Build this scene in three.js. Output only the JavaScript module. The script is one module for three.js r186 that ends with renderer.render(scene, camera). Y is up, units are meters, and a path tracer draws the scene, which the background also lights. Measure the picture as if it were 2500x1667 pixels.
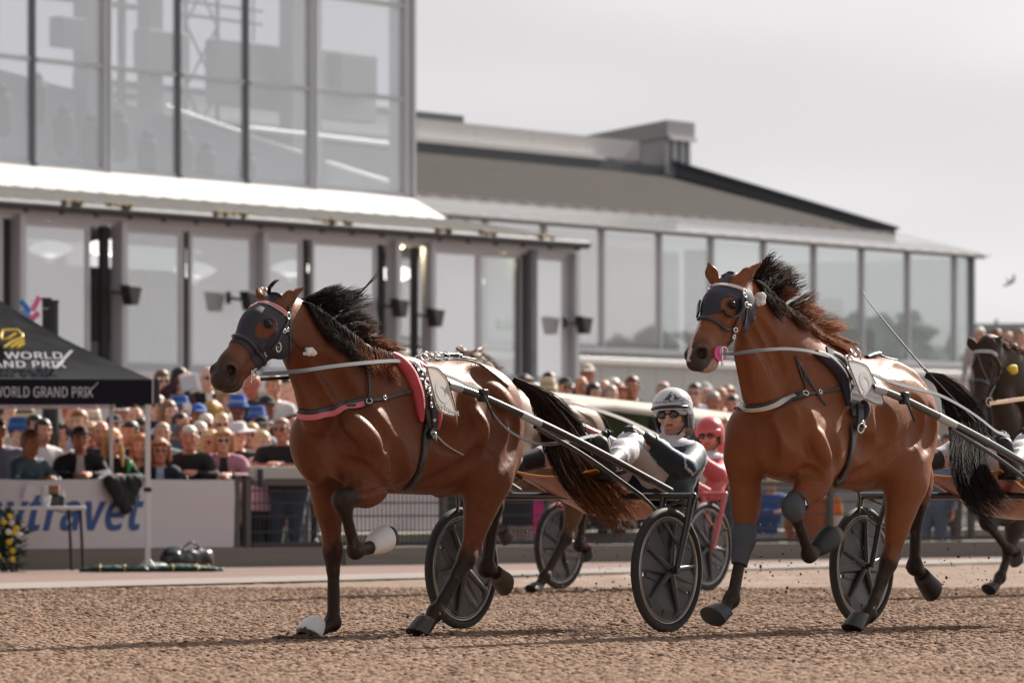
import * as THREE from 'three';
import { mergeGeometries, mergeVertices } from 'three/addons/utils/BufferGeometryUtils.js';
import { RoundedBoxGeometry } from 'three/addons/geometries/RoundedBoxGeometry.js';
import { ImprovedNoise } from 'three/addons/math/ImprovedNoise.js';

// ---------------------------------------------------------------- camera, sky, sun, exposure
const W = 2500, H = 1667, F = 13800, VH = 1195, HC = 0.8;      // photo pixels, focal length in pixels, horizon row, eye height
const scene = new THREE.Scene();
const camera = new THREE.PerspectiveCamera(2 * Math.atan(H / 2 / F) * 180 / Math.PI, W / H, 1, 900);
camera.position.set(0, HC, 0);
camera.setViewOffset(W, H, 0, H / 2 - VH, W, H);               // shifted lens: verticals stay upright
camera.focus = 31; camera.userData.fStop = 4.6;
scene.add(camera);
const renderer = new THREE.WebGLRenderer();
renderer.toneMapping = THREE.LinearToneMapping;
renderer.toneMappingExposure = 2.0;
renderer.shadowMap.enabled = true;

const SUN_EL = 33 * Math.PI / 180, SUN_AZ = [0.55, -0.835];
const sunDir = new THREE.Vector3(SUN_AZ[0] * Math.cos(SUN_EL), Math.sin(SUN_EL), SUN_AZ[1] * Math.cos(SUN_EL)).normalize();
const sun = new THREE.DirectionalLight(new THREE.Color().setRGB(1, 0.93, 0.83), 5.0);
sun.position.copy(sunDir).multiplyScalar(140).add(new THREE.Vector3(0, 0, -50));
sun.target.position.set(0, 0, -50);
sun.castShadow = true; sun.shadow.radius = 1.2;
sun.shadow.mapSize.set(4096, 4096);
Object.assign(sun.shadow.camera, { left: -70, right: 70, top: 70, bottom: -70, near: 1, far: 330 });
scene.add(sun, sun.target);

const noise = new ImprovedNoise();
const fbm = (x, y, z, o = 4) => { let a = 0.5, s = 0; for (let i = 0; i < o; i++) { s += a * noise.noise(x, y, z); x *= 2.03; y *= 2.03; z *= 2.03; a *= 0.5; } return s; };
{ // hazy bright sky, brightest round the sun, thin streaks of cloud
  const w = 1024, h = 512, d = new Float32Array(w * h * 4);
  for (let j = 0; j < h; j++) for (let i = 0; i < w; i++) {
    const el = ((j + 0.5) / h - 0.5) * Math.PI, az = ((i + 0.5) / w - 0.5) * 2 * Math.PI;
    const x = Math.cos(el) * Math.cos(az), y = Math.sin(el), z = Math.cos(el) * Math.sin(az);
    const c = x * sunDir.x + y * sunDir.y + z * sunDir.z, ang = Math.acos(Math.max(-1, Math.min(1, c)));
    const hor = Math.exp(-Math.max(0, y) * 3.2);
    const glow = Math.exp(-ang * 1.15);
    let r = 0.058 + 0.14 * hor + 0.48 * glow, g = 0.06 + 0.135 * hor + 0.46 * glow, b = 0.07 + 0.133 * hor + 0.455 * glow;
    const yy = Math.max(0.03, y + 0.08), px = x / yy, pz = z / yy;
    let cl = fbm(px * 0.55 + 3, pz * 1.5 + 7, 1.3, 5) + 0.5 * fbm(px * 1.6, pz * 4.2, 4.1, 4);
    cl = Math.max(0, Math.min(1, (cl + 0.06) * 2.2)) * Math.min(1, Math.max(0, y * 9));
    const cb = 0.2 * cl * (0.4 + 0.9 * glow);
    r += cb * 1.02; g += cb; b += cb;
    if (y < 0) { r = 0.22; g = 0.18; b = 0.15; }
    const k = (j * w + i) * 4; d[k] = r; d[k + 1] = g; d[k + 2] = b; d[k + 3] = 1;
  }
  const t = new THREE.DataTexture(d, w, h, THREE.RGBAFormat, THREE.FloatType);
  t.mapping = THREE.EquirectangularReflectionMapping; t.magFilter = t.minFilter = THREE.LinearFilter; t.needsUpdate = true;
  scene.background = t; scene.environment = t;
}
import { FontLoader } from 'three/addons/loaders/FontLoader.js';
import { TextGeometry } from 'three/addons/geometries/TextGeometry.js';
const fontBold = await new FontLoader().loadAsync('fonts/droid/droid_sans_bold.typeface.json');
const fontReg = await new FontLoader().loadAsync('fonts/droid/droid_sans_regular.typeface.json');
function lettering(txt, size, depth, font, stretch = 1) { const g = new TextGeometry(txt, { font, size, depth, curveSegments: 4, bevelEnabled: false }); g.computeBoundingBox(); const b = g.boundingBox; g.translate(-(b.min.x + b.max.x) / 2, -(b.min.y + b.max.y) / 2, 0); g.scale(stretch, 1, 1); return g; }
const zFc = (x, y) => [[1230 + x / 5.6, 840 + y / 5.6]];
// ---------------------------------------------------------------- helpers
let seed = 12345;
const rnd = () => { seed = (seed * 1664525 + 1013904223) >>> 0; return seed / 4294967296; };
const rr = (a, b) => a + (b - a) * rnd();
const V = (x, y, z) => new THREE.Vector3(x, y, z);
const clamp = (x, a = 0, b = 1) => x < a ? a : x > b ? b : x;
const smooth = (a, b, x) => { const t = clamp((x - a) / (b - a)); return t * t * (3 - 2 * t); };
const lerp = (a, b, t) => a + (b - a) * t;
const RGB = (r, g, b) => new THREE.Color().setRGB(r, g, b);
const at = (u, v, d) => V((u - W / 2) * d / F, HC - (v - VH) * d / F, -d);         // a place seen at photo pixel (u, v), d metres off
const Z = (x0, y0, s) => (x, y) => [x0 + x / s, y0 + y / s];
const used = {};
function numbered(n) { const k = used[n] = (used[n] ?? -1) + 1; return k ? n + '_' + String(k).padStart(3, '0') : n; }
function tag(o, label, category, group, kind) {
  if (label) o.userData.label = label;
  if (category) o.userData.category = category;
  if (group) o.userData.group = group;
  if (kind) o.userData.kind = kind;
  return o;
}
function thing(name, label, category, pos = [0, 0, 0], turn = 0, group) {
  const o = new THREE.Group(); o.name = numbered(name); scene.add(o);
  o.position.set(...pos); o.rotation.y = turn;
  return tag(o, label, category, group);
}
function part(name, geo, mat, parent, label) {
  if (Array.isArray(geo)) geo = merge(geo);
  const m = new THREE.Mesh(geo, mat); m.name = name; m.castShadow = m.receiveShadow = true;
  if (label) m.userData.label = label;
  parent.add(m); return m;
}
function single(name, geo, mat, label, category, group, kind) {       // a thing that is one mesh
  const m = part(numbered(name), geo, mat, scene); return tag(m, label, category, group, kind);
}
const struct = (name, geo, mat) => single(name, geo, mat, null, null, null, 'structure');
function merge(list) {
  const hasUV = list.every(g => g.attributes.uv), hasC = list.every(g => g.attributes.color);
  return mergeGeometries(list.map(g => {
    if (g.index) { /* keep */ } else { const n = g.attributes.position.count, ix = new Uint32Array(n); for (let i = 0; i < n; i++) ix[i] = i; g.setIndex(new THREE.BufferAttribute(ix, 1)); }
    if (!g.attributes.normal) g.computeVertexNormals();
    for (const k of Object.keys(g.attributes)) if (!(k === 'position' || k === 'normal' || (k === 'uv' && hasUV) || (k === 'color' && hasC))) g.deleteAttribute(k);
    return g;
  }));
}
function mat(r, g, b, rough = 0.7, o = {}) {
  const { color, ...rest } = o;
  return new THREE.MeshPhysicalMaterial({ color: RGB(r, g, b), roughness: rough, metalness: 0, ...rest });
}
const box = (x0, x1, y0, y1, z0, z1) => { const g = new THREE.BoxGeometry(x1 - x0, y1 - y0, z1 - z0); g.translate((x0 + x1) / 2, (y0 + y1) / 2, (z0 + z1) / 2); return g; };
const rbox = (w, h, d, r = 0.01, x = 0, y = 0, z = 0) => { const g = new RoundedBoxGeometry(w, h, d, 2, Math.min(r, w / 2.01, h / 2.01, d / 2.01)); g.translate(x, y, z); return g; };
function bar(a, b, w, d, up = V(0, 1, 0)) {            // square bar from a to b
  const v = b.clone().sub(a), L = v.length(); v.divideScalar(L);
  if (Math.abs(v.dot(up)) > 0.99) up = V(1, 0, 0);
  const s = up.clone().cross(v).normalize(), u = v.clone().cross(s);
  const g = new THREE.BoxGeometry(w, d, L); g.applyMatrix4(new THREE.Matrix4().makeBasis(s, u, v).setPosition(a.clone().add(b).multiplyScalar(0.5)));
  return g;
}
function geoFrom(pos, idx, nor, uv, col) {
  const g = new THREE.BufferGeometry();
  g.setAttribute('position', new THREE.BufferAttribute(pos instanceof Float32Array ? pos : new Float32Array(pos), 3));
  if (nor) g.setAttribute('normal', new THREE.BufferAttribute(nor instanceof Float32Array ? nor : new Float32Array(nor), 3));
  if (uv) g.setAttribute('uv', new THREE.BufferAttribute(new Float32Array(uv), 2));
  if (col) g.setAttribute('color', new THREE.BufferAttribute(new Float32Array(col), 3));
  g.setIndex(new THREE.BufferAttribute(idx instanceof Uint32Array ? idx : new Uint32Array(idx), 1));
  if (!nor) g.computeVertexNormals();
  return g;
}
const curve = (pts, n) => { const c = new THREE.CatmullRomCurve3(pts.map(p => p.isVector3 ? p : V(...p)), false, 'centripetal'); return n ? c.getPoints(n) : c; };
function frames(pts, n0) {                              // parallel transport frames
  const T = [], N = [], B = [];
  for (let i = 0; i < pts.length; i++) T.push(pts[Math.min(i + 1, pts.length - 1)].clone().sub(pts[Math.max(i - 1, 0)]).normalize());
  let n = n0 ? n0.clone() : (Math.abs(T[0].y) < 0.9 ? V(0, 1, 0) : V(1, 0, 0));
  for (let i = 0; i < pts.length; i++) { n = n.clone().sub(T[i].clone().multiplyScalar(n.dot(T[i]))).normalize(); N.push(n); B.push(T[i].clone().cross(n)); }
  return { T, N, B };
}
function tube(pts, rad, sides = 8, caps = true) {       // round tube through points; rad a number or f(t)
  const n = pts.length, { N, B, T } = frames(pts), pos = [], nor = [], idx = [], uv = [];
  const R = t => typeof rad === 'function' ? rad(t) : rad;
  let len = 0;
  for (let i = 0; i < n; i++) {
    const r = R(i / (n - 1)); if (i) len += pts[i].distanceTo(pts[i - 1]);
    for (let k = 0; k <= sides; k++) {
      const a = k / sides * 2 * Math.PI, c = Math.cos(a), s = Math.sin(a);
      const x = N[i].x * c + B[i].x * s, y = N[i].y * c + B[i].y * s, z = N[i].z * c + B[i].z * s;
      pos.push(pts[i].x + x * r, pts[i].y + y * r, pts[i].z + z * r); nor.push(x, y, z); uv.push(k / sides, len);
    }
  }
  const q = sides + 1;
  for (let i = 0; i < n - 1; i++) for (let k = 0; k < sides; k++) idx.push(i * q + k, i * q + k + 1, i * q + q + k, i * q + k + 1, i * q + q + k + 1, i * q + q + k);
  if (caps) for (const [i, s] of [[0, -1], [n - 1, 1]]) {
    const c = pos.length / 3, t = T[i]; pos.push(pts[i].x, pts[i].y, pts[i].z); nor.push(t.x * s, t.y * s, t.z * s); uv.push(0, 0);
    for (let k = 0; k <= sides; k++) { const o = (i * q + k) * 3; pos.push(pos[o], pos[o + 1], pos[o + 2]); nor.push(t.x * s, t.y * s, t.z * s); uv.push(0, 0); }
    for (let k = 0; k < sides; k++) s > 0 ? idx.push(c, c + 1 + k, c + 2 + k) : idx.push(c, c + 2 + k, c + 1 + k);
  }
  return geoFrom(pos, idx, nor, uv);
}
const rod = (a, b, r, sides = 8) => tube([a.isVector3 ? a : V(...a), b.isVector3 ? b : V(...b)], r, sides);
function ribbon(pts, nrm, w, t) {                       // flat strap through points, facing nrm[i]; w width (or f), t thickness
  const pos = [], idx = [], n = pts.length, WW = s => typeof w === 'function' ? w(s) : w, uv = [];
  for (let i = 0; i < n; i++) {
    const T = pts[Math.min(i + 1, n - 1)].clone().sub(pts[Math.max(i - 1, 0)]).normalize();
    const N = (Array.isArray(nrm) ? nrm[i] : nrm).clone(); N.sub(T.clone().multiplyScalar(N.dot(T))).normalize();
    const S = T.clone().cross(N), h = WW(i / (n - 1)) / 2, e = t * 0.35;
    for (const [a, b] of [[-h, 0], [-h, t - e], [-h + e, t], [h - e, t], [h, t - e], [h, 0]]) { pos.push(pts[i].x + S.x * a + N.x * b, pts[i].y + S.y * a + N.y * b, pts[i].z + S.z * a + N.z * b); uv.push(a, i); }
  }
  for (let i = 0; i < n - 1; i++) for (let k = 0; k < 6; k++) { const a = i * 6 + k, b = i * 6 + (k + 1) % 6; idx.push(a, a + 6, b, b, a + 6, b + 6); }
  for (const i of [0, n - 1]) for (let k = 1; k < 5; k++) i ? idx.push(i * 6, i * 6 + k, i * 6 + k + 1) : idx.push(0, k + 1, k);
  const g = geoFrom(pos, idx, null, uv).toNonIndexed(); g.computeVertexNormals(); return g;
}
function xf(g, pos, rot = [0, 0, 0], scl = 1) {
  g.applyMatrix4(new THREE.Matrix4().compose(pos.isVector3 ? pos : V(...pos), new THREE.Quaternion().setFromEuler(new THREE.Euler(...rot)), typeof scl === 'number' ? V(scl, scl, scl) : V(...scl)));
  return g;
}
// ---------------------------------------------------------------- rounded solids: joined distance fields meshed with surface nets
class Field {
  constructor() { this.p = []; }
  cap(a, b, ra, rb, k = 0.05, flat, fac = 1, op = 0) {  // tapered limb from a to b, squeezed by fac along the axis flat
    const A = [...a], B = [...b];
    const L = Math.hypot(B[0] - A[0], B[1] - A[1], B[2] - A[2]);
    this.p.push({ t: 0, A, B, ra, rb, k, flat, fac, op, c: [(A[0] + B[0]) / 2, (A[1] + B[1]) / 2, (A[2] + B[2]) / 2], R: L / 2 + Math.max(ra, rb) * Math.max(1, fac) });
    return this;
  }
  ell(c, r, k = 0.05, rot, op = 0) {                    // ellipsoid, turned by Euler angles
    let m = null;
    if (rot) { const e = new THREE.Matrix4().makeRotationFromEuler(new THREE.Euler(...rot)).elements; m = [e[0], e[1], e[2], e[4], e[5], e[6], e[8], e[9], e[10]]; }
    this.p.push({ t: 1, c: [...c], r, k, m, op, R: Math.max(...r), mn: Math.min(...r) });
    return this;
  }
  dist(q, x, y, z) {
    if (q.t === 0) {
      let px = x - q.A[0], py = y - q.A[1], pz = z - q.A[2], bx = q.B[0] - q.A[0], by = q.B[1] - q.A[1], bz = q.B[2] - q.A[2], s = 1;
      if (q.flat) {
        const n = q.flat, f = 1 / q.fac - 1, d = (px * n[0] + py * n[1] + pz * n[2]) * f, e = (bx * n[0] + by * n[1] + bz * n[2]) * f;
        px += n[0] * d; py += n[1] * d; pz += n[2] * d; bx += n[0] * e; by += n[1] * e; bz += n[2] * e; s = Math.min(1, q.fac);
      }
      const bb = bx * bx + by * by + bz * bz; let h = bb > 0 ? (px * bx + py * by + pz * bz) / bb : 0; h = h < 0 ? 0 : h > 1 ? 1 : h;
      const dx = px - bx * h, dy = py - by * h, dz = pz - bz * h;
      return (Math.sqrt(dx * dx + dy * dy + dz * dz) - (q.ra + (q.rb - q.ra) * h)) * s;
    }
    let dx = x - q.c[0], dy = y - q.c[1], dz = z - q.c[2]; const m = q.m, r = q.r;
    if (m) { const a = dx * m[0] + dy * m[1] + dz * m[2], b = dx * m[3] + dy * m[4] + dz * m[5], c = dx * m[6] + dy * m[7] + dz * m[8]; dx = a; dy = b; dz = c; }
    const ax = dx / r[0], ay = dy / r[1], az = dz / r[2], k0 = Math.sqrt(ax * ax + ay * ay + az * az);
    if (k0 < 1e-6) return -q.mn;
    const bx = ax / r[0], by = ay / r[1], bz = az / r[2], k1 = Math.sqrt(bx * bx + by * by + bz * bz);
    const d = k0 * (k0 - 1) / k1;
    return d < -q.mn ? -q.mn : d;
  }
  ev(x, y, z, list) {
    list = list || this.p; let d = 1e3;
    for (let i = 0; i < list.length; i++) {
      const q = list[i], e = this.dist(q, x, y, z), k = q.k;
      if (q.op === 0) { const h = k - Math.abs(d - e); d = Math.min(d, e) - (h > 0 ? h * h / (4 * k) : 0); }
      else { const h = k - Math.abs(d + e); d = Math.max(d, -e) + (h > 0 ? h * h / (4 * k) : 0); }
    }
    return d;
  }
  near(x, y, z, R) { return this.p.filter(q => Math.hypot(x - q.c[0], y - q.c[1], z - q.c[2]) < q.R + R + q.k * 1.5); }
  grad(p, e = 0.004, list) {
    list = list || this.near(p.x, p.y, p.z, 0.15);
    const f = (x, y, z) => this.ev(x, y, z, list);
    return V(f(p.x + e, p.y, p.z) - f(p.x - e, p.y, p.z), f(p.x, p.y + e, p.z) - f(p.x, p.y - e, p.z), f(p.x, p.y, p.z + e) - f(p.x, p.y, p.z - e)).normalize();
  }
  snap(p, off = 0) {                                    // nearest place on the skin (plus off), and its normal
    p = p.clone(); let g;
    for (let i = 0; i < 6; i++) { const l = this.near(p.x, p.y, p.z, 0.3); g = this.grad(p, 0.004, l); p.addScaledVector(g, -this.ev(p.x, p.y, p.z, l) * 0.85); }
    return [p.addScaledVector(g, off), g];
  }
  bounds(pad) {
    const lo = [1e9, 1e9, 1e9], hi = [-1e9, -1e9, -1e9];
    for (const q of this.p) if (!q.op) for (let a = 0; a < 3; a++) {
      if (q.t === 0) { const e = Math.max(q.ra, q.rb) * Math.max(1, q.fac); lo[a] = Math.min(lo[a], q.A[a] - e, q.B[a] - e); hi[a] = Math.max(hi[a], q.A[a] + e, q.B[a] + e); }
      else { const e = q.m ? q.R : q.r[a]; lo[a] = Math.min(lo[a], q.c[a] - e); hi[a] = Math.max(hi[a], q.c[a] + e); }
    }
    return [lo.map(v => v - pad), hi.map(v => v + pad)];
  }
  mesh(cell, displace) {
    const [lo, hi] = this.bounds(cell * 2 + 0.01), BS = 8;
    const nb = [0, 1, 2].map(a => Math.ceil((hi[a] - lo[a]) / cell / BS)), n = nb.map(b => b * BS + 1);
    const f = new Float32Array(n[0] * n[1] * n[2]).fill(9), sx = 1, sy = n[0], sz = n[0] * n[1];
    const blocks = [], half = BS * cell / 2, rad = half * 1.7321;
    for (let bz = 0; bz < nb[2]; bz++) for (let by = 0; by < nb[1]; by++) for (let bx = 0; bx < nb[0]; bx++) {
      const cx = lo[0] + (bx * BS + 4) * cell, cy = lo[1] + (by * BS + 4) * cell, cz = lo[2] + (bz * BS + 4) * cell;
      const list = this.near(cx, cy, cz, rad); if (!list.length) continue;
      const dc = this.ev(cx, cy, cz, list); if (Math.abs(dc) > rad * 1.5 + 0.03) { if (dc < 0) { for (let k = 0; k <= BS; k++) for (let j = 0; j <= BS; j++) for (let i = 0; i <= BS; i++) { const q = (bx * BS + i) + (by * BS + j) * sy + (bz * BS + k) * sz; if (f[q] === 9) f[q] = -9; } } continue; }
      blocks.push([bx, by, bz, list]);
      for (let k = 0; k <= BS; k++) for (let j = 0; j <= BS; j++) for (let i = 0; i <= BS; i++) {
        const X = bx * BS + i, Y = by * BS + j, Zz = bz * BS + k, q = X + Y * sy + Zz * sz;
        if (Math.abs(f[q]) !== 9) continue;
        const x = lo[0] + X * cell, y = lo[1] + Y * cell, z = lo[2] + Zz * cell;
        f[q] = this.ev(x, y, z, list) + (displace ? displace(x, y, z) : 0);
      }
    }
    const pos = [], nor = [], vid = new Int32Array(f.length).fill(-1), idx = [];
    const cs = [0, sx, sy, sx + sy, sz, sx + sz, sy + sz, sx + sy + sz];
    const ed = [[0, 1], [2, 3], [4, 5], [6, 7], [0, 2], [1, 3], [4, 6], [5, 7], [0, 4], [1, 5], [2, 6], [3, 7]];
    for (const [bx, by, bz, list] of blocks) for (let k = 0; k < BS; k++) for (let j = 0; j < BS; j++) for (let i = 0; i < BS; i++) {
      const X = bx * BS + i, Y = by * BS + j, Zz = bz * BS + k, q = X + Y * sy + Zz * sz;
      let m = 0; for (let c = 0; c < 8; c++) if (f[q + cs[c]] < 0) m |= 1 << c;
      if (m === 0 || m === 255) continue;
      let x = 0, y = 0, z = 0, c = 0;
      for (const [a, b] of ed) { const fa = f[q + cs[a]], fb = f[q + cs[b]]; if ((fa < 0) === (fb < 0)) continue; const t = fa / (fa - fb); x += lerp(a & 1, b & 1, t); y += lerp((a >> 1) & 1, (b >> 1) & 1, t); z += lerp(a >> 2, b >> 2, t); c++; }
      x = lo[0] + (X + x / c) * cell; y = lo[1] + (Y + y / c) * cell; z = lo[2] + (Zz + z / c) * cell;
      vid[q] = pos.length / 3; pos.push(x, y, z);
      const e = cell * 0.5, d = displace || (() => 0), g = (a, b, cc) => this.ev(a, b, cc, list) + d(a, b, cc);
      let nx = g(x + e, y, z) - g(x - e, y, z), ny = g(x, y + e, z) - g(x, y - e, z), nz = g(x, y, z + e) - g(x, y, z - e); const l = Math.hypot(nx, ny, nz) || 1;
      nor.push(nx / l, ny / l, nz / l);
    }
    const quad = (a, b, c, d, flip) => { if (a < 0 || b < 0 || c < 0 || d < 0) return; flip ? idx.push(a, b, c, a, c, d) : idx.push(a, c, b, a, d, c); };
    for (const [bx, by, bz] of blocks) for (let k = 0; k < BS; k++) for (let j = 0; j < BS; j++) for (let i = 0; i < BS; i++) {
      const X = bx * BS + i, Y = by * BS + j, Zz = bz * BS + k, q = X + Y * sy + Zz * sz, s = f[q] < 0;
      if (Y && Zz && s !== f[q + sx] < 0) quad(vid[q], vid[q - sy], vid[q - sy - sz], vid[q - sz], s === false ? false : true);
      if (X && Zz && s !== f[q + sy] < 0) quad(vid[q], vid[q - sz], vid[q - sx - sz], vid[q - sx], s === false ? false : true);
      if (X && Y && s !== f[q + sz] < 0) quad(vid[q], vid[q - sx], vid[q - sx - sy], vid[q - sy], s === false ? false : true);
    }
    return geoFrom(pos, idx, nor);
  }
}
function paint(g, fn) {                                 // vertex colours from position and normal
  const p = g.attributes.position, n = g.attributes.normal, c = new Float32Array(p.count * 3), o = [0, 0, 0];
  for (let i = 0; i < p.count; i++) { fn(p.getX(i), p.getY(i), p.getZ(i), o, n.getX(i), n.getY(i), n.getZ(i)); c[i * 3] = o[0]; c[i * 3 + 1] = o[1]; c[i * 3 + 2] = o[2]; }
  g.setAttribute('color', new THREE.BufferAttribute(c, 3)); return g;
}
function planarUV(g, fn) {
  const p = g.attributes.position, c = new Float32Array(p.count * 2);
  for (let i = 0; i < p.count; i++) { const [u, v] = fn(p.getX(i), p.getY(i), p.getZ(i)); c[i * 2] = u; c[i * 2 + 1] = v; }
  g.setAttribute('uv', new THREE.BufferAttribute(c, 2)); return g;
}
// the part of a skin where fn > 0, lifted off it by off metres, with a rim: clothing, hoods, boots
function shell(g, fn, off, wob) {
  const P = g.attributes.position, N = g.attributes.normal, ix = g.index.array, pos = [], nor = [], idx = [], map = new Map(), em = new Map(), rim = [];
  const val = new Float32Array(P.count);
  for (let i = 0; i < P.count; i++) val[i] = fn(P.getX(i), P.getY(i), P.getZ(i), N.getX(i), N.getY(i), N.getZ(i));
  const put = (x, y, z, nx, ny, nz) => { const o = off + (wob ? wob(x, y, z) : 0); pos.push(x + nx * o, y + ny * o, z + nz * o); nor.push(nx, ny, nz); return pos.length / 3 - 1; };
  const vert = i => { let v = map.get(i); if (v === undefined) { v = put(P.getX(i), P.getY(i), P.getZ(i), N.getX(i), N.getY(i), N.getZ(i)); map.set(i, v); } return v; };
  const edge = (a, b) => {
    const key = a < b ? a * 4194304 + b : b * 4194304 + a; let v = em.get(key);
    if (v === undefined) { const t = val[a] / (val[a] - val[b]), L = (A) => lerp(A.array[0], 0, 0); v = put(lerp(P.getX(a), P.getX(b), t), lerp(P.getY(a), P.getY(b), t), lerp(P.getZ(a), P.getZ(b), t), lerp(N.getX(a), N.getX(b), t), lerp(N.getY(a), N.getY(b), t), lerp(N.getZ(a), N.getZ(b), t)); em.set(key, v); }
    return v;
  };
  for (let t = 0; t < ix.length; t += 3) {
    const a = ix[t], b = ix[t + 1], c = ix[t + 2], s = (val[a] > 0) + (val[b] > 0) + (val[c] > 0);
    if (s === 3) idx.push(vert(a), vert(b), vert(c));
    else if (s) {
      let [p, q, r] = [a, b, c]; const lone = s === 1; while ((val[p] > 0) !== lone || ((val[q] > 0) === lone)  || ((val[r] > 0) === lone)) [p, q, r] = [q, r, p];
      const e1 = edge(p, q), e2 = edge(p, r);
      if (lone) { idx.push(vert(p), e1, e2); rim.push(e1, e2); } else { idx.push(e1, vert(q), vert(r), e1, vert(r), e2); rim.push(e2, e1); }
    }
  }
  const base = new Map(), low = v => { let b = base.get(v); if (b === undefined) { const o = v * 3; pos.push(pos[o] - nor[o] * (off + 0.002), pos[o + 1] - nor[o + 1] * (off + 0.002), pos[o + 2] - nor[o + 2] * (off + 0.002)); nor.push(nor[o], nor[o + 1], nor[o + 2]); b = pos.length / 3 - 1; base.set(v, b); } return b; };
  for (let i = 0; i < rim.length; i += 2) { const a = rim[i], b = rim[i + 1]; idx.push(a, low(a), b, b, low(a), low(b)); }
  return geoFrom(pos, idx, nor);
}
// a noise picture as a texture: fn(u, v) -> [r, g, b] 0..1 (sRGB when srgb)
function tex(n, fn, srgb = false, m = n) {
  const d = new Uint8Array(n * m * 4);
  for (let j = 0; j < m; j++) for (let i = 0; i < n; i++) { const c = fn(i / n, j / m), k = (j * n + i) * 4; d[k] = clamp(c[0]) * 255; d[k + 1] = clamp(c[1]) * 255; d[k + 2] = clamp(c[2]) * 255; d[k + 3] = 255; }
  const t = new THREE.DataTexture(d, n, m, THREE.RGBAFormat); t.wrapS = t.wrapT = THREE.RepeatWrapping; t.magFilter = t.minFilter = THREE.LinearFilter;
  if (srgb) t.colorSpace = THREE.SRGBColorSpace; t.needsUpdate = true; return t;
}
const tileNoise = (u, v, f, s = 0, o = 4) => {         // noise that repeats over 0..1
  let a = 0.5, t = 0; for (let k = 0; k < o; k++) { const U = u * f, Vv = v * f, i = (x, y) => noise.noise(x + 0.37, y + 0.71, s + k * 7.3);
    const su = u, sv = v; t += a * (i(U, Vv) * (1 - su) * (1 - sv) + i(U - f, Vv) * su * (1 - sv) + i(U, Vv - f) * (1 - su) * sv + i(U - f, Vv - f) * su * sv); f *= 2; a *= 0.55; } return t;
};
const lathe = (pts, n = 24) => new THREE.LatheGeometry(pts.map(p => new THREE.Vector2(...p)), n);
// a frame of reference standing on the ground: x along, y up, z across
class Frame {
  constructor(X, D, turn) {
    this.O = V(X, 0, -D); this.turn = turn;
    this.f = V(Math.cos(turn), 0, -Math.sin(turn)); this.r = V(Math.sin(turn), 0, Math.cos(turn));
    this.eye = this.local(V(0, HC, 0));
  }
  local(p) { const q = p.clone().sub(this.O); return V(q.dot(this.f), q.y, q.dot(this.r)); }
  ray(u, v) { const d = V((u - W / 2) / F, -(v - VH) / F, -1); return V(d.dot(this.f), d.y, d.dot(this.r)); }
  T([u, v], lat) { const d = this.ray(u, v), t = (lat - this.eye.z) / d.z; return [this.eye.x + d.x * t, this.eye.y + d.y * t, lat]; }   // where that line of sight meets the upright plane z = lat
  px(p) { const q = V(p[0], p[1], p[2]), w = this.O.clone().addScaledVector(this.f, q.x).addScaledVector(this.r, q.z); w.y = q.y; return [W / 2 + w.x * F / -w.z, VH - (w.y - HC) * F / -w.z, -w.z]; }
  hit(field, [u, v], off = 0) {                         // first place of the skin on a line of sight, and its normal
    const d = this.ray(u, v), L = d.length(); d.divideScalar(L);
    const c = V(1.6, 1.1, 0), t0 = c.clone().sub(this.eye).dot(d) - 3; let t = t0, best = 9, bt = t0;
    const p = this.eye.clone().addScaledVector(d, t);
    for (let i = 0; i < 160 && t < t0 + 6; i++) { const e = field.ev(p.x, p.y, p.z); if (e < best) { best = e; bt = t; } if (e < 0.0008) break; const s = Math.max(e * 0.8, 0.002); t += s; p.addScaledVector(d, s); }
    if (best > 0.001) { p.copy(this.eye).addScaledVector(d, bt); return [...field.snap(p, off), best]; }
    const n = field.grad(p); return [p.addScaledVector(n, off), n, best];
  }
}
const Team = Frame;
const M0 = { dark: mat(0.022, 0.022, 0.025, 0.5), white: mat(0.74, 0.72, 0.7, 0.55) };
const za = Z(480, 640, 2.6133), zb = Z(680, 1080, 2.6133), zc = Z(1620, 600, 2.45), zd = Z(1620, 1080, 2.672), zg = Z(1720, 900, 3.92), zi = Z(1700, 1180, 4.126), ze = Z(1640, 620, 3.92);
const zz = (z, ...a) => { const o = []; for (let i = 0; i < a.length; i += 2) o.push(z(a[i], a[i + 1])); return o; };
// ---------------------------------------------------------------- ground, track, verge
const zw = Z(0, 0, 2352 / 2500), zq = Z(1000, 1180, 3.015), zh = Z(1420, 920, 4.612), zk = Z(960, 840, 4.61), z6 = Z(0, 1080, 3.095), z5 = Z(0, 680, 3.0158), zA = Z(0, 900, 5.2275), zB = Z(350, 880, 4.9), zC = Z(1230, 840, 5.6), z7 = Z(0, 0, 2.24), z8 = Z(980, 260, 1.547);
const fenceF = new Frame(-4.337, 57, 0.798);
function fenceD(u, off) { const n = [-0.716, 0.698], c = -4.337 * n[0] + 57 * n[1] + off; return c / ((u - W / 2) / F * n[0] + n[1]); }
const grain = tex(512, (u, v) => { const n = 0.5 + 0.55 * tileNoise(u, v, 60, 1, 3) + 0.25 * tileNoise(u, v, 8, 6, 3); return [n, n, n]; });
const gritBump = grain.clone(); gritBump.repeat.set(1, 1);
const edgeA = [-4.08, 45.06], edgeB = [2.33, 56.3], eN = (() => { const dx = edgeB[0] - edgeA[0], dd = edgeB[1] - edgeA[1], l = Math.hypot(dx, dd); return [-dd / l, dx / l]; })();
const beyondEdge = (x, d) => (x - edgeA[0]) * eN[0] + (d - edgeA[1]) * eN[1];       // metres past the edge of the track, towards the crowd
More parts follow.
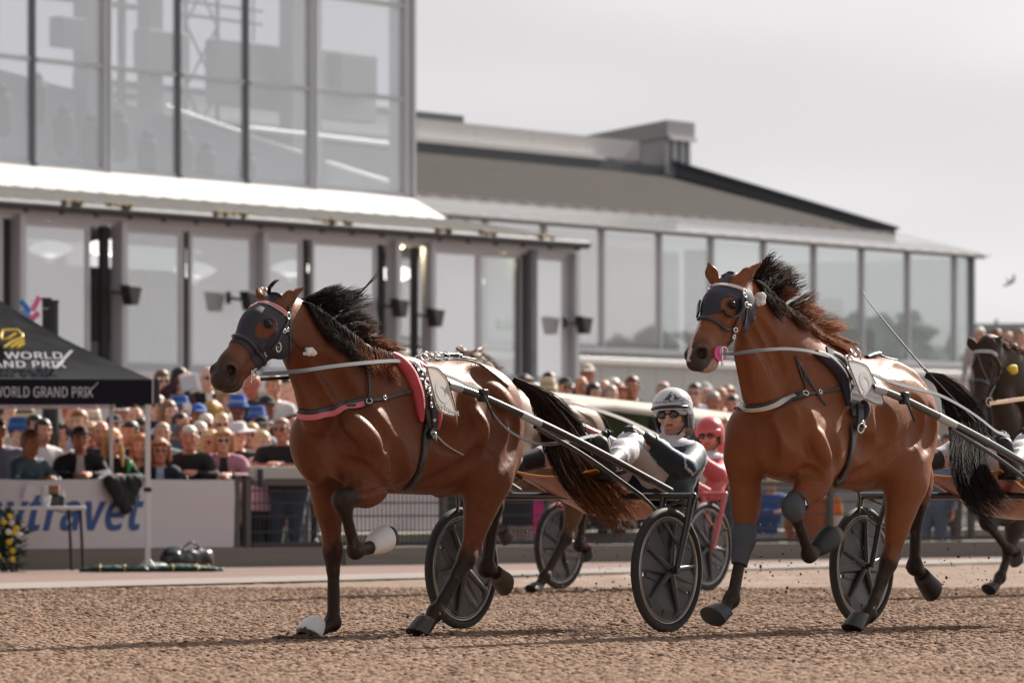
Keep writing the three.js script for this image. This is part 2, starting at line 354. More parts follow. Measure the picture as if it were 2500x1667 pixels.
struct('ground', (() => { const g = new THREE.PlaneGeometry(1400, 1400, 1, 1); g.rotateX(-Math.PI / 2); g.translate(0, -0.03, -300); return g; })(), mat(0.2, 0.17, 0.15, 0.95));
{ // track: a raked dirt sheet with real unevenness
  const pos = [], col = [], idx = [], uv = [], rows = 900, cols = 520;
  for (let j = 0; j <= rows; j++) {
    const q = j / rows, d = q < 0.8 ? 22.8 * Math.pow(37 / 22.8, q / 0.8) : 37 * Math.pow(62 / 37, (q - 0.8) / 0.2);
    for (let i = 0; i <= cols; i++) {
      const x = lerp(-0.108, 0.108, i / cols) * d * 1.02, z = -d;
      const be = beyondEdge(x, d), n1 = fbm(x * 1.1, 3.3, z * 0.6, 3), n2 = fbm(x * 7, 1.1, z * 7, 3), n3 = noise.noise(x * 19, 5.5, z * 15), n4 = noise.noise(x * 41, 2.5, z * 33);
      const y = be > 0 ? -0.025 : 0.004 * n2 + 0.004 * n3 + 0.002 * n4 + 0.006 * n1 - 0.004;
      const pale = smooth(0.05, 0.35, n1 * 0.7 + n2 * 0.12 + 0.35 * smooth(26.2, 23.6, d + x * 0.45));
      const dk = 1 + 0.45 * n2 + 0.3 * n3 + 0.25 * n4;
      pos.push(x, y, z); uv.push(x, z); col.push(lerp(0.2, 0.28, pale) * dk, lerp(0.13, 0.21, pale) * dk, lerp(0.09, 0.165, pale) * dk);
    }
  }
  for (let j = 0; j < rows; j++) for (let i = 0; i < cols; i++) { const a = j * (cols + 1) + i; idx.push(a, a + 1, a + cols + 1, a + 1, a + cols + 2, a + cols + 1); }
  const b = grain.clone(); b.repeat.set(2.2, 2.2);
  struct('track', geoFrom(pos, idx, null, uv, col), new THREE.MeshPhysicalMaterial({ vertexColors: true, roughness: 0.95, bumpMap: b, bumpScale: 0.02 }));
}
const strip = (name, a, b, y, m) => { // a strip along the track edge, a to b metres past it
  const P = (t, o) => { const dx = edgeB[0] - edgeA[0], dd = edgeB[1] - edgeA[1]; return V(edgeA[0] + dx * t + eN[0] * o, y, -(edgeA[1] + dd * t + eN[1] * o)); };
  const pos = [], idx = [], uv = [], n = 300; for (let i = 0; i <= n; i++) { const t = lerp(-1.2, 4, i / n), w = name === 'edging' ? 0.12 * fbm(t * 60, 1, 1, 3) : 0; for (const o of [a + w, b]) { const p = P(t, o); pos.push(p.x, p.y, p.z); uv.push(p.x, p.z); } }
  for (let i = 0; i < n; i++) idx.push(i * 2, i * 2 + 2, i * 2 + 1, i * 2 + 1, i * 2 + 2, i * 2 + 3);
  return struct(name, geoFrom(pos, idx, null, uv), m);
};
{ const b = grain.clone(); b.repeat.set(0.8, 0.8); const ct = tex(256, (u, v) => { const n = 0.75 + 0.35 * tileNoise(u, v, 30, 8, 3) + 0.2 * tileNoise(u, v, 5, 2, 3); return [n, n, n]; }, false); ct.repeat.set(0.4, 0.4);
  strip('verge', 0, 60, 0.0, mat(0.19, 0.105, 0.085, 0.95, { map: ct, bumpMap: b, bumpScale: 0.01 }));
  strip('edging', -0.15, 1.5, 0.012, mat(0.27, 0.225, 0.2, 0.95, { map: ct, bumpMap: b, bumpScale: 0.012 })); }
{ // clods lying on the track
  const g = new THREE.IcosahedronGeometry(1, 0), n = 1800, im = new THREE.InstancedMesh(g, mat(0.14, 0.09, 0.06, 0.95), n), m = new THREE.Matrix4(), q = new THREE.Quaternion(), c = new THREE.Color();
  let k = 0; while (k < n) { const d = 23 * Math.pow(46 / 23, Math.pow(rnd(), 1.15)), x = rr(-0.1, 0.1) * d; if (beyondEdge(x, d) > -0.1) continue; const dens = fbm(x * 1.3, 2.2, d * 0.9, 2); if (dens < rr(-0.5, 0.25)) continue;
    const s = 0.002 + 0.008 * Math.pow(rnd(), 6); q.setFromEuler(new THREE.Euler(rnd() * 6, rnd() * 6, rnd() * 6)); m.compose(V(x, s * 0.35 + 0.002, -d), q, V(s * rr(0.8, 1.8), s * rr(0.6, 1), s * rr(0.8, 1.8))); im.setMatrixAt(k, m); const b = rr(0.35, 1.5); im.setColorAt(k, c.setRGB(b, b * 0.98, b * 0.94)); k++; }
  im.name = 'dirt_clod'; im.castShadow = im.receiveShadow = true; tag(im, 'small dark clods of dirt scattered over the raked track', 'dirt', null, 'stuff'); scene.add(im);
}
{ // the crumbly top of the raked track: low flat crumbs, lying close together
  const g = new THREE.IcosahedronGeometry(1, 1), n = 150000, im = new THREE.InstancedMesh(g, mat(1, 1, 1, 0.95, { specularIntensity: 0.2 }), n), m = new THREE.Matrix4(), q = new THREE.Quaternion(), c = new THREE.Color();
  let k = 0; while (k < n) { const d = 23 * Math.pow(46 / 23, Math.pow(rnd(), 1.2)), x = rr(-0.098, 0.098) * d; if (beyondEdge(x, d) > -0.05) continue; const dens = fbm(x * 0.9, 2.2, d * 0.5, 3); if (dens < rr(-0.7, 0.3)) continue;
    const s = 0.005 + 0.012 * Math.pow(rnd(), 2.2), h = 0.28 + 0.25 * rnd(); q.setFromEuler(new THREE.Euler(rr(-0.25, 0.25), rnd() * 6, rr(-0.25, 0.25))); m.compose(V(x, s * h * 0.4 + 0.001, -d), q, V(s * rr(0.9, 1.7), s * h, s * rr(0.8, 1.4))); im.setMatrixAt(k, m); const b = rr(0.55, 1.15); im.setColorAt(k, c.setRGB(0.32 * b, 0.212 * b, 0.152 * b)); k++; }
  im.name = 'dirt_crumb'; im.castShadow = im.receiveShadow = true; tag(im, 'low crumbly grains of raked dirt covering the track', 'dirt', null, 'stuff'); scene.add(im);
}
// ---------------------------------------------------------------- grandstand
const BT = 58.5 * Math.PI / 180, bF = new Frame(-7.97, 88, BT);
const alu = mat(0.5, 0.515, 0.545, 0.45, { metalness: 0.2 }), aluDark = mat(0.14, 0.15, 0.165, 0.45, { metalness: 0.3 }), zinc = mat(0.4, 0.41, 0.43, 0.5, { metalness: 0.3 }), whiteTrim = mat(0.72, 0.71, 0.7, 0.5), slate = mat(0.075, 0.085, 0.1, 0.55);
const towerGlass = mat(0.92, 0.95, 0.97, 0.02, { transmission: 0.84, ior: 2.0, thickness: 0, metalness: 0.1 });
const clearGlass = mat(0.86, 0.91, 0.91, 0.015, { transmission: 0.78, ior: 2.3, thickness: 0, metalness: 0.25 });
const hazyGlass = mat(0.87, 0.9, 0.92, 0.03, { transmission: 0.62, ior: 2.3, thickness: 0, metalness: 0.3 });
const blindGlass = mat(0.88, 0.91, 0.93, 0.05, { transmission: 0.12, ior: 2.3, thickness: 0, metalness: 0.4 });
const stand = thing('grandstand', 'long grey grandstand with a glass tower, glazed terrace and low roofed pavilion', 'building', [-7.97, 0, -88], BT);
{
  const S = stand, roofTex = tex(256, (u, v) => { const n = 0.8 + 0.3 * tileNoise(u, v, 24, 3, 4) + 0.25 * tileNoise(u, v, 5, 9, 3); return [n, n, n]; }), panelTex = tex(256, (u, v) => { const n = 0.9 + 0.16 * tileNoise(u, v, 6, 5, 4); return [n, n, n]; });
  panelTex.repeat.set(0.3, 0.3); roofTex.repeat.set(0.12, 0.4);
  for (let i = 0; i < 34; i++) part('roof_seam', bar(V(-2.7 + i * 0.6, 5.286, 0.3), V(-2.7 + i * 0.6, 5.749, -2.2), 0.045, 0.012), aluDark, S);
  const panelM = mat(0.62, 0.62, 0.63, 0.6, { map: panelTex }), felt = mat(0.047, 0.041, 0.04, 0.95, { map: roofTex, specularIntensity: 0.15 }), streakTex = tex(256, (u, v) => { const n = 0.62 + 0.55 * tileNoise(u, v * 0.12, 40, 3, 3) + 0.4 * tileNoise(u, v, 7, 5, 4); return [n, n * 0.98, n * 0.95]; }), metalRoof = mat(0.24, 0.235, 0.23, 0.8, { map: streakTex, specularIntensity: 0.15 }), inner = mat(0.16, 0.16, 0.165, 0.9), innerDark = mat(0.035, 0.038, 0.04, 0.9), teal = mat(0.1, 0.19, 0.17, 0.8), floorM = mat(0.22, 0.2, 0.18, 0.7);
  const sheet = (pts, th = 0.04) => { const p = pts.map(q => V(...q)), n = p[1].clone().sub(p[0]).cross(p[3].clone().sub(p[0])).normalize(), pos = [], uv = []; for (const o of [0, -th]) for (const q of p) { pos.push(q.x + n.x * o, q.y + n.y * o, q.z + n.z * o); uv.push(q.x, q.z - q.y); } const g = geoFrom(pos, [0, 1, 2, 0, 2, 3, 4, 6, 5, 4, 7, 6, 0, 4, 1, 1, 4, 5, 1, 5, 2, 2, 5, 6, 2, 6, 3, 3, 6, 7, 3, 7, 0, 0, 7, 4], null, uv).toNonIndexed(); g.computeVertexNormals(); return g; };
  // --- terrace, front plane z = 0
  const X0 = -3, XT = 17.45, yF = 2.70, yH = 5.10, yG = 5.24;
  part('wall', box(X0, XT, -0.02, yF - 0.3, -0.5, 0.04), panelM, S, 'wall below the terrace');
  part('sill', rbox(XT - X0, 0.3, 0.5, 0.03, (X0 + XT) / 2, yF - 0.15, -0.1), whiteTrim, S);
  part('floor', box(X0, 42, yF - 0.35, yF - 0.31, -13, -0.52), floorM, S);
  part('fascia', box(X0, XT, yH, yG - 0.04, -0.1, 0.06), alu, S);
  part('gutter', [tube([V(X0, yG, 0.32), V(XT - 0.1, yG, 0.32)], 0.075, 12), box(X0, XT, yG - 0.06, yG + 0.015, 0.06, 0.26)], mat(0.075, 0.08, 0.09, 0.6, { specularIntensity: 0.3 }), S);
  for (let i = 0; i < 22; i++) part('gutter_bracket', rbox(0.05, 0.12, 0.12, 0.01, X0 + 0.5 + i * 0.93, yG - 0.06, 0.3), aluDark, S);
  // moss lying in the gutter
  for (const [a, b] of [[5.4, 6.3], [1.2, 1.8], [2.4, 3.1], [8.4, 9.1], [9.3, 9.45], [12.2, 12.7], [13.6, 14.1], [15.6, 16.1]]) { const f = new Field(); for (let x = a; x < b; x += 0.07) f.ell([x, yG + 0.075 + rr(0, 0.02), 0.33 + rr(-0.03, 0.03)], [0.07, rr(0.025, 0.05), 0.05], 0.03); part('moss', f.mesh(0.025), mat(0.16, 0.12, 0.05, 1), S); }
  // ribbed terrace roof and the white upstand below the tower
  part('terrace_roof', [sheet([[X0, 5.27, 0.36], [XT, 5.27, 0.36], [XT, 5.74, -2.2], [X0, 5.74, -2.2]]), ...Array.from({ length: 34 }, (_, i) => bar(V(X0 + 0.3 + i * 0.6, 5.285, 0.3), V(X0 + 0.3 + i * 0.6, 5.748, -2.2), 0.03, 0.004))], metalRoof, S, 'white ribbed metal roof over the terrace');
  part('upstand', sheet([[X0, 5.72, -2.2], [16.7, 5.72, -2.2], [16.5, 6.17, -2.97], [X0, 6.17, -2.97]]), mat(0.6, 0.585, 0.575, 0.6, { map: panelTex, specularIntensity: 0.3 }), S, 'white sloping band below the tower glazing');
  // posts, sliding doors
  const posts = [-1.6, 0.46, 3.2, 7.26, 11.35, 12.48, 17.38];
  for (const x of posts) part('post', box(x - 0.075, x + 0.075, yF, yH, -0.12, 0.10), alu, S);
  part('door_head', box(X0, XT, yH - 0.07, yH - 0.002, -0.14, -0.005), alu, S); part('threshold', box(X0, XT, yF, yF + 0.06, -0.16, 0.03), alu, S);
  const door = (x0, x1, g, z = -0.06) => { const d = new THREE.Group(); d.name = 'sliding_door'; S.add(d); const a = yF + 0.062, b = yH - 0.075, w = 0.085; part('frame', [box(x0, x0 + w, a, b, z - 0.03, z + 0.03), box(x1 - w, x1, a, b, z - 0.03, z + 0.03), box(x0 + w, x1 - w, b - w, b, z - 0.028, z + 0.028), box(x0 + w, x1 - w, a, a + w, z - 0.028, z + 0.028)], alu, d); part('glass', box(x0 + w, x1 - w, a + w, b - w, z - 0.006, z + 0.006), g, d); return d; };
  const dj = (x, z = -0.13) => part('door_jamb', box(x - 0.09, x + 0.09, yF + 0.06, yH - 0.08, z - 0.03, z + 0.03), innerDark, S);
  door(-1.5, 0.1, hazyGlass); dj(0.3); door(0.55, 2.42, hazyGlass); dj(2.95); dj(3.08, -0.25); door(3.3, 5.02, clearGlass); dj(5.1); door(5.2, 7.18, hazyGlass); door(7.36, 8.6, hazyGlass, -0.1); dj(8.7); door(8.82, 10.86, blindGlass); dj(11.1); dj(12.2); door(12.6, 14.2, blindGlass); door(14.3, 15.75, clearGlass, -0.12); dj(15.7); part('post', box(15.8, 16.0, yF - 0.3, yH, -0.14, 0.08), aluDark, S); door(16.02, 17.3, blindGlass);
  part('ceiling', box(X0, XT, yH + 0.02, yH + 0.06, -2.9, -0.12), inner, S); part('back_wall', [box(X0, 10, yF, yH, -6.05, -6), box(14, 20, yF, yH, -6.05, -6)], teal, S); part('bar_wall', box(X0, 12.9, yF, 4.62, -4.1, -4), innerDark, S, 'dark bar wall inside'); part('bar_counter', box(3.4, 8.8, yF, 3.25, -2.6, -2.1), inner, S); part('partition', box(11.8, 11.95, yF, 4.1, -1.6, -1.4), teal, S);
  part('inner_ceiling', box(X0, 20, yH + 0.08, yH + 0.12, -6, -2.9), inner, S);
  // --- tower, plane z = -3
  const tx = [0.8, 2.8, 4.89, 6.97, 9.11, 11.19, 13.29, 16.4], ty = [6.2, 7.94, 9.65, 11.4, 13.2];
  for (let i = 0; i < tx.length - 1; i++) for (let j = 0; j < ty.length - 1; j++) part('window_pane', box(tx[i] + 0.03, tx[i + 1] - 0.03, ty[j] + 0.03, ty[j + 1] - 0.03, -3.02, -3.0), towerGlass, S);
  tx.forEach((x, i) => { const dbl = i === 3 || i === 6, w = i === 7 ? 0.1 : 0.035; part('mullion', dbl ? [box(x - 0.1, x - 0.03, 6.15, 13.2, -3.06, -2.93), box(x + 0.03, x + 0.1, 6.15, 13.2, -3.06, -2.93), box(x - 0.029, x + 0.029, 6.15, 13.2, -3.08, -2.98)] : box(x - w, x + w, 6.15, 13.2, -3.06, -2.94), i === 7 ? alu : dbl ? alu : aluDark, S); });
  ty.slice(0, 4).forEach((y, j) => { for (let i = 0; i < tx.length - 1; i++) part('transom', box(tx[i] + 0.11, tx[i + 1] - 0.11, y - (j ? 0.035 : 0.06), y + (j ? 0.035 : 0.03), -3.05, -2.95), alu, S); });
  part('corner_post', [box(16.32, 16.62, 6.0, 13.2, -3.3, -3.09), box(16.52, 16.62, 6.0, 13.2, -3.09, -2.9)], alu, S);
  // inside the tower: columns, raked seats, hanging boxes, far glazing bars
  const veil = mat(0.34, 0.35, 0.36, 0.9), veil2 = mat(0.22, 0.235, 0.24, 0.9), ix_ = (u, z) => bF.T([u, 300], z)[0], iy_ = (u, v, z) => bF.T([u, v], z)[1];
  for (const [u0, u1, z] of [[212, 248, -5], [367, 397, -5.6], [714, 748, -6], [770, 785, -6.4]]) { const a = ix_(u0, z), b = ix_(u1, z); part('inner_column', box(a, b, 5.9, 13.2, z - 0.3, z), veil, S); }
  for (const [u0, u1, v0, v1, z] of [[152, 212, 42, 116, -4.6], [357, 464, 76, 180, -5.4], [531, 716, 106, 262, -6.6], [716, 920, 122, 290, -6.7], [832, 922, 134, 232, -6.4]]) { const a = ix_(u0, z), b = ix_(u1, z); part('hanging_screen', rbox(b - a, iy_((u0 + u1) / 2, v0, z) - iy_((u0 + u1) / 2, v1, z), 0.3, 0.03, (a + b) / 2, (iy_((u0 + u1) / 2, v0, z) + iy_((u0 + u1) / 2, v1, z)) / 2, z - 0.15), u0 === 832 ? veil2 : veil, S); }
  { const z = -5.2, P = (x, y) => bF.T(z7(x, y), z); part('seat_rake', [sheet([P(0, 380), P(0, 900), P(2200, 1050), P(1640, 830)].map(p => [p[0], Math.max(5.97, p[1]), p[2]]), 0.2)], veil, S); part('stair_rail', [rod(P(900, 580), P(1640, 835), 0.04), rod(P(1350, 700), P(2170, 790), 0.045), rod(P(1780, 885), P(2180, 1010), 0.04)].filter(Boolean), whiteTrim, S); }
  part('far_glazing_bar', [8.2, 9.9, 11.6].flatMap(y => [box(0, 16.4, y - 0.05, y + 0.05, -9.1, -9)]).concat([4, 8, 12, 16].map(x => box(x - 0.05, x + 0.05, 6, 13.2, -9.15, -9.02))), veil2, S);
  { const z = -6.8, a = ix_(452, z), b = ix_(530, z), c = ix_(640, z), L = []; for (const x of [a, b]) L.push(rod([x, 6.5, z], [x, 13, z], 0.04, 6)); for (let k = 0; k < 5; k++) { const y = 7 + k * 1.2; L.push(rod([a, y, z], [b, y + 1.2, z], 0.025, 6), rod([b, y, z], [a, y + 1.2, z], 0.025, 6)); } for (const y of [9.55, 9.8]) L.push(rod([a - 0.1, y, z], [c, y, z], 0.03, 6)); L.push(rod([c - 0.3, 9.2, z], [c - 0.3, 12, z], 0.025, 6)); part('lattice_mast', L, veil2, S); }
  { const f = []; for (const [x, y] of [[5.5, 7.0], [6.2, 7.15], [7.2, 7.4], [8.0, 6.9], [8.8, 6.8], [9.6, 6.9], [10.5, 6.6], [11.6, 6.7], [12.3, 6.5], [13.6, 6.45]]) { f.push(xf(new THREE.SphereGeometry(0.12, 10, 8), [x, y + 0.42, -4.6]), xf(new THREE.CapsuleGeometry(0.19, 0.42, 4, 10), [x, y, -4.6])); } tag(single('crowd', f.map(g => { g.applyMatrix4(new THREE.Matrix4().makeRotationY(BT).setPosition(-7.97, 0, -88)); return g; }), mat(0.1, 0.1, 0.11, 0.9)), 'blurred spectators seated behind the tower glass', 'crowd', null, 'stuff'); }
  part('floor_slab', box(0, 16.3, 5.75, 5.95, -9.2, -3.1), veil, S); part('tower_end_wall', box(16.42, 16.5, 5.5, 6.14, -11, -3.12), alu, S);
  // --- pavilion, plane z = -4
  const px = [17.6, 18.7, 20.82, 22.97, 25.18, 27.45, 29.57, 31.78, 33.97, 36.12, 38.24, 40.48, 41.3], yb = 3.62, yt = 5.92;
  for (let i = 0; i < px.length - 1; i++) part('window_pane', box(px[i] + 0.03, px[i + 1] - 0.03, yb + 0.03, yt - 0.03, -4.03, -4.01), i < 5 ? mat(0.88, 0.9, 0.91, 0.02, { transmission: 0.5, ior: 2.3, thickness: 0, metalness: 0.3 }) : clearGlass, S);
  px.forEach((x, i) => part('mullion', box(x - (i === 12 ? 0.08 : 0.045), x + (i === 12 ? 0.08 : 0.045), yb, yt, -4.08, -3.95), i === 12 ? aluDark : alu, S));
  part('eave_beam', box(17.2, 41.45, yt, yt + 0.085, -4.1, -3.72), aluDark, S); part('window_sill', box(17.2, 41.4, yb - 0.12, yb, -4.1, -3.9), alu, S); part('ledge', rbox(24, 0.13, 0.5, 0.02, 29.4, 3.33, -3.95), whiteTrim, S);
  part('wall', box(17.5, 41.35, -0.02, 3.5, -4.3, -4.06), panelM, S, 'wall behind the pavilion cladding');
  for (let i = 0; i < 22; i++) for (let j = 0; j < 4; j++) part('cladding_panel', rbox(1.07, 0.80, 0.04, 0.006, 18.1 + i * 1.09, 2.85 - j * 0.82, -4.04), panelM, S);
  part('end_wall', [box(41.3, 41.36, 0, yb - 0.13, -12, -4.31)], panelM, S); part('end_glass', box(41.3, 41.32, yb, yt, -9, -4.1), clearGlass, S);
  part('pavilion_back_wall', box(22, 41, 2.4, 6.2, -11.4, -11.3), mat(0.3, 0.32, 0.33, 0.9), S); part('inner_columns', [26, 31, 36].map(x => box(x - 0.2, x + 0.2, 2.4, 6, -8.2, -7.8)), mat(0.45, 0.47, 0.48, 0.8), S);
  part('pavilion_counter', [box(33, 40.5, 2.4, 4.35, -6.6, -6), box(37.5, 39.2, 4.35, 5.0, -6.6, -6.1)], innerDark, S); part('handrail', [rod([31, 4.1, -5], [40, 3.7, -5], 0.04)], zinc, S);
  // glass roof strip
  part('roof_glazing', sheet([[16.9, 6.0, -3.66], [41.6, 6.0, -3.66], [40.6, 6.53, -6.05], [17.4, 6.53, -6.05]]), mat(0.86, 0.87, 0.88, 0.18, { clearcoat: 1, clearcoatRoughness: 0.05 }), S, 'bright sloping roof glazing above the pavilion windows');
  for (let i = 0; i < 34; i++) { const x = 17.3 + i * 0.725; part('glazing_bar', bar(V(x, 6.01, -3.68), V(x - 0.02 * (i / 34), 6.55, -6.0), 0.03, 0.014), zinc, S); }
  part('glazing_end_fin', [sheet([[16.3, 5.5, -3.5], [16.55, 6.02, -3.62], [16.3, 6.6, -6.2], [16.2, 6.0, -6.2]], 0.06), bar(V(16.9, 6.03, -3.66), V(17.2, 6.6, -6.05), 0.12, 0.10)], slate, S);
  // felt roof, ridge fascia, hip parapet
  part('felt_roof', sheet([[16.6, 6.5, -5.95], [41.0, 6.5, -5.95], [38.6, 7.78, -10], [16.6, 7.78, -10]], 0.08), felt, S, 'grey brown felt roof of the pavilion');
  part('felt_edge', bar(V(16.7, 6.52, -5.95), V(41, 6.52, -5.95), 0.25, 0.05), mat(0.24, 0.21, 0.2, 0.9), S);
  part('ridge_band', box(16.6, 38.4, 7.72, 8.0, -10.35, -10.05), slate, S); part('ridge_ledge', box(16.6, 35.5, 8.002, 8.1, -10.4, -10.02), whiteTrim, S);
  for (let i = 0; i < 9; i++) part('fascia_panel', box(16.8 + i * 2.3, 16.8 + i * 2.3 + 2.285, 8.102, 8.52, -10.5, -10.3), mat(0.55, 0.54, 0.54, 0.5, { map: panelTex }), S);
  part('ridge_cap', bar(V(16.6, 8.6, -10.6), V(30.5, 8.62, -10.6), 0.12, 0.16), slate, S);
  part('hip_parapet', [sheet([[38.5, 7.7, -10.05], [41.3, 6.45, -5.9], [41.3, 6.62, -5.9], [38.5, 8.12, -10.05]], 0.22), bar(V(38.45, 8.14, -10.1), V(41.35, 6.63, -5.85), 0.22, 0.06)], slate, S, 'dark sloping parapet at the roof end');
  // plant room on the roof
  const pr = new THREE.Group(); pr.name = 'plant_room'; S.add(pr);
  const prism = (y0, y1) => { const s = new THREE.Shape(); s.moveTo(-10.0, y0); s.lineTo(-13.9, y0 - 0.0); s.lineTo(-13.9, y1 - 0.55); s.lineTo(-10.0, y1); s.closePath(); const g = new THREE.ExtrudeGeometry(s, { depth: 1.12, bevelEnabled: false }); g.applyMatrix4(new THREE.Matrix4().makeBasis(V(0, 0, 1), V(0, 1, 0), V(-1, 0, 0)).setPosition(39.25, 0, 0)); return g; };
  part('room_wall', prism(7.8, 8.62), zinc, pr); { const s = new THREE.Shape(); s.moveTo(-9.93, 8.64); s.lineTo(-14.4, 8.0); s.lineTo(-14.4, 8.42); s.lineTo(-9.93, 9.02); s.closePath(); const g = new THREE.ExtrudeGeometry(s, { depth: 1.24, bevelEnabled: false }); g.applyMatrix4(new THREE.Matrix4().makeBasis(V(0, 0, 1), V(0, 1, 0), V(-1, 0, 0)).setPosition(39.31, 0, 0)); part('parapet', g, mat(0.33, 0.33, 0.345, 0.5), pr); }
  part('trim', box(38.12, 39.3, 8.58, 8.66, -9.92, -9.86), whiteTrim, pr); for (const x of [38.35, 38.72, 39.05]) part('seam', box(x - 0.015, x + 0.015, 7.85, 8.58, -10.0, -9.96), aluDark, pr); for (const z of [-10.7, -11.4, -12.1, -12.8]) part('seam', box(38.09, 38.13, 7.85, 8.45, z - 0.015, z + 0.015), aluDark, pr);
  part('roof_vent', [rbox(0.5, 0.34, 0.4, 0.03, 24.4, 8.83, -10.6), box(24.08, 24.72, 9.0, 9.06, -10.9, -10.3)], zinc, S); part('vent_pipe', rod([28.2, 8.6, -10.6], [28.2, 8.95, -10.6], 0.06), aluDark, S);
}
const inB = (x, y, z) => [bF.O.x + bF.f.x * x + bF.r.x * z, y, bF.O.z + bF.f.z * x + bF.r.z * z];
{ // saucer lamps inside, bulbs, floodlights on the posts
  const shade = mat(0.8, 0.8, 0.77, 0.7, { emissive: RGB(0.9, 0.9, 0.84), emissiveIntensity: 0.95 }), prof = lathe([[0.001, -0.13], [0.12, -0.125], [0.3, -0.06], [0.37, 0.0], [0.34, 0.04], [0.22, 0.1], [0.1, 0.13], [0.03, 0.14]], 32);
  const lampAt = [['left pane nearest the frame edge', [[122, 608]], -1.2], ['dark gap between the first doors', [[258, 605]], -1.4], ['clear pane below the moss', [[475, 660]], -1.5], ['narrow pane right of the wide door', [[712, 655]], -1.5], ['dark opening behind the mane', [[965, 668]], -1.3], ['white blind right of the dark opening', [[1137, 688]], -1.2]];
  for (const [where, [q], z] of lampAt) {
    const [x, y] = bF.T(q.map((v, i) => v), z), t = thing('pendant_lamp', 'white saucer pendant lamp behind the ' + where, 'lamp', inB(x, y, z), 0, 'white pendant lamps inside the terrace');
    part('lamp_shade', prof, shade, t); part('cable', rod([0, 0.13, 0], [0, 5.1 - y, 0], 0.012, 6), M0.dark, t); const l = new THREE.PointLight(RGB(1, 0.95, 0.85), 0.5); l.position.set(0, -0.2, 0); l.castShadow = true; t.add(l);
  }
  for (const [where, q] of [['above the dark opening behind the mane', zw(921, 560)], ['above the green exit sign', zw(1157, 575)]]) {
    const [x, y] = bF.T(q, -0.35), t = thing('light_bulb', 'glowing yellow bulb ' + where, 'light bulb', inB(x, y, -0.35), 0, 'glowing bulbs under the terrace ceiling');
    part('bulb', new THREE.SphereGeometry(0.075, 16, 12), mat(0.9, 0.7, 0.3, 0.3, { emissive: RGB(1, 0.72, 0.25), emissiveIntensity: 1.6 }), t); part('socket', rod([0, 0.05, 0], [0, 5.1 - y, 0], 0.03, 8), M0.dark, t);
    const l = new THREE.PointLight(RGB(1, 0.8, 0.45), 0.8); l.position.set(0, -0.1, 0.0); l.castShadow = true; t.add(l);
  }
  for (const [where, q] of [['on the post above the tent', zw(298, 676)], ['behind the ears of the leading horse', zw(572, 690)], ['on the post right of the mane', zw(916, 706)], ['on the post left of the wide white blind', zw(998, 728)], ['at the right end of the terrace', zw(1340, 745)]]) {
    const [x, y] = bF.T(q, 0.3), t = thing('floodlight', 'black box floodlight ' + where, 'floodlight', inB(x, y, 0.3), BT, 'black floodlights on the terrace posts');
    const s = new THREE.Shape(); s.moveTo(-0.16, 0.14); s.lineTo(0.2, 0.12); s.lineTo(0.1, -0.16); s.lineTo(-0.06, -0.16); s.closePath(); const g = new THREE.ExtrudeGeometry(s, { depth: 0.16, bevelEnabled: true, bevelSize: 0.01, bevelThickness: 0.01, bevelSegments: 2 }); g.translate(0, 0, -0.08); part('housing', g, M0.dark, t); part('bracket', [rod([-0.3, 0.04, -0.2], [-0.1, 0, 0], 0.025), rbox(0.08, 0.2, 0.06, 0.01, -0.32, 0.04, -0.2)], M0.dark, t);
  }
  const [ex, ey] = bF.T(zw(1158, 745), -1.6), sg = thing('exit_sign', 'small green exit sign inside the glazed terrace', 'sign', inB(ex, ey, -1.6), BT); part('panel', rbox(0.5, 0.22, 0.05, 0.01), mat(0.02, 0.32, 0.16, 0.5), sg); part('running_figure', [rbox(0.1, 0.1, 0.012, 0.004, -0.08, 0, 0.03), rbox(0.14, 0.03, 0.012, 0.004, 0.1, 0, 0.03)], M0.white, sg);
}
// ---------------------------------------------------------------- far right: a low grey building, and trees that the windows mirror
{
  const t = thing('low_building', 'low grey building beyond the right end of the grandstand', 'building', at(2452, 1195, 150).setY(0).toArray(), -0.25);
  part('wall', box(-3.2, 14, 0, 5.0, -6, 0), mat(0.26, 0.26, 0.27, 0.8), t); part('roof_edge', box(-3.3, 14.2, 5.002, 5.2, -6.1, 0.2), mat(0.32, 0.32, 0.33, 0.6), t); for (let i = 0; i < 12; i++) part('roof_peg', rod([-2.8 + i * 1.3, 5.2, 0], [-2.8 + i * 1.3, 5.32, 0], 0.04, 6), aluDark, t);
  const leaf = new THREE.BufferGeometry(); leaf.setAttribute('position', new THREE.BufferAttribute(new Float32Array([-0.5, 0, 0, 0, 0.35, 0.1, 0.5, 0, 0, 0, -0.35, 0.1]), 3)); leaf.setIndex([0, 2, 1, 0, 3, 2]); leaf.computeVertexNormals();
  const n = 26000, im = new THREE.InstancedMesh(leaf, mat(0.075, 0.095, 0.06, 0.8), n), m = new THREE.Matrix4(), q = new THREE.Quaternion();
  for (let i = 0; i < n; i++) { const s = rnd(), k = Math.floor(s * 26), cx = lerp(86, 170, s), cz = lerp(-157, -360, s), R = 3.4 + 1.3 * Math.sin(k * 2.3), a = rnd() * 6.28, b = Math.acos(rr(-1, 1)), r = R * Math.cbrt(rr(0.3, 1)); q.setFromEuler(new THREE.Euler(rnd() * 6, rnd() * 6, rnd() * 6)); m.compose(V(cx + r * Math.sin(b) * Math.cos(a), Math.max(0.2, 3.1 + r * Math.cos(b)), cz + r * Math.sin(b) * Math.sin(a)), q, V(1.5, 1.5, 1.5)); im.setMatrixAt(i, m); }
  im.name = 'tree_belt'; im.castShadow = true; tag(im, 'belt of dark green trees out to the right of the grandstand', 'trees', null, 'stuff'); scene.add(im);
}
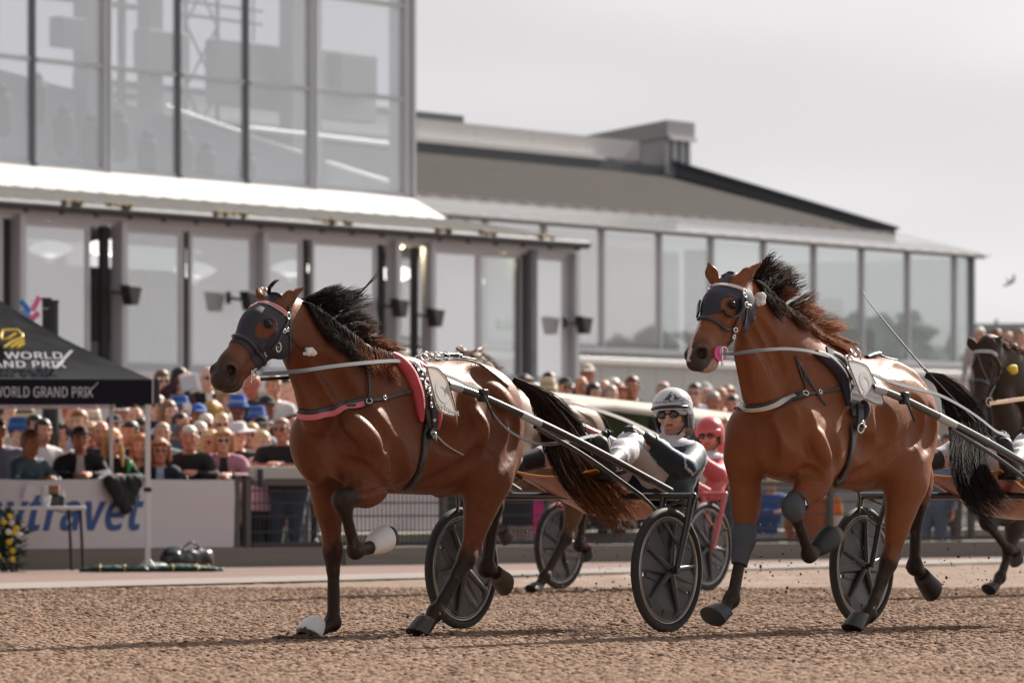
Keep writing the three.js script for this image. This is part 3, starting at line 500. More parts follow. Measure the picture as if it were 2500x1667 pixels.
// ---------------------------------------------------------------- fence, banner, tent and the things at the trackside
const inF = (x, y, z) => [fenceF.O.x + fenceF.f.x * x + fenceF.r.x * z, y, fenceF.O.z + fenceF.f.z * x + fenceF.r.z * z];
const concTex = tex(256, (u, v) => { const n = 0.78 + 0.28 * tileNoise(u, v, 10, 3, 5) + 0.2 * tileNoise(u, v, 3, 8, 3); return [n, n * 0.99, n * 0.97]; }); concTex.repeat.set(0.6, 0.6);
const conc = mat(0.3, 0.275, 0.24, 0.9, { map: concTex });
{ const g = [box(-4, 3.6, -0.03, 0.2, -0.25, 0.06), box(3.602, 24, -0.03, 0.19, -0.25, 0.10)]; const m = single('kerb_wall', g, conc, 'low grey concrete base under the trackside fence', 'kerb wall'); m.position.copy(V(...inF(0, 0, 0))); m.rotation.y = fenceF.turn; }
struct('terrace_ground', (() => { const g = merge([box(-8, 30, -0.02, 0.02, -3, -0.26), box(-8, 30, -0.02, 0.14, -4.4, -3.001), box(-8, 30, -0.02, 0.28, -7, -4.401)]); g.applyMatrix4(new THREE.Matrix4().makeRotationY(fenceF.turn).setPosition(...inF(0, 0, 0))); return g; })(), conc);
{
  const woodM = mat(0.13, 0.125, 0.115, 0.85, { map: concTex }), ironM = mat(0.035, 0.036, 0.04, 0.5, { metalness: 0.3 }), boardM = mat(0.55, 0.53, 0.5, 0.75, { map: concTex });
  const xs = u => fenceF.T([u, 1250], 0)[0];
  const p0 = xs(573), gaps = [[-3.2, p0 - 0.1, 'behind the white banner'], [xs(612), xs(1072), 'in front of the man in the black T-shirt'], [xs(1090), xs(1330), 'behind the leading sulky'], [xs(1345), xs(1640), 'behind the red driver'], [xs(1655), xs(2020), 'under the second horse'], [xs(2035), xs(2365), 'left of the muddy leg at the right edge'], [xs(2380), xs(2620), 'at the right edge of the picture']];
  for (const x of [p0, xs(601), xs(1081), xs(1337), xs(1647), xs(2027), xs(2372)]) { const t = thing('upright', 'dark fence post ' + (x === p0 ? 'at the right end of the white banner' : x === xs(601) ? 'left of the barred fence panel' : x < 6 ? 'between barred panels behind the leading sulky' : 'in the fence line, ' + (x < 7.2 ? 'left of the red driver' : x < 9 ? 'at the shoulder of the red driver' : x < 13 ? 'under the belly of the second horse' : 'below the dark horse at the right')), 'fence post', inF(x, 0, 0), fenceF.turn, 'fence posts'); part('shaft', rbox(0.075, 0.72, 0.075, 0.006, 0, 0.56, 0), woodM, t); part('cap', rbox(0.085, 0.03, 0.085, 0.006, 0, 0.935, 0), ironM, t); }
  for (const [a, b, where] of gaps) {
    const t = thing('barrier', 'dark barred trackside barrier ' + where, 'fence', inF(a, 0, 0), fenceF.turn, 'fence panels along the track'), L = b - a;
    part('top_rail', rbox(L, 0.06, 0.06, 0.008, L / 2, 0.87, 0), woodM, t); part('bottom_rail', rbox(L, 0.05, 0.05, 0.008, L / 2, 0.225, 0), ironM, t);
    for (const y of [0.36, 0.52, 0.66, 0.79]) part('cross_bar', rod([0, y, 0.012], [L, y, 0.012], 0.008, 6), ironM, t);
    const vb = rod([0, 0.235, 0], [0, 0.85, 0], 0.0065, 6), n = Math.round(L / 0.062); for (let i = 1; i < n; i++) { const m = part('bar', vb, ironM, t); m.position.x = i * L / n; }
    if (where.startsWith('in front')) { part('board', rbox(L + 0.05, 0.13, 0.03, 0.006, L / 2, 0.975, -0.01), boardM, t, 'pale board on top of the fence'); for (let i = 0; i < 3; i++) part('bracket', rbox(0.05, 0.2, 0.03, 0.004, 0.1 + i * L / 2.3, 0.92, 0.04), ironM, t); }
  }
  // banner
  const bx0 = -3.3, bx1 = p0 - 0.06, t = thing('banner', 'white cloth banner with slanting blue letters tied along the fence', 'banner', inF(0, 0, 0.05), fenceF.turn), pos = [], uv = [], ix = [], nx = 90, ny = 16;
  const Zb = (x, y) => 0.012 * fbm(x * 1.3, y * 3, 2, 3) + 0.012 * Math.sin(x * 2.2 + y * 5) * 0.6;
  for (const o of [0, -0.006]) for (let i = 0; i <= nx; i++) for (let j = 0; j <= ny; j++) { const x = lerp(bx0, bx1, i / nx), y = lerp(0.205, 0.9, j / ny); pos.push(x, y + 0.008 * Math.sin(x * 3.1) * (j / ny), Zb(x, y) + o); uv.push(x, y); }
  const q = (nx + 1) * (ny + 1); for (let i = 0; i < nx; i++) for (let j = 0; j < ny; j++) { const a = i * (ny + 1) + j, b = a + ny + 1; ix.push(a, b, a + 1, a + 1, b, b + 1, a + q, a + 1 + q, b + q, a + 1 + q, b + 1 + q, b + q); }
  part('cloth', geoFrom(pos, ix, null, uv), mat(0.6, 0.58, 0.6, 0.8), t);
  const [tx0] = fenceF.T(z6(100, 560), 0), [tx1] = fenceF.T(z6(1060, 560), 0), blue = mat(0.035, 0.09, 0.27, 0.7);
  const str = 'Åbytravet', g = lettering(str, 0.42, 0.012, fontBold, 1), bb = (g.computeBoundingBox(), g.boundingBox), sc = (tx1 - tx0) / (bb.max.x - bb.min.x) * 9 / 6.1;
  g.scale(sc, 0.92, 1); const sh = new THREE.Matrix4().set(1, 0.28, 0, 0, 0, 1, 0, 0, 0, 0, 1, 0, 0, 0, 0, 1); g.applyMatrix4(sh); g.computeBoundingBox(); g.translate(tx1 - g.boundingBox.max.x, 0.56 - (g.boundingBox.max.y + g.boundingBox.min.y) / 2, 0);
  const gp = g.attributes.position; for (let i = 0; i < gp.count; i++) gp.setZ(i, gp.getZ(i) * 0.3 + Zb(gp.getX(i), gp.getY(i)) + 0.004); g.computeVertexNormals(); part('lettering', g, blue, t);
  part('rope', Array.from({ length: 9 }, (_, i) => rod([lerp(-2.8, bx1 - 0.05, i / 8), 0.9, 0], [lerp(-2.8, bx1 - 0.05, i / 8) + 0.03, 0.945, -0.05], 0.005, 5)), M0.dark, t);
}
// black jacket hung over the fence
{ const [x, y] = fenceF.T(z6(920, 290), 0.08), f = new Field(); f.cap([-0.2, 0, 0], [0.26, 0.02, 0], 0.05, 0.045, 0.06); f.cap([-0.14, -0.05, 0.02], [-0.03, -0.27, 0.04], 0.1, 0.06, 0.06, [0, 0, 1], 0.5); f.cap([0.12, -0.05, 0.02], [0.05, -0.26, 0.04], 0.1, 0.05, 0.06, [0, 0, 1], 0.5); single('jacket', xf(f.mesh(0.018, (a, b, c) => 0.012 * noise.noise(a * 14, b * 10, c * 14)), inF(x, y, 0.1), [0, fenceF.turn, 0]), mat(0.014, 0.014, 0.017, 0.85), 'black jacket hanging over the fence top between the tent poles', 'jacket'); }
// ---- pop-up tent
const tentF = new Frame(-3.55, 55, 0.2);
{
  const t = thing('canopy_tent', 'dark navy pop-up tent with white race lettering and a yellow emblem', 'tent', [-3.55, 0, -55], 0.2), S = 2.75;
  const navy = mat(0.009, 0.01, 0.017, 0.6, { specularIntensity: 0.3 }), navyIn = mat(0.05, 0.045, 0.06, 0.7, { transmission: 0.3 });
  const yv0 = 1.63, yv1 = 1.87, yp = 2.74, ax = -S / 2 - 0.02, az = -S / 2;
  // roof: four sagging triangles
  const tri = (A, B) => { const n = 26, pos = [], ix = [], uv = []; const Cc = V(ax, yp, az); for (let i = 0; i <= n; i++) for (let j = 0; j <= n; j++) { const e = V(...A).lerp(V(...B), j / n), p = e.clone().lerp(Cc, i / n), s = Math.sin(Math.PI * i / n) * 0.05 + 0.055 * Math.sin(Math.PI * j / n) * (1 - i / n) * Math.sin(Math.PI * Math.min(1, i / n + 0.15)); p.y -= s; const w = 0.012 * fbm(p.x * 2.4, p.y * 2.4, p.z * 2.4 + 5, 3) * 2 * Math.sin(Math.PI * Math.min(i / n, 1)) ; p.y += w; pos.push(p.x, p.y, p.z); uv.push(j / n, i / n); } for (let i = 0; i < n; i++) for (let j = 0; j < n; j++) { const a = i * (n + 1) + j; ix.push(a, a + 1, a + n + 1, a + 1, a + n + 2, a + n + 1); } return geoFrom(pos, ix, null, uv); };
  const c = [[0.04, yv1, 0.04], [0.04, yv1, -S - 0.04], [-S - 0.04, yv1, -S - 0.04], [-S - 0.04, yv1, 0.04]];
  part('roof_cloth', [tri(c[3], c[0]), tri(c[0], c[1]), tri(c[1], c[2]), tri(c[2], c[3])], navy, t);
  const val = (A, B, sag = 0.02) => { const n = 40, pos = [], ix = [], uv = []; const d = V(...B).sub(V(...A)), nn = V(-d.z, 0, d.x).normalize(); for (let i = 0; i <= n; i++) for (let k = 0; k <= 6; k++) { const p = V(...A).lerp(V(...B), i / n), w = 0.012 * Math.sin(i * 0.8) * (k / 6) + 0.01 * fbm(i * 0.3, k * 0.3, 1, 2); p.y = lerp(yv1, yv0, k / 6) - sag * 0.5 * Math.sin(Math.PI * i / n) * (k / 6); p.addScaledVector(nn, w); pos.push(p.x, p.y, p.z); uv.push(i / n, k / 6); } for (let i = 0; i < n; i++) for (let k = 0; k < 6; k++) { const a = i * 7 + k; ix.push(a, a + 1, a + 7, a + 1, a + 8, a + 7); } return geoFrom(pos, ix, null, uv); };
  part('valance', [val(c[3], c[0]), val(c[0], c[1])], navy, t); const bv = part('valance', [val(c[1], c[2]), val(c[2], c[3])], mat(0.3, 0.24, 0.28, 0.7, { transmission: 0.35 }), t, 'rear valance with small gold blocks'); part('gold_block', [0, 1, 2].map(i => rbox(0.05, 0.07, 0.012, 0.01, -0.75 + i * 0.07, yv0 + 0.06, -S + 0.0)), M0.gold = mat(0.7, 0.45, 0.12, 0.6), bv);
  const poleM = mat(0.68, 0.68, 0.69, 0.4), pole = (x, z, r) => { const p = part('pole', [rbox(r * 2, 1.7, r * 2, 0.006, x, 0.87, z)], poleM, t); part('clamp', rbox(r * 3, 0.045, r * 3, 0.01, x, z > -0.5 ? 0.80 : 0.84, z), M0.dark, p); part('foot', [rbox(r * 4, 0.012, r * 4, 0.004, x, 0.006, z), ...[0, 1, 2, 3].map(k => rod([x, 0.14, z], [x + Math.cos(k * 1.57 + 0.4) * 0.1, 0.015, z + Math.sin(k * 1.57 + 0.4) * 0.1], 0.01, 6))], poleM, p); };
  pole(0, 0, 0.024); pole(0, -S, 0.019); pole(-S, 0, 0.024); pole(-S, -S, 0.019);
  part('strut', [rod([0, yv1 - 0.05, 0], [-S, yv1 - 0.05, 0], 0.012), rod([0, yv1 - 0.05, 0], [0, yv1 - 0.05, -S], 0.012), rod([0, 1.55, -0.02], [ax, yp - 0.1, az], 0.012)], poleM, t); part('edge_tape', [rod([0.045, yv0 + 0.01, 0.045], [0.045, yv1, 0.045], 0.006, 6)], M0.white, t);
  part('corner_pad', rbox(0.07, 0.25, 0.06, 0.02, 0.085, (yv0 + yv1) / 2 + 0.01, 0.0), M0.dark, t);
  // lettering on valance and roof slope
  const wm = mat(0.66, 0.66, 0.72, 0.6), ym = mat(0.75, 0.52, 0.03, 0.5);
  const vt = lettering('WORLD GRAND PRIX', 0.1, 0.004, fontReg, 1), [a0] = tentF.T(zw(0, 905), 0.05), [a1] = tentF.T(zw(212, 905), 0.05); vt.computeBoundingBox(); { const w = vt.boundingBox.max.x - vt.boundingBox.min.x, s = (a1 - a0) / w * 16.4 / 15.2; vt.scale(s, 1.0, 1); vt.computeBoundingBox(); vt.translate(a1 - vt.boundingBox.max.x, 1.745, 0.068); part('lettering', [vt, bar(V(a1 - 0.065, 1.72, 0.07), V(a1 + 0.05, 1.84, 0.066), 0.018, 0.006)], wm, t); }
  const slope = V(c[0][0], c[0][1], c[0][2]), up = V(0, yp - yv1, az - 0.04).normalize(), nrm = V(1, 0, 0).cross(up).normalize();
  const onSlope = uv => { const d = tentF.ray(...uv), k = slope.clone().addScaledVector(nrm, 0.0).sub(tentF.eye).dot(nrm) / d.dot(nrm); return tentF.eye.clone().addScaledVector(d, k); };
  const face = (g, uv, lift) => { const p = onSlope(uv); g.applyMatrix4(new THREE.Matrix4().makeBasis(V(1, 0, 0), up, nrm).setPosition(p.x + nrm.x * lift, p.y + nrm.y * lift, p.z + nrm.z * lift)); return g; };
  const capH = onSlope(z5(243, 531)).distanceTo(onSlope(z5(243, 580)));
  const wide = (txt, uA, uB, uvC) => { const g = lettering(txt, capH * 0.95, 0.006, fontReg); g.computeBoundingBox(); const s = onSlope(uB).x - onSlope(uA).x; g.scale(s / (g.boundingBox.max.x - g.boundingBox.min.x), 1, 1); return face(g, uvC, -0.012); };
  const L1 = wide('WORLD', z5(30, 560), z5(455, 560), z5(243, 560)), L2 = wide('GRAND PRIX', z5(-215, 625), z5(478, 625), z5(132, 625));
  part('lettering', [L1, L2, bar(onSlope(z5(400, 655)).addScaledVector(nrm, -0.01), onSlope(z5(522, 525)).addScaledVector(nrm, -0.01), 0.03, 0.01)], wm, t);
  const E = pts => tube(zz(z5, ...pts).map(q => onSlope(q).addScaledVector(nrm, -0.005)), 0.016, 6);
  part('emblem', [E([0, 425, 20, 380, 120, 375, 160, 410, 160, 430]), E([0, 425, 10, 445, 60, 440, 110, 405]), E([25, 505, 85, 465, 165, 432]), E([75, 505, 120, 478, 172, 455]), E([125, 505, 150, 490, 175, 478])], ym, t);
}
for (const [i, [x, z, a, L, y]] of [[0.34, 0.1, 0.1, 0.62, 0.07], [-0.36, 0.12, 3.0, 0.6, 0.06], [0.12, -0.3, 0.9, 0.5, 0.08], [0.5, -0.12, 0.35, 0.55, 0.05]].entries()) {
  const p = tentF, w = V(-3.55 + Math.cos(0.2) * x + Math.sin(0.2) * z, 0, -55 - Math.sin(0.2) * x + Math.cos(0.2) * z), t = thing('sandbag', 'green weight bag at the front tent pole, ' + ['towards the right front', 'lying to the left', 'standing highest behind the pole', 'farthest to the right'][i], 'weight bag', w.toArray(), a + 0.2, 'green weight bags round the tent pole');
  const f = new Field(); f.cap([-L / 2, y * 0.4, 0], [L / 2, y * 0.35, 0], y * 0.9, y * 0.6, 0.03, [0, 1, 0], 0.6); f.ell([0, y * 0.5, 0], [L * 0.35, y * 0.62, 0.1], 0.03); part('bag', f.mesh(0.014, (q, b, c) => 0.008 * noise.noise(q * 16, b * 16, c * 16)), mat(0.008, 0.045, 0.03, 0.55), t); part('strap', [-0.2, 0.2].map(k => xf(new THREE.TorusGeometry(0.075, 0.008, 6, 16), [k * L, y * 0.42, 0], [0, Math.PI / 2, 0], [1.15, 0.62, 1])), mat(0.5, 0.38, 0.08, 0.6), t);
}
{ const t = thing('duffel_bag', 'black shiny bag lying against the base below the banner', 'bag', at(...z6(1420, 935), 57).setY(0).toArray(), 0.7); const f = new Field(); f.cap([-0.2, 0.1, 0], [0.2, 0.1, 0], 0.13, 0.11, 0.04); part('bag', f.mesh(0.018, (a, b, c) => 0.02 * noise.noise(a * 9, b * 9, c * 9)), mat(0.014, 0.014, 0.018, 0.3, { clearcoat: 0.5 }), t); part('handle', tube(curve([V(-0.12, 0.2, 0.05), V(0, 0.27, 0.06), V(0.12, 0.2, 0.05)], 10), 0.01, 6), M0.dark, t); }
// two tall dark columns behind the tent, small flags
for (const [i, u, r, v0] of [[0, 113, 0.05, 734], [1, 128, 0.06, 740]]) { const d = 58.6, b = at(u, 1195, d), t = thing('pole', i ? 'thicker grey black column behind the tent, right one of a pair' : 'slim black column with a pale cap line behind the tent', 'pole', [b.x, 0, b.z], 0); const h = at(u, v0, d).y; part('shaft', rod([0, 0, 0], [0, h, 0], r, 16), i ? mat(0.03, 0.036, 0.036, 0.4) : M0.dark, t); part('cap', rod([0, h, 0], [0, h + 0.03, 0], r * 1.1, 16), M0.dark, t); part('cap_ring', rod([0, h - 0.09, 0], [0, h - 0.075, 0], r * 1.04, 16), i ? M0.dark : mat(0.4, 0.4, 0.42, 0.5), t); }
{ const p = at(75, 757, 60), t = thing('paper_flag', 'small pink and blue flags sticking up behind the tent', 'flags', p.toArray()); part('stick', rod([0, -1.2, 0], [0, 0.1, 0], 0.006, 6), M0.white, t); for (const [x, y, r, m] of [[-0.06, 0.04, 0.7, mat(0.06, 0.25, 0.6, 0.7)], [0.05, 0.07, -0.5, mat(0.8, 0.2, 0.4, 0.7)], [0.02, -0.08, -0.9, mat(0.75, 0.15, 0.3, 0.7)], [-0.04, -0.06, 0.9, mat(0.2, 0.35, 0.7, 0.7)]]) part('flag', xf(rbox(0.06, 0.17, 0.008, 0.004), [x, y, 0], [0.1, 0.3, r]), m, t); }
// table, its things, wreath
const tabD = 55.6;
{
  const [p0, p1] = [at(-40, 1240, tabD), at(206, 1240, tabD)], y = p0.y, t = thing('folding_table', 'white topped folding table with black legs in front of the banner', 'table', [(p0.x + p1.x) / 2, 0, -tabD], 0.12), L = (p1.x - p0.x) / 2;
  part('table_top', rbox(L * 2, 0.035, 0.6, 0.012, 0, y, 0), mat(0.72, 0.71, 0.7, 0.4), t);
  for (const [a, b] of [[0.95, 0.22], [0.76, -0.22], [-0.95, 0.22], [-0.76, -0.22]]) part('leg', [rod([L * a - 0.03, y - 0.02, b], [L * a, 0, b], 0.016), rod([L * a - 0.03, y - 0.05, b], [L * (a - 0.35), y - 0.02, b], 0.008, 6)], M0.dark, t);
  const put = (u, v, dz = 0) => { const w = at(u, v, tabD - dz); return [w.x, y + 0.018, w.z]; };
  for (const [i, u] of [[0, 106], [1, 113]]) { const c = thing('plastic_cup', i ? 'clear plastic cup on the table, nearer the camera' : 'stack of clear plastic cups on the white table', 'cup', put(u, 1235, i * 0.2)); const h = i ? 0.1 : 0.2; part('cup', xf(lathe([[0.03, 0], [0.044, h], [0.042, h], [0.028, 0.004]]), [0, 0, 0]), mat(0.8, 0.8, 0.82, 0.15, { transmission: 0.55 }), c); part('rim', xf(new THREE.TorusGeometry(0.044, 0.003, 6, 24).rotateX(Math.PI / 2), [0, h, 0]), M0.white, c); }
  const cm = thing('camera', 'black camera standing on the right end of the white table', 'camera', put(138, 1235)); part('camera_body', rbox(0.15, 0.1, 0.07, 0.015, 0, 0.05, 0), M0.dark, cm); part('lens', xf(new THREE.CylinderGeometry(0.04, 0.036, 0.09, 20).rotateX(Math.PI / 2), [-0.02, 0.05, 0.08]), M0.dark, cm); part('viewfinder', rbox(0.06, 0.03, 0.05, 0.01, -0.01, 0.112, 0), M0.dark, cm); part('flash', rbox(0.04, 0.06, 0.03, 0.008, 0.05, 0.125, 0), mat(0.5, 0.5, 0.52, 0.5), cm);
  const bx = thing('cardboard_box', 'small brown and black box behind the camera on the table', 'box', put(131, 1235, -0.2)); part('box', rbox(0.1, 0.2, 0.09, 0.006, 0, 0.1, 0), M0.dark, bx); part('lid', rbox(0.104, 0.075, 0.094, 0.006, 0, 0.166, 0), mat(0.28, 0.12, 0.05, 0.7), bx);
  const wr = thing('flower_wreath', 'round victory wreath of yellow, white and orange flowers leaning at the left edge', 'wreath', at(-6, 1195, 55.0).setY(0).toArray(), 0.3); const R = 0.16, cy = 0.28;
  const leaves = []; for (let i = 0; i < 420; i++) { const a = rnd() * 6.28, r = R + rr(-0.12, 0.16), g = new THREE.ConeGeometry(0.018, 0.1, 4); g.scale(1, 1, 0.35); leaves.push(xf(g, [Math.cos(a) * r, cy + Math.sin(a) * r * 1.15, rr(-0.04, 0.06)], [rr(-1.2, 1.2), rr(-1, 1), a - 1.57 + rr(-0.9, 0.9)])); } part('foliage', leaves, mat(0.02, 0.045, 0.022, 0.6), wr); wr.children.at(-1).userData.kind = 'stuff';
  const fc = [mat(0.8, 0.55, 0.03, 0.6), mat(0.78, 0.72, 0.62, 0.6), mat(0.75, 0.28, 0.05, 0.6)]; for (let i = 0; i < 30; i++) { const a = rnd() * 6.28, r = R + rr(-0.07, 0.1), m = fc[Math.floor(rnd() * 3)], g = []; for (let k = 0; k < 7; k++) { const b = k / 7 * 6.28; g.push(xf(new THREE.SphereGeometry(0.016, 8, 6), [Math.cos(b) * 0.016, Math.sin(b) * 0.016, 0], [0, 0, b], [1.2, 0.8, 0.6])); } g.push(xf(new THREE.SphereGeometry(0.013, 8, 6), [0, 0, 0.008])); part('flower', xf(merge(g), [Math.cos(a) * r, cy + Math.sin(a) * r * 1.15, 0.075 + rr(0, 0.03)], [rr(-0.5, 0.5), rr(-0.5, 0.5), 0]), m, wr); }
}
// cream stall roof behind the drivers
{ const t = thing('stall', 'market stall with a cream fabric roof and dark green inside behind the drivers', 'stall', [fenceF.O.x, 0, fenceF.O.z], fenceF.turn); const zs = -1.6, P = q => fenceF.T(q, zs); const pts = [[1300, 975], [1400, 972], [1500, 980], [1600, 992], [1700, 1003], [1790, 1012]].map(P); const pos = [], ix = []; pts.forEach(([x, y], i) => { for (const [dy, dz] of [[0.03, -1.6], [0.1, -0.8], [0.015, 0], [-0.12 - 0.03 * Math.sin(i * 1.9), 0.02], [-0.13 - 0.03 * Math.sin(i * 1.9), 0.0]]) pos.push(x, y + dy, zs + dz); }); for (let i = 0; i < pts.length - 1; i++) for (let k = 0; k < 4; k++) { const a = i * 5 + k; ix.push(a, a + 1, a + 5, a + 1, a + 6, a + 5); } part('roof_cloth', geoFrom(pos, ix), mat(0.5, 0.46, 0.4, 0.8), t); part('back_cloth', box(pts[0][0], pts[5][0], 0.5, pts[2][1] - 0.08, zs - 1.4, zs - 1.36), mat(0.035, 0.05, 0.025, 0.9), t); for (const i of [0, 5]) part('pole', rod([pts[i][0], 0, zs], [pts[i][0], pts[i][1], zs], 0.025), aluDark, t); }
// magenta folding chairs, traffic cone
for (const [i, q, where] of [[0, zq(1045, 200), 'its back facing the track'], [1, zq(920, 270), 'lower, half hidden beside the grey trousers']]) { const d = fenceD(q[0], 0.55 + i * 0.3), b = at(...q, d), y0 = b.y, t = thing('folding_chair', 'magenta folding chair behind the fence, ' + where, 'chair', [b.x, 0, b.z], 0.6 - i * 0.5, 'magenta folding chairs'); const mg = mat(0.6, 0.03, 0.24, 0.7); part('backrest', rbox(0.5, 0.3, 0.02, 0.01, 0, y0, 0), mg, t); part('seat', rbox(0.5, 0.02, 0.45, 0.01, 0, y0 - 0.38, 0.25), mg, t); for (const s of [-1, 1]) for (const z of [0, 0.45]) part('leg', rod([s * 0.25, z ? y0 - 0.38 : y0 + 0.16, z], [s * 0.27, 0, z ? 0.5 : -0.05], 0.012), M0.dark, t); }
{ const q = zi(1430, 330), d = fenceD(q[0], 0.9), b = at(...q, d), t = thing('traffic_cone', 'orange cone behind the fence below the second horse', 'cone', [b.x, 0, b.z]); const h = at(q[0], zi(1430, 130)[1], d).y; part('cone', lathe([[0.15, 0.03], [0.145, 0.05], [0.03, h], [0.001, h]]), mat(0.7, 0.2, 0.03, 0.5), t); part('base', rbox(0.36, 0.03, 0.36, 0.01, 0, 0.016, 0), mat(0.6, 0.16, 0.03, 0.6), t); part('band', lathe([[0.106, h * 0.42], [0.071, h * 0.68], [0.073, h * 0.68], [0.109, h * 0.42]]), M0.white, t); }
// ---------------------------------------------------------------- people (facing +z, feet at the origin)
const hexCol = h => new THREE.Color(h);
const headField = (() => {
  const f = new Field(), X = [1, 0, 0];
  f.ell([0, 0.035, -0.012], [0.076, 0.092, 0.096], 0.03); f.cap([0, -0.02, 0.026], [0, -0.078, 0.04], 0.062, 0.042, 0.04, X, 0.92);
  f.ell([0, -0.102, 0.062], [0.026, 0.02, 0.022], 0.025); f.cap([-0.045, -0.06, 0.0], [-0.015, -0.1, 0.045], 0.03, 0.02, 0.03); f.cap([0.045, -0.06, 0.0], [0.015, -0.1, 0.045], 0.03, 0.02, 0.03);
  f.cap([-0.05, 0.028, 0.062], [0.05, 0.028, 0.062], 0.017, 0.017, 0.025);
  for (const s of [-1, 1]) {
    f.ell([s * 0.032, 0.004, 0.088], [0.019, 0.013, 0.016], 0.014, null, 1); f.ell([s * 0.032, 0.003, 0.073], [0.0125, 0.0115, 0.0125], 0.004);
    f.ell([s * 0.046, -0.022, 0.062], [0.024, 0.02, 0.02], 0.025); f.ell([s * 0.079, -0.005, -0.008], [0.009, 0.031, 0.019], 0.008, [0, s * 0.35, 0]); f.ell([s * 0.013, -0.043, 0.096], [0.011, 0.009, 0.01], 0.01);
  }
  f.cap([0, 0.012, 0.082], [0, -0.036, 0.106], 0.011, 0.0145, 0.012);
  f.cap([-0.02, -0.066, 0.082], [0.02, -0.066, 0.082], 0.0085, 0.0085, 0.008); f.cap([-0.018, -0.079, 0.081], [0.018, -0.079, 0.081], 0.009, 0.009, 0.008);
  f.cap([-0.024, -0.0725, 0.098], [0.024, -0.0725, 0.098], 0.0025, 0.0025, 0.006, null, 1, 1);
  f.cap([0, -0.05, -0.022], [0, -0.16, -0.03], 0.054, 0.058, 0.03);
  return f;
})();
function paintHead(g, beard) {
  return paint(g, (x, y, z, o) => {
    const n = 1 + 0.10 * fbm(x * 60, y * 60, z * 60, 2) + 0.08 * fbm(x * 14 + 3, y * 14, z * 14, 2); let c = [n, n, n];
    const ax = Math.abs(x);
    if (z > 0.06 && Math.hypot(x, (y + 0.0725) * 1.7) < 0.024) c = [0.85, 0.55, 0.52];
    if (z > 0.06 && Math.hypot((ax - 0.032) / 0.013, (y - 0.003) / 0.0065) < 1) c = ax > 0.025 && ax < 0.039 ? [0.05, 0.05, 0.06] : [1.1, 1.2, 1.3];
    if (z > 0.055 && Math.abs(y - 0.026 + (ax - 0.03) * (ax > 0.03 ? 0.3 : 0)) < 0.0055 && ax > 0.014 && ax < 0.052) c = [0.3, 0.24, 0.2];
    if (beard) { const lip = smooth(0.018, 0.027, Math.hypot(x, (y + 0.0725) * 1.9)), jaw = smooth(-0.058, -0.082, y + 0.35 * Math.max(0, 0.03 - ax) - 0.25 * Math.max(0, ax - 0.045)) * smooth(-0.14, -0.12, y) * smooth(-0.03, 0.02, z), mo = smooth(0.03, 0.022, ax) * smooth(-0.05, -0.055, y) * smooth(-0.07, -0.064, y) * smooth(0.07, 0.085, z), k = 0.72 * Math.max(jaw, mo) * lip * (0.85 + 0.4 * fbm(x * 200, y * 200, z * 200, 1)); c = c.map((v, i) => lerp(v, [0.36, 0.24, 0.18][i], clamp(k))); }
    o[0] = c[0]; o[1] = c[1]; o[2] = c[2];
  });
}
const headGeo = paintHead(headField.mesh(0.0105)), headGeoBeard = paintHead(headField.mesh(0.0105), true);
const handGeo = (() => {                                  // a lightly curled left hand: wrist at the origin, fingers along +y, palm towards +z
  const f = new Field();
  f.cap([0, -0.015, 0], [0, 0.02, 0], 0.022, 0.025, 0.015, [0, 0, 1], 0.75); f.ell([0, 0.05, 0], [0.037, 0.045, 0.016], 0.015);
  [[-0.028, 0.088, 0.062], [-0.0095, 0.094, 0.074], [0.0095, 0.092, 0.069], [0.027, 0.084, 0.055]].forEach(([x, y, l]) => { const a = [x, y - 0.012, 0], b = [x * 1.12, y + l * 0.42, 0.008], c = [x * 1.15, y + l * 0.74, 0.028], d = [x * 1.1, y + l * 0.82, 0.047]; f.cap(a, b, 0.0105, 0.0095, 0.006); f.cap(b, c, 0.0095, 0.0085, 0.003); f.cap(c, d, 0.0085, 0.007, 0.003); });
  f.cap([-0.03, 0.025, 0.006], [-0.055, 0.06, 0.02], 0.0145, 0.011, 0.012); f.cap([-0.055, 0.06, 0.02], [-0.055, 0.088, 0.034], 0.0105, 0.008, 0.004);
  return paint(f.mesh(0.0105), (x, y, z, o) => { const n = 1 + 0.1 * fbm(x * 70, y * 70, z * 70, 2); o[0] = o[1] = o[2] = n; });
})();
function handAt(elbow, wrist, palm, s) {                 // the hand placed at the end of a forearm
  const y = V(...wrist).sub(V(...elbow)).normalize(), z = V(...palm); z.addScaledVector(y, -z.dot(y)).normalize(); const x = y.clone().cross(z);
  const g = handGeo.clone(); if (s > 0) { g.scale(-1, 1, 1); const a = g.index.array; g.setIndex(new THREE.BufferAttribute(new Uint32Array(a.length), 1)); const b = g.index.array; for (let i = 0; i < a.length; i += 3) { b[i] = a[i]; b[i + 1] = a[i + 2]; b[i + 2] = a[i + 1]; } }
  g.applyMatrix4(new THREE.Matrix4().makeBasis(x, y, z).setPosition(V(...wrist))); return g;
}
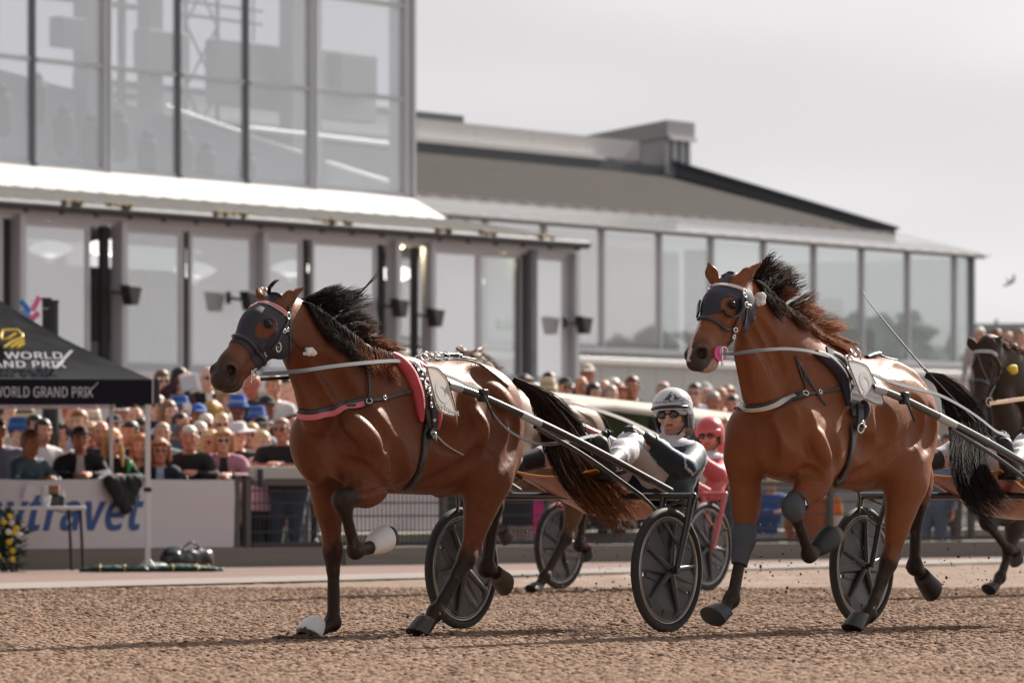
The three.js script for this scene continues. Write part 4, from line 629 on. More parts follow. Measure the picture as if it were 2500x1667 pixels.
const POSES = {
  stand: { lean: 0, arms: [[[-0.25, 1.13, -0.04], [-0.26, 0.88, 0.07], [1, 0, 0.3]], [[0.25, 1.13, -0.04], [0.26, 0.88, 0.07], [-1, 0, 0.3]]] },
  lean: { lean: 0.2, arms: [[[-0.27, 1.17, 0.22], [-0.07, 1.2, 0.42], [0.4, -1, 0]], [[0.27, 1.17, 0.22], [0.07, 1.21, 0.42], [-0.4, -1, 0]]] },
  raise: { lean: 0, arms: [[[-0.3, 1.5, 0.14], [-0.1, 1.66, 0.16], [0, -1, -0.2]], [[0.25, 1.13, 0], [0.2, 0.95, 0.2], [-1, 0, 0.3]]] },
  phone: { lean: 0, arms: [[[-0.25, 1.16, 0.1], [-0.07, 1.3, 0.26], [0.5, 0, -1]], [[0.25, 1.16, 0.1], [0.07, 1.28, 0.26], [-0.5, 0, -1]]] },
  cross: { lean: 0, arms: [[[-0.26, 1.15, 0.08], [0.03, 1.17, 0.21], [0, 0, -1]], [[0.26, 1.15, 0.08], [-0.03, 1.2, 0.2], [0, 0, -1]]] },
};
const bodies = {};
function bodyProto(pose, build) {
  const key = pose + build; if (bodies[key]) return bodies[key];
  const P = POSES[pose], f = new Field(), L = P.lean, w = build === 'heavy' ? 1.22 : build === 'slim' ? 0.9 : 1, X = [1, 0, 0];
  const fw = y => L * smooth(0.85, 1.5, y) * 1.15 - L * 0.55, dn = y => -L * 0.45 * smooth(0.9, 1.5, y);
  const p = (x, y, z) => [x, y + dn(y), z + fw(y)];
  f.ell(p(0, 0.96, 0), [0.16 * w, 0.13, 0.115 * w], 0.05); f.ell(p(0, 1.1, 0.015 * w), [0.145 * w * w, 0.17, 0.105 * w * w], 0.08); f.ell(p(0, 1.29, 0), [0.165 * w, 0.185, 0.118 * w], 0.08, [-L * 0.8, 0, 0]);
  f.cap(p(-0.155 * w, 1.415, -0.01), p(0.155 * w, 1.415, -0.01), 0.06, 0.06, 0.07); f.cap(p(0, 1.43, -0.015), p(0, 1.56, 0.0), 0.056, 0.05, 0.05); f.cap(p(-0.1, 1.44, -0.02), p(0.1, 1.44, -0.02), 0.045, 0.045, 0.06);
  if (build === 'slim') for (const s of [-1, 1]) f.ell(p(s * 0.07, 1.28, 0.085), [0.06, 0.06, 0.055], 0.04);
  for (const s of [-1, 1]) {
    f.cap([s * 0.088, 0.93, fw(0.93)], [s * 0.1, 0.5, 0.01], 0.092 * w, 0.06, 0.05); f.cap([s * 0.1, 0.5, 0.01], [s * 0.1, 0.09, -0.02], 0.058, 0.04, 0.04); f.cap([s * 0.1, 0.04, -0.04], [s * 0.12, 0.035, 0.14], 0.042, 0.034, 0.03);
    const [e, r] = P.arms[s < 0 ? 0 : 1], sh = p(s * 0.185 * w, 1.405, -0.005);
    f.cap(sh, e, 0.053 * w, 0.042, 0.05); f.cap(e, r, 0.042, 0.027, 0.02);
  }
  const g = f.mesh(0.032), hd = p(0, 1.655, 0.03);
  paint(g, (x, y, z, o) => { o[0] = o[1] = o[2] = 1; });
  const arms = P.arms, neckY = p(0, 1.47, 0)[1], waist = 0.985;
  const armT = (x, y, z) => { const a = arms[x < 0 ? 0 : 1], s = x < 0 ? -1 : 1, sh = p(s * 0.185 * w, 1.405, -0.005); const [t1, d1] = segT([x, y, z], sh, a[0]), [t2, d2] = segT([x, y, z], a[0], a[1]); return d2 < d1 ? [1 + t2, d2] : [t1, d1]; };
  const topFn = sleeve => (x, y, z) => { const [t, d] = armT(x, y, z); const arm = d < 0.075 * w && (t > 0.25); if (arm && t > 0.45) return (sleeve - t) * 0.25; const nk = Math.hypot(x, z - fw(1.5)); const neck = nk < 0.11 ? neckY - y + 0.02 + (z - fw(1.5) < 0 ? 0.02 : -nk * 0.1) : 0.2; return Math.min(neck, y - waist + 0.04); };
  const wob = (x, y, z) => 0.006 * noise.noise(x * 13, y * 9, z * 13) + 0.003 * noise.noise(x * 30, y * 22, z * 30);
  const b = bodies[key] = { g, hd, arms, p, fw, long: shell(g, topFn(1.9), 0.016, wob), short: shell(g, topFn(0.72), 0.014, wob), trousers: shell(g, (x, y, z) => { const [t, d] = armT(x, y, z); if (d < 0.055) return -1; return Math.min(waist + 0.01 - y, y - 0.085); }, 0.012, wob), shoes: shell(g, (x, y) => 0.088 - y, 0.008), hands: [handAt(arms[0][0], arms[0][1], arms[0][2], -1), handAt(arms[1][0], arms[1][1], arms[1][2], 1)] };
  b.open = shell(g, (x, y, z) => Math.min(topFn(1.9)(x, y, z), (z - fw(y) > 0.02) ? Math.abs(x) - lerp(0.035, 0.06, smooth(1.4, 1.1, y)) : 1), 0.026, wob);
  b.bodyM = merge([g.clone(), ...b.hands.map(h => h.clone()), headGeo.clone().applyMatrix4(new THREE.Matrix4().makeRotationX(0).setPosition(...hd))]);
  b.bodyB = merge([g.clone(), ...b.hands.map(h => h.clone()), headGeoBeard.clone().applyMatrix4(new THREE.Matrix4().setPosition(...hd))]);
  return b;
}
const hairGeos = {};
function hairGeo(kind) {
  if (hairGeos[kind]) return hairGeos[kind];
  const wob = (x, y, z) => 0.004 * noise.noise(x * 55, y * 40, z * 55);
  const line = (x, y, z) => Math.max(y - 0.062 + 0.35 * Math.min(0, z - 0.06) - (z > 0.05 ? 0 : 0), Math.min(-z + 0.012 - Math.max(0, -y) * 0.2, y + 0.05 + (Math.abs(x) > 0.06 && z > -0.02 ? -0.055 : 0)));
  let g;
  if (kind === 'short') g = shell(headGeo, line, 0.013, wob);
  else if (kind === 'thin') g = shell(headGeo, (x, y, z) => Math.min(line(x, y, z), 0.10 - y), 0.006, wob);
  else if (kind === 'fringe') g = shell(headGeo, (x, y, z) => Math.min(-z + 0.0, y + 0.035, 0.06 - y), 0.006, wob);
  else {
    const f = new Field(); f.ell([0, 0.045, -0.02], [0.089, 0.1, 0.106], 0.02);
    if (kind === 'long') { for (const s of [-1, 1]) { f.cap([s * 0.075, 0.03, 0.0], [s * 0.088, -0.12, 0.01], 0.03, 0.032, 0.03); f.cap([s * 0.088, -0.12, 0.01], [s * 0.1, -0.25, 0.045], 0.032, 0.018, 0.02); } f.cap([0, 0, -0.07], [0, -0.18, -0.075], 0.075, 0.06, 0.03); }
    if (kind === 'bob') { for (const s of [-1, 1]) f.cap([s * 0.082, 0.05, 0.0], [s * 0.09, -0.09, 0.0], 0.038, 0.036, 0.03); f.cap([0, 0.02, -0.07], [0, -0.09, -0.07], 0.08, 0.06, 0.03); f.cap([-0.05, 0.075, 0.07], [0.05, 0.075, 0.07], 0.025, 0.025, 0.02); }
    if (kind === 'tied') { f.ell([0, 0.03, -0.13], [0.04, 0.045, 0.04], 0.02); f.cap([0, 0.02, -0.14], [0.01, -0.16, -0.12], 0.03, 0.015, 0.02); }
    f.ell([0, -0.06, 0.11], [0.066, 0.115, 0.085], 0.012, null, 1);
    g = f.mesh(0.0125, (x, y, z) => 0.005 * noise.noise(x * 50 + 9, y * 22, z * 50));
  }
  return hairGeos[kind] = g;
}
const glassesGeo = (() => { const f = []; for (const s of [-1, 1]) { f.push(xf(new THREE.SphereGeometry(0.024, 14, 10), [s * 0.032, 0.002, 0.088], [0, s * 0.22, 0], [1.12, 0.78, 0.28])); f.push(bar(V(s * 0.056, 0.008, 0.083), V(s * 0.082, 0.006, -0.01), 0.004, 0.006)); } f.push(bar(V(-0.016, 0.006, 0.098), V(0.016, 0.006, 0.098), 0.005, 0.005, V(0, 1, 0))); return merge(f); })();
const hatGeos = {
  cap: (() => { const c = shell(headGeo, (x, y, z) => y - 0.055 + 0.15 * z, 0.016); const v = xf(new THREE.SphereGeometry(0.075, 20, 8), [0, 0.062, 0.105], [0.18, 0, 0], [1, 0.1, 0.9]); return merge([c, v, xf(new THREE.SphereGeometry(0.008, 8, 6), [0, 0.143, -0.012])]); })(),
  bucket: xf(lathe([[0.001, 0.165], [0.07, 0.163], [0.086, 0.15], [0.099, 0.065], [0.13, 0.03], [0.131, 0.026], [0.098, 0.058], [0.09, 0.06]]), [0, 0, -0.01]),
  bucketBand: xf(lathe([[0.1, 0.068], [0.101, 0.069], [0.096, 0.1], [0.095, 0.1]]), [0, 0, -0.01]),
  sun: xf(lathe([[0.001, 0.15], [0.06, 0.15], [0.084, 0.125], [0.098, 0.07], [0.17, 0.045], [0.2, 0.05], [0.2, 0.046], [0.165, 0.04], [0.095, 0.06]]), [0, 0, -0.01], [0.05, 0, 0.1]),
};
const MC = {}; const cloth = (h, rough = 0.85) => MC[h + rough] ??= new THREE.MeshPhysicalMaterial({ color: hexCol(h), roughness: rough, sheen: 0.3, sheenRoughness: 0.7, sheenColor: hexCol(h).lerp(RGB(1, 1, 1), 0.4) });
const skinMat = h => MC['s' + h] ??= new THREE.MeshPhysicalMaterial({ color: hexCol(h), vertexColors: true, roughness: 0.55, sheen: 0.2, sheenRoughness: 0.5, sheenColor: RGB(1, 0.6, 0.5) });
const hairM = h => MC['h' + h] ??= new THREE.MeshPhysicalMaterial({ color: hexCol(h), roughness: 0.55, sheen: 0.5, sheenRoughness: 0.4, sheenColor: hexCol(h).lerp(RGB(1, 0.9, 0.8), 0.5) });
const lensM = mat(0.012, 0.012, 0.014, 0.12, { clearcoat: 1, clearcoatRoughness: 0.05 });
const SK = ['#dba58e', '#cf937a', '#e2b49f', '#c2826a', '#d79a84'];
// a person whose head stands at photo pixel (u, v), off metres behind the fence line
function person(label, [u, v], o) {
  const b = bodyProto(o.pose || 'stand', o.build || 'mid'), k = o.k || 1, d = o.d ?? fenceD(u, o.off ?? 0.6), w = at(u, v, d);
  const yaw = (o.yaw ?? -0.1) + rr(-0.22, 0.22), c = Math.cos(yaw), s = Math.sin(yaw), hx = b.hd[0] * k, hz = b.hd[2] * k;
  const t = thing('person', label, 'person', [w.x - (hx * c + hz * s), w.y - b.hd[1] * k, w.z - (-hx * s + hz * c)], yaw, 'spectators'); t.scale.setScalar(k);
  part('body', o.beard ? b.bodyB : b.bodyM, skinMat(o.skin || SK[Math.floor(rnd() * 5)]), t);
  if (o.top !== null) part(o.sleeve === 'short' ? 't_shirt' : o.open ? 'shirt' : 'sweater', o.sleeve === 'short' ? b.short : b.long, cloth(o.top || '#333840'), t);
  if (o.open) part('jacket', b.open, cloth(o.open), t);
  part('trousers', b.trousers, cloth(o.trousers || ['#23262e', '#3b4657', '#5b5d62', '#2c3340'][Math.floor(rnd() * 4)]), t);
  part('shoes', b.shoes, cloth('#1d1d1f', 0.6), t);
  const hd = (name, g, m) => { const q = part(name, g, m, t); q.position.set(...b.hd); return q; };
  if (o.hair !== null && o.hair !== 'none') hd('hair', hairGeo(o.hair || 'short'), hairM(o.hairCol || '#4a3626'));
  if (o.glasses) hd('sunglasses', glassesGeo, o.glasses === true ? lensM : mat(0.03, 0.45, 0.6, 0.15));
  if (o.hat) { const h = hd(o.hat === 'cap' ? 'cap' : 'hat', hatGeos[o.hat], cloth(o.hatCol)); if (o.hat === 'bucket') part('hat_band', hatGeos.bucketBand, cloth(o.bandCol || '#c8c4c0'), h); }
  return t;
}
// ---------------------------------------------------------------- spectators; pixel = middle of the head
const Pn = (label, z, x, y, off, o = {}) => person(label, z(x, y), { off, ...o });
// front row, left to right
Pn('person in a lavender grey shirt cut off by the left edge under the tent', zA, -30, 800, 0.9, { top: '#8d8ba0', hairCol: '#2a2320', yaw: 0.4, build: 'heavy' });
Pn('woman in a faded blue denim jacket leaning on the fence, brown hair tied back', zA, 395, 945, 0.4, { pose: 'lean', build: 'slim', top: '#4f6069', hair: 'tied', hairCol: '#6b4a30', yaw: 0.5, skin: '#a9694e' });
Pn('man in a dark pink-topped cap and black jacket over a white shirt, holding a paper', zA, 1015, 900, 0.4, { pose: 'lean', top: '#c9c3c0', open: '#16171a', hat: 'cap', hatCol: '#4a2630', yaw: 0.15, skin: '#b97a60', beard: true });
Pn('woman with long blonde hair and sunglasses in a black top, holding a green can', zA, 1430, 930, 0.4, { pose: 'lean', build: 'slim', top: '#141416', hair: 'long', hairCol: '#c99a5e', glasses: true, yaw: 0.05 });
Pn('smiling woman with wavy ginger hair and tan top between the tent poles', zA, 1790, 1000, 0.6, { build: 'slim', top: '#b58a66', hair: 'long', hairCol: '#b0662c', yaw: 0.1 });
Pn('woman with bushy ginger brown hair, fringe and sunglasses in a navy jacket', zB, 190, 1085, 0.4, { pose: 'lean', build: 'slim', top: '#9db2cc', open: '#171b26', hair: 'bob', hairCol: '#8a4a22', glasses: true, yaw: 0.0 });
Pn('white haired older man laughing in a charcoal zipped jacket', zB, 545, 930, 0.5, { pose: 'lean', top: '#202124', hair: 'short', hairCol: '#c9c3ba', yaw: -0.05, skin: '#c98872' });
Pn('woman in a pink cardigan over a black and white print, sunglasses, short ginger hair', zB, 955, 965, 0.4, { pose: 'lean', top: '#2a292e', open: '#b07a88', hair: 'bob', hairCol: '#b07a4c', glasses: true, yaw: 0.0 });
Pn('heavy man in a black T-shirt and sunglasses resting his forearms on the fence board', zB, 1650, 830, 0.45, { pose: 'lean', build: 'heavy', top: '#1c1d20', sleeve: 'short', hair: 'thin', hairCol: '#7a726a', glasses: true, yaw: -0.1, k: 1.02 });
// second row
Pn('older man in a drooping white sun hat and dark shirt', zB, 1140, 900, 1.3, { top: '#1d1d20', hat: 'sun', hatCol: '#cfc8cc', hair: 'none', yaw: 0.25 });
Pn('fair haired woman in a pale pink top, face turned aside', zB, 1425, 995, 0.9, { build: 'slim', top: '#d9b4c4', hair: 'tied', hairCol: '#c9a878', yaw: 0.6 });
Pn('light haired woman in sunglasses squeezed between the sun hat and the pink top', zB, 1290, 895, 1.7, { build: 'slim', top: '#cfc4bc', hair: 'short', hairCol: '#b08a5a', glasses: true });
Pn('white haired man with sunglasses above the pink cardigan', zB, 745, 785, 1.9, { top: '#8f8c90', hair: 'short', hairCol: '#d5d0c8', glasses: true, yaw: 0.2 });
Pn('grey blond man with sunglasses behind the woman in the pink cardigan', zB, 930, 775, 1.9, { top: '#4a3f3a', hair: 'short', hairCol: '#b79a72', glasses: true, yaw: 0.2 });
Pn('grey man in spectacles behind the woman with the fringe', zB, 225, 880, 1.2, { top: '#7c8388', hair: 'thin', hairCol: '#a8a198', yaw: 0.1, skin: '#d8a58e' });
Pn('dark haired man with his face turned to the right, above the white haired man', zB, 440, 770, 2.1, { top: '#5c6a78', hairCol: '#2b211c', yaw: 0.8, pose: 'raise' });
Pn('man in a black cap with turquoise mirrored sunglasses', zB, 1410, 815, 1.9, { top: '#23262b', hat: 'cap', hatCol: '#17181a', glasses: 'teal', yaw: 0.3, skin: '#c4806a' });
Pn('bald red faced man at the edge of the chest of the leading horse', zB, 1800, 820, 1.5, { top: '#c98e80', hair: 'none', yaw: -0.2, skin: '#c57a66' });
Pn('fair woman in sunglasses just left of the pink cardigan', zB, 815, 985, 1.0, { build: 'slim', top: '#e0ddd8', hair: 'bob', hairCol: '#c8a070', glasses: true, yaw: 0.2 });
Pn('grey haired man in dark glasses at the shoulder of the laughing white haired man', zB, 670, 880, 1.4, { top: '#292b30', hair: 'short', hairCol: '#c9c3bb', glasses: true, yaw: 0.3 });
Pn('bearded bald man in a navy top with a white collar behind the right tent pole', zA, 1285, 825, 1.0, { top: '#1e2436', hair: 'none', beard: true, yaw: 0.0, skin: '#c98d74' });
Pn('man in a black cap behind the blonde woman', zA, 1450, 745, 1.6, { top: '#191a1c', hat: 'cap', hatCol: '#141517', yaw: 0.2 });
Pn('dark bearded man looking left behind the slanting tent cord', zA, 1655, 825, 1.2, { top: '#1a1f2c', beard: true, hairCol: '#1f1815', yaw: -0.5, skin: '#c98d74' });
Pn('brown faced woman with sunglasses pushed up beside the front tent pole', zA, 1800, 790, 1.6, { build: 'slim', top: '#5a4638', hair: 'tied', hairCol: '#3b2a20', glasses: true, yaw: 0.1, skin: '#b97a60' });
Pn('dark haired bearded man in a white shirt in profile beside the black columns', zA, 545, 800, 1.3, { top: '#d8d5d4', beard: true, hairCol: '#1d1714', yaw: 0.7 });
Pn('dark haired man lifting one arm to shade his eyes under the tent', zA, 760, 850, 1.5, { pose: 'raise', top: '#b9bac4', hairCol: '#1b1614', yaw: -0.4 });
Pn('man with ginger brown hair gazing left in a pale blue shirt', zA, 1000, 690, 1.5, { top: '#a9b3cc', hairCol: '#8a5128', yaw: -0.5, k: 1.03 });
Pn('person in a cream bucket hat behind the man in the dark cap', zA, 1170, 735, 1.8, { top: '#c4b8ae', hat: 'bucket', hatCol: '#cdbfae', bandCol: '#b0a08c', yaw: 0.1 });
Pn('woman in dark glasses below the cream bucket hat', zA, 1160, 850, 1.2, { build: 'slim', top: '#d4c9c4', hair: 'bob', hairCol: '#c2a27a', glasses: true, yaw: 0.2 });
// third row and further back, left
Pn('man in a bright blue bucket hat in profile under the tent', zA, 225, 820, 1.4, { top: '#232a3c', hat: 'bucket', hatCol: '#23508c', bandCol: '#3f6ca6', yaw: 0.9 });
Pn('man in a white shirt with cropped dark hair in profile under the tent', zA, 100, 590, 2.6, { top: '#d5d6dc', hair: 'short', hairCol: '#1c1512', yaw: 0.9, k: 1.05 });
Pn('person in a cream straw hat behind the blue bucket hat', zA, 320, 650, 2.3, { top: '#b8aca4', hat: 'bucket', hatCol: '#cfc0a0', bandCol: '#6d5c48', yaw: 0.6 });
Pn('dark haired youth in profile left of the black columns', zA, 440, 745, 1.8, { top: '#c8c4c6', hairCol: '#241c18', yaw: 0.7, skin: '#c98d74' });
Pn('bald man in sunglasses under the tent edge', zA, 1180, 595, 2.5, { top: '#34373e', hair: 'none', glasses: true, yaw: 0.2 });
Pn('strawberry blond man half hidden behind the tent columns', zA, 905, 570, 2.7, { top: '#30343c', hairCol: '#b5672f', yaw: 0.8 });
Pn('big bald man with a pale head right of the tent cord', zA, 1720, 625, 2.3, { build: 'heavy', top: '#2c2f36', hair: 'fringe', hairCol: '#c4beb6', yaw: -0.1, skin: '#d8a58e', k: 1.04 });
Pn('person with a white sun hat under the tent corner', zA, 1520, 570, 2.7, { top: '#bcbcc2', hat: 'bucket', hatCol: '#d6d2ce', bandCol: '#c9c4c0', yaw: 0.2 });
Pn('man in sunglasses and dark navy jacket beside the tent corner', zB, 165, 545, 2.7, { top: '#39465a', open: '#1b212e', hairCol: '#a39a90', hair: 'thin', glasses: true, yaw: 0.2 });
Pn('light brown haired woman gazing right below the maroon top', zB, 300, 625, 2.4, { build: 'slim', top: '#aeb4bc', hair: 'long', hairCol: '#7a5a3c', yaw: 0.6 });
Pn('person in a tilted blue and white bucket hat holding orange beer', zB, 430, 600, 2.5, { top: '#5a3540', hat: 'bucket', hatCol: '#2c54a0', bandCol: '#6f8cc0', yaw: -0.5 });
Pn('person in a small blue cap behind the white haired man in sunglasses', zB, 660, 665, 2.5, { top: '#6a4a48', hat: 'cap', hatCol: '#3b62a8', yaw: 0.4 });
Pn('person with golden curly hair seen from behind', zB, 820, 625, 2.6, { build: 'slim', top: '#b5a8a0', hair: 'bob', hairCol: '#b98a3e', yaw: 2.9 });
Pn('dark faced man in a shiny blue and white bucket hat', zB, 1125, 580, 2.7, { top: '#5e6a88', hat: 'bucket', hatCol: '#2f5cb0', bandCol: '#8aa2d0', yaw: 0.2, skin: '#7a4d3a' });
Pn('man in a blue patterned bucket hat left of the heavy man', zB, 1360, 720, 2.3, { top: '#8e94a6', hat: 'bucket', hatCol: '#345aa6', bandCol: '#5f7fc0', yaw: 0.4 });
Pn('man in a dark cap in front of the white T-shirt', zB, 1480, 565, 2.6, { top: '#1f2024', hat: 'cap', hatCol: '#2a2824', yaw: 0.8, skin: '#8a5744' });
// back row standing on the steps
Pn('woman with tied brown hair and sunglasses, white shirt under a grey jacket', zB, 220, 255, 4.2, { build: 'slim', top: '#d8d6d6', open: '#8d878a', hair: 'tied', hairCol: '#6b4a34', glasses: true, yaw: 0.1 });
Pn('woman with long dark hair in a maroon top, one arm raised', zB, 435, 225, 4.2, { build: 'slim', pose: 'raise', top: '#3d1820', hair: 'long', hairCol: '#1d1614', yaw: 0.6 });
Pn('bald man in a navy suit jacket, white shirt and sunglasses', zB, 770, 215, 4.2, { top: '#dcdadb', open: '#161a24', hair: 'none', glasses: true, yaw: 0.1, k: 1.04 });
Pn('blonde woman with a red scarf half hidden behind the navy suit', zB, 870, 300, 4.6, { build: 'slim', top: '#9c2f34', hair: 'long', hairCol: '#c0986a', yaw: 0.3 });
Pn('person in a white blouse right of the navy suit', zB, 985, 480, 3.6, { build: 'slim', top: '#d9d0ce', hair: 'bob', hairCol: '#a8805a', yaw: 0.6, pose: 'cross' });
Pn('red faced bald man in a dark navy T-shirt seen in profile', zB, 1290, 300, 4.2, { build: 'heavy', top: '#1d2230', sleeve: 'short', hair: 'none', yaw: -1.2, skin: '#c0705c' });
Pn('man in a white T-shirt with folded arms', zB, 1560, 320, 4.2, { pose: 'cross', top: '#e4e4e6', sleeve: 'short', hair: 'short', hairCol: '#8a6642', yaw: 0.1, k: 1.04 });
Pn('pink faced bald man in a blue grey shirt behind the white T-shirt', zB, 1785, 385, 4.6, { top: '#a8aebc', hair: 'fringe', hairCol: '#cfc6bd', yaw: -0.5 });
Pn('dark haired person mostly hidden behind the pink faced bald man', zB, 1700, 330, 5.2, { top: '#3a3d44', hairCol: '#231a16', yaw: -0.4 });
Pn('person in black between the bald man and the neck of the leading horse', zB, 1930, 480, 3.8, { top: '#141418', hairCol: '#2c211b', yaw: 0 });
// middle, between the two horses
Pn('man in a pale cap, white shirt and dark jacket standing above the others', zC, 1150, 420, 6.4, { top: '#dfe3dc', open: '#1d1e24', hat: 'cap', hatCol: '#c9bfb4', yaw: 0.1 });
Pn('bald man directly below the man in the pale cap', zC, 1060, 585, 5.0, { top: '#1f2024', hair: 'none', yaw: 0.2 });
Pn('person in a cream hat above the tail of the leading horse', zC, 605, 640, 4.4, { top: '#3a3026', hat: 'bucket', hatCol: '#d3c2a2', bandCol: '#b8a37e', yaw: 0.3 });
Pn('dark haired person just above the cream hat', zC, 620, 530, 5.2, { top: '#4a3a38', hairCol: '#3a2218', yaw: 0.7 });
Pn('person in a black cap and sunglasses right of the cream hat', zC, 845, 605, 4.4, { top: '#221f22', hat: 'cap', hatCol: '#1b1b1e', glasses: true, yaw: 0.2 });
Pn('tall bald man left of the white haired head in the middle row', zC, 1370, 635, 4.2, { top: '#30262a', hair: 'none', yaw: -0.1 });
Pn('white haired person in the middle row behind the stall', zC, 1505, 610, 4.9, { top: '#5c5056', hair: 'short', hairCol: '#e0dad0', yaw: 0.1 });
Pn('ginger haired woman in the middle row left of the tall young man', zC, 1590, 690, 4.2, { build: 'slim', top: '#3c3034', hair: 'bob', hairCol: '#8a4a26', yaw: 0.5 });
Pn('tall young man with brown quiff and dark green top behind the stall', zC, 1755, 590, 4.2, { top: '#1c2620', hair: 'short', hairCol: '#5c3a24', yaw: -0.2, k: 1.05 });
Pn('greying man left of the white helmet', zC, 2185, 655, 4.6, { top: '#282a30', hair: 'thin', hairCol: '#8c8078', yaw: 0.1 });
Pn('dark haired woman in the shade between the two bald men', zC, 1235, 680, 4.2, { build: 'slim', top: '#211c20', hair: 'long', hairCol: '#2a1a16', yaw: 0.4 });
Pn('small grey head low between the bald man and the ginger woman', zC, 1460, 710, 3.9, { top: '#463c40', hair: 'short', hairCol: '#a0938a', yaw: 0.3 });
Pn('brown haired woman by the tail root of the leading horse', zC, 290, 570, 4.4, { build: 'slim', top: '#46302a', hair: 'bob', hairCol: '#4a2c1e', yaw: 0.5 });
Pn('man with dark hair and sunglasses in a light blue shirt right of the white helmet', ze, 222, 1335, 4.6, { top: '#b8c4da', hairCol: '#3a2a24', glasses: true, yaw: -0.1 });
Pn('person in a pale grey cap right of the light blue shirt', ze, 325, 1335, 5.2, { top: '#8a8488', hat: 'cap', hatCol: '#b9b2ae', yaw: 0.2 });
Pn('grey haired man above the red helmet', ze, 400, 1420, 3.8, { top: '#5a5660', hair: 'short', hairCol: '#a39c96', yaw: 0.4 });
Pn('fair haired man left of the breast of the second horse', ze, 470, 1370, 4.6, { top: '#d0b8a8', hair: 'thin', hairCol: '#c0a080', yaw: 0.2 });
Pn('reddish haired woman beside the breast collar of the second horse', ze, 540, 1360, 5.0, { build: 'slim', top: '#6c4a48', hair: 'bob', hairCol: '#8a5a40', yaw: 0.3 });
Pn('man in black right behind the breast collar of the second horse', ze, 585, 1450, 3.6, { top: '#121215', hairCol: '#2a2320', yaw: 0 });
Pn('bare shouldered woman behind the red driver', zc, 370, 1095, 1.6, { build: 'slim', top: '#c99a88', hair: 'tied', hairCol: '#b08a60', yaw: 0.3 });
// far right, above the dark horse
Pn('white haired man at the far right above the dark horse', zc, 1893, 535, 9, { top: '#b9b4b4', hair: 'short', hairCol: '#e0dcd6', d: 92 });
Pn('brown haired person second of four heads at the far right', zc, 1995, 545, 9, { top: '#3a3134', hairCol: '#5a3a28', d: 92, yaw: 0.4 });
Pn('bald man third of four heads at the far right', zc, 2065, 558, 9, { top: '#3f3d42', hair: 'fringe', hairCol: '#b0a8a2', d: 92, yaw: 0.2 });
Pn('person in a dark blue jacket at the right edge above the dark mane', zc, 2140, 545, 9, { top: '#23262f', hairCol: '#8a7a6c', d: 92, yaw: 0.3, build: 'heavy' });
// lower bodies seen through the fence
Pn('person in pale grey trousers and a dark top standing left of the magenta chairs', zq, 800, -160, 0.7, { top: '#222328', trousers: '#a29b96', hair: 'short', yaw: 0.2 });
Pn('person in blue jeans behind the fence under the second horse', zd, 1760, 20, 0.8, { top: '#6a7a94', trousers: '#5f7088', yaw: -0.1 });
Pn('person in grey trousers beside the blue jeans under the second horse', zd, 1860, 10, 0.8, { top: '#544a4a', trousers: '#6a6360', yaw: 0.1 });
Pn('person in a blue and white jacket crouching beneath the neck of the second horse', zi, 760, -30, 0.9, { top: '#35589a', trousers: '#c9c6c8', pose: 'lean', yaw: 0.2 });
Pn('person in an orange top between the forelegs of the second horse', zi, 1160, -20, 0.9, { top: '#a8562a', trousers: '#3a3230', yaw: 0.2 });
// a figure behind the pavilion glass
{ const w = bF.T(zw(1908, 725), -5.2); const p = inB(...w); const o = [W / 2 + p[0] * F / -p[2], VH - (p[1] - HC) * F / -p[2]]; person('person in a white shirt standing behind the pavilion glass', o, { d: -p[2], top: '#b9bcc0', hairCol: '#2a2523', yaw: 0.8 }); }
// things they hold
for (const [where, q, h] of [['held by the woman with the fringe', zB(300, 1370), 0.42], ['between the laughing man and the pink cardigan', zB(690, 1270), 0.5], ['held by the person in the tilted blue hat', zB(520, 590), 2.2]]) { const d = fenceD(q[0], h), w = at(...q, d), t = thing('beer_cup', 'cup of amber beer ' + where, 'cup', [w.x, w.y - 0.06, w.z], 0, 'plastic cups of beer'); part('cup', lathe([[0.034, 0], [0.046, 0.13], [0.044, 0.13], [0.032, 0.004]]), mat(0.8, 0.8, 0.8, 0.12, { transmission: 0.5 }), t); part('beer', lathe([[0.001, 0.004], [0.033, 0.004], [0.037, 0.055], [0.001, 0.055]]), mat(0.7, 0.2, 0.02, 0.3), t); }
{ const q = zA(1640, 1255), d = fenceD(q[0], 0.3), w = at(...q, d), t = thing('drink_can', 'green drink can in the hand of the blonde woman', 'can', [w.x, w.y - 0.06, w.z]); part('can', lathe([[0.001, 0], [0.028, 0.003], [0.033, 0.015], [0.033, 0.105], [0.026, 0.118], [0.001, 0.118]]), mat(0.03, 0.42, 0.1, 0.3), t); part('lid', lathe([[0.001, 0.119], [0.025, 0.119], [0.026, 0.123], [0.001, 0.123]]), mat(0.6, 0.6, 0.6, 0.3, { metalness: 0.8 }), t); }
{ const q = z6(215, 385), d = fenceD(q[0], -0.12), w = at(...q, d); single('race_card', xf(rbox(0.1, 0.16, 0.004, 0.002), w, [0.2, 0.5, -0.35]), mat(0.68, 0.66, 0.7, 0.6), 'white folded race card hanging from the hand of the woman in denim', 'paper'); }
{ const q = zA(1235, 1365), d = fenceD(q[0], 0.15), w = at(...q, d); single('newspaper', xf(rbox(0.26, 0.012, 0.16, 0.004), w, [0.5, 0.2, 0.1]), mat(0.62, 0.6, 0.6, 0.7), 'folded white paper held by the man in the dark cap', 'paper'); }
{ const q = zB(540, 265), d = fenceD(q[0], 3.9), w = at(...q, d); single('tote_bag', xf(rbox(0.2, 0.18, 0.06, 0.02), w, [0, 0.3, 0.2]), mat(0.65, 0.66, 0.72, 0.7), 'white and blue printed bag held up by the woman in maroon', 'bag'); }
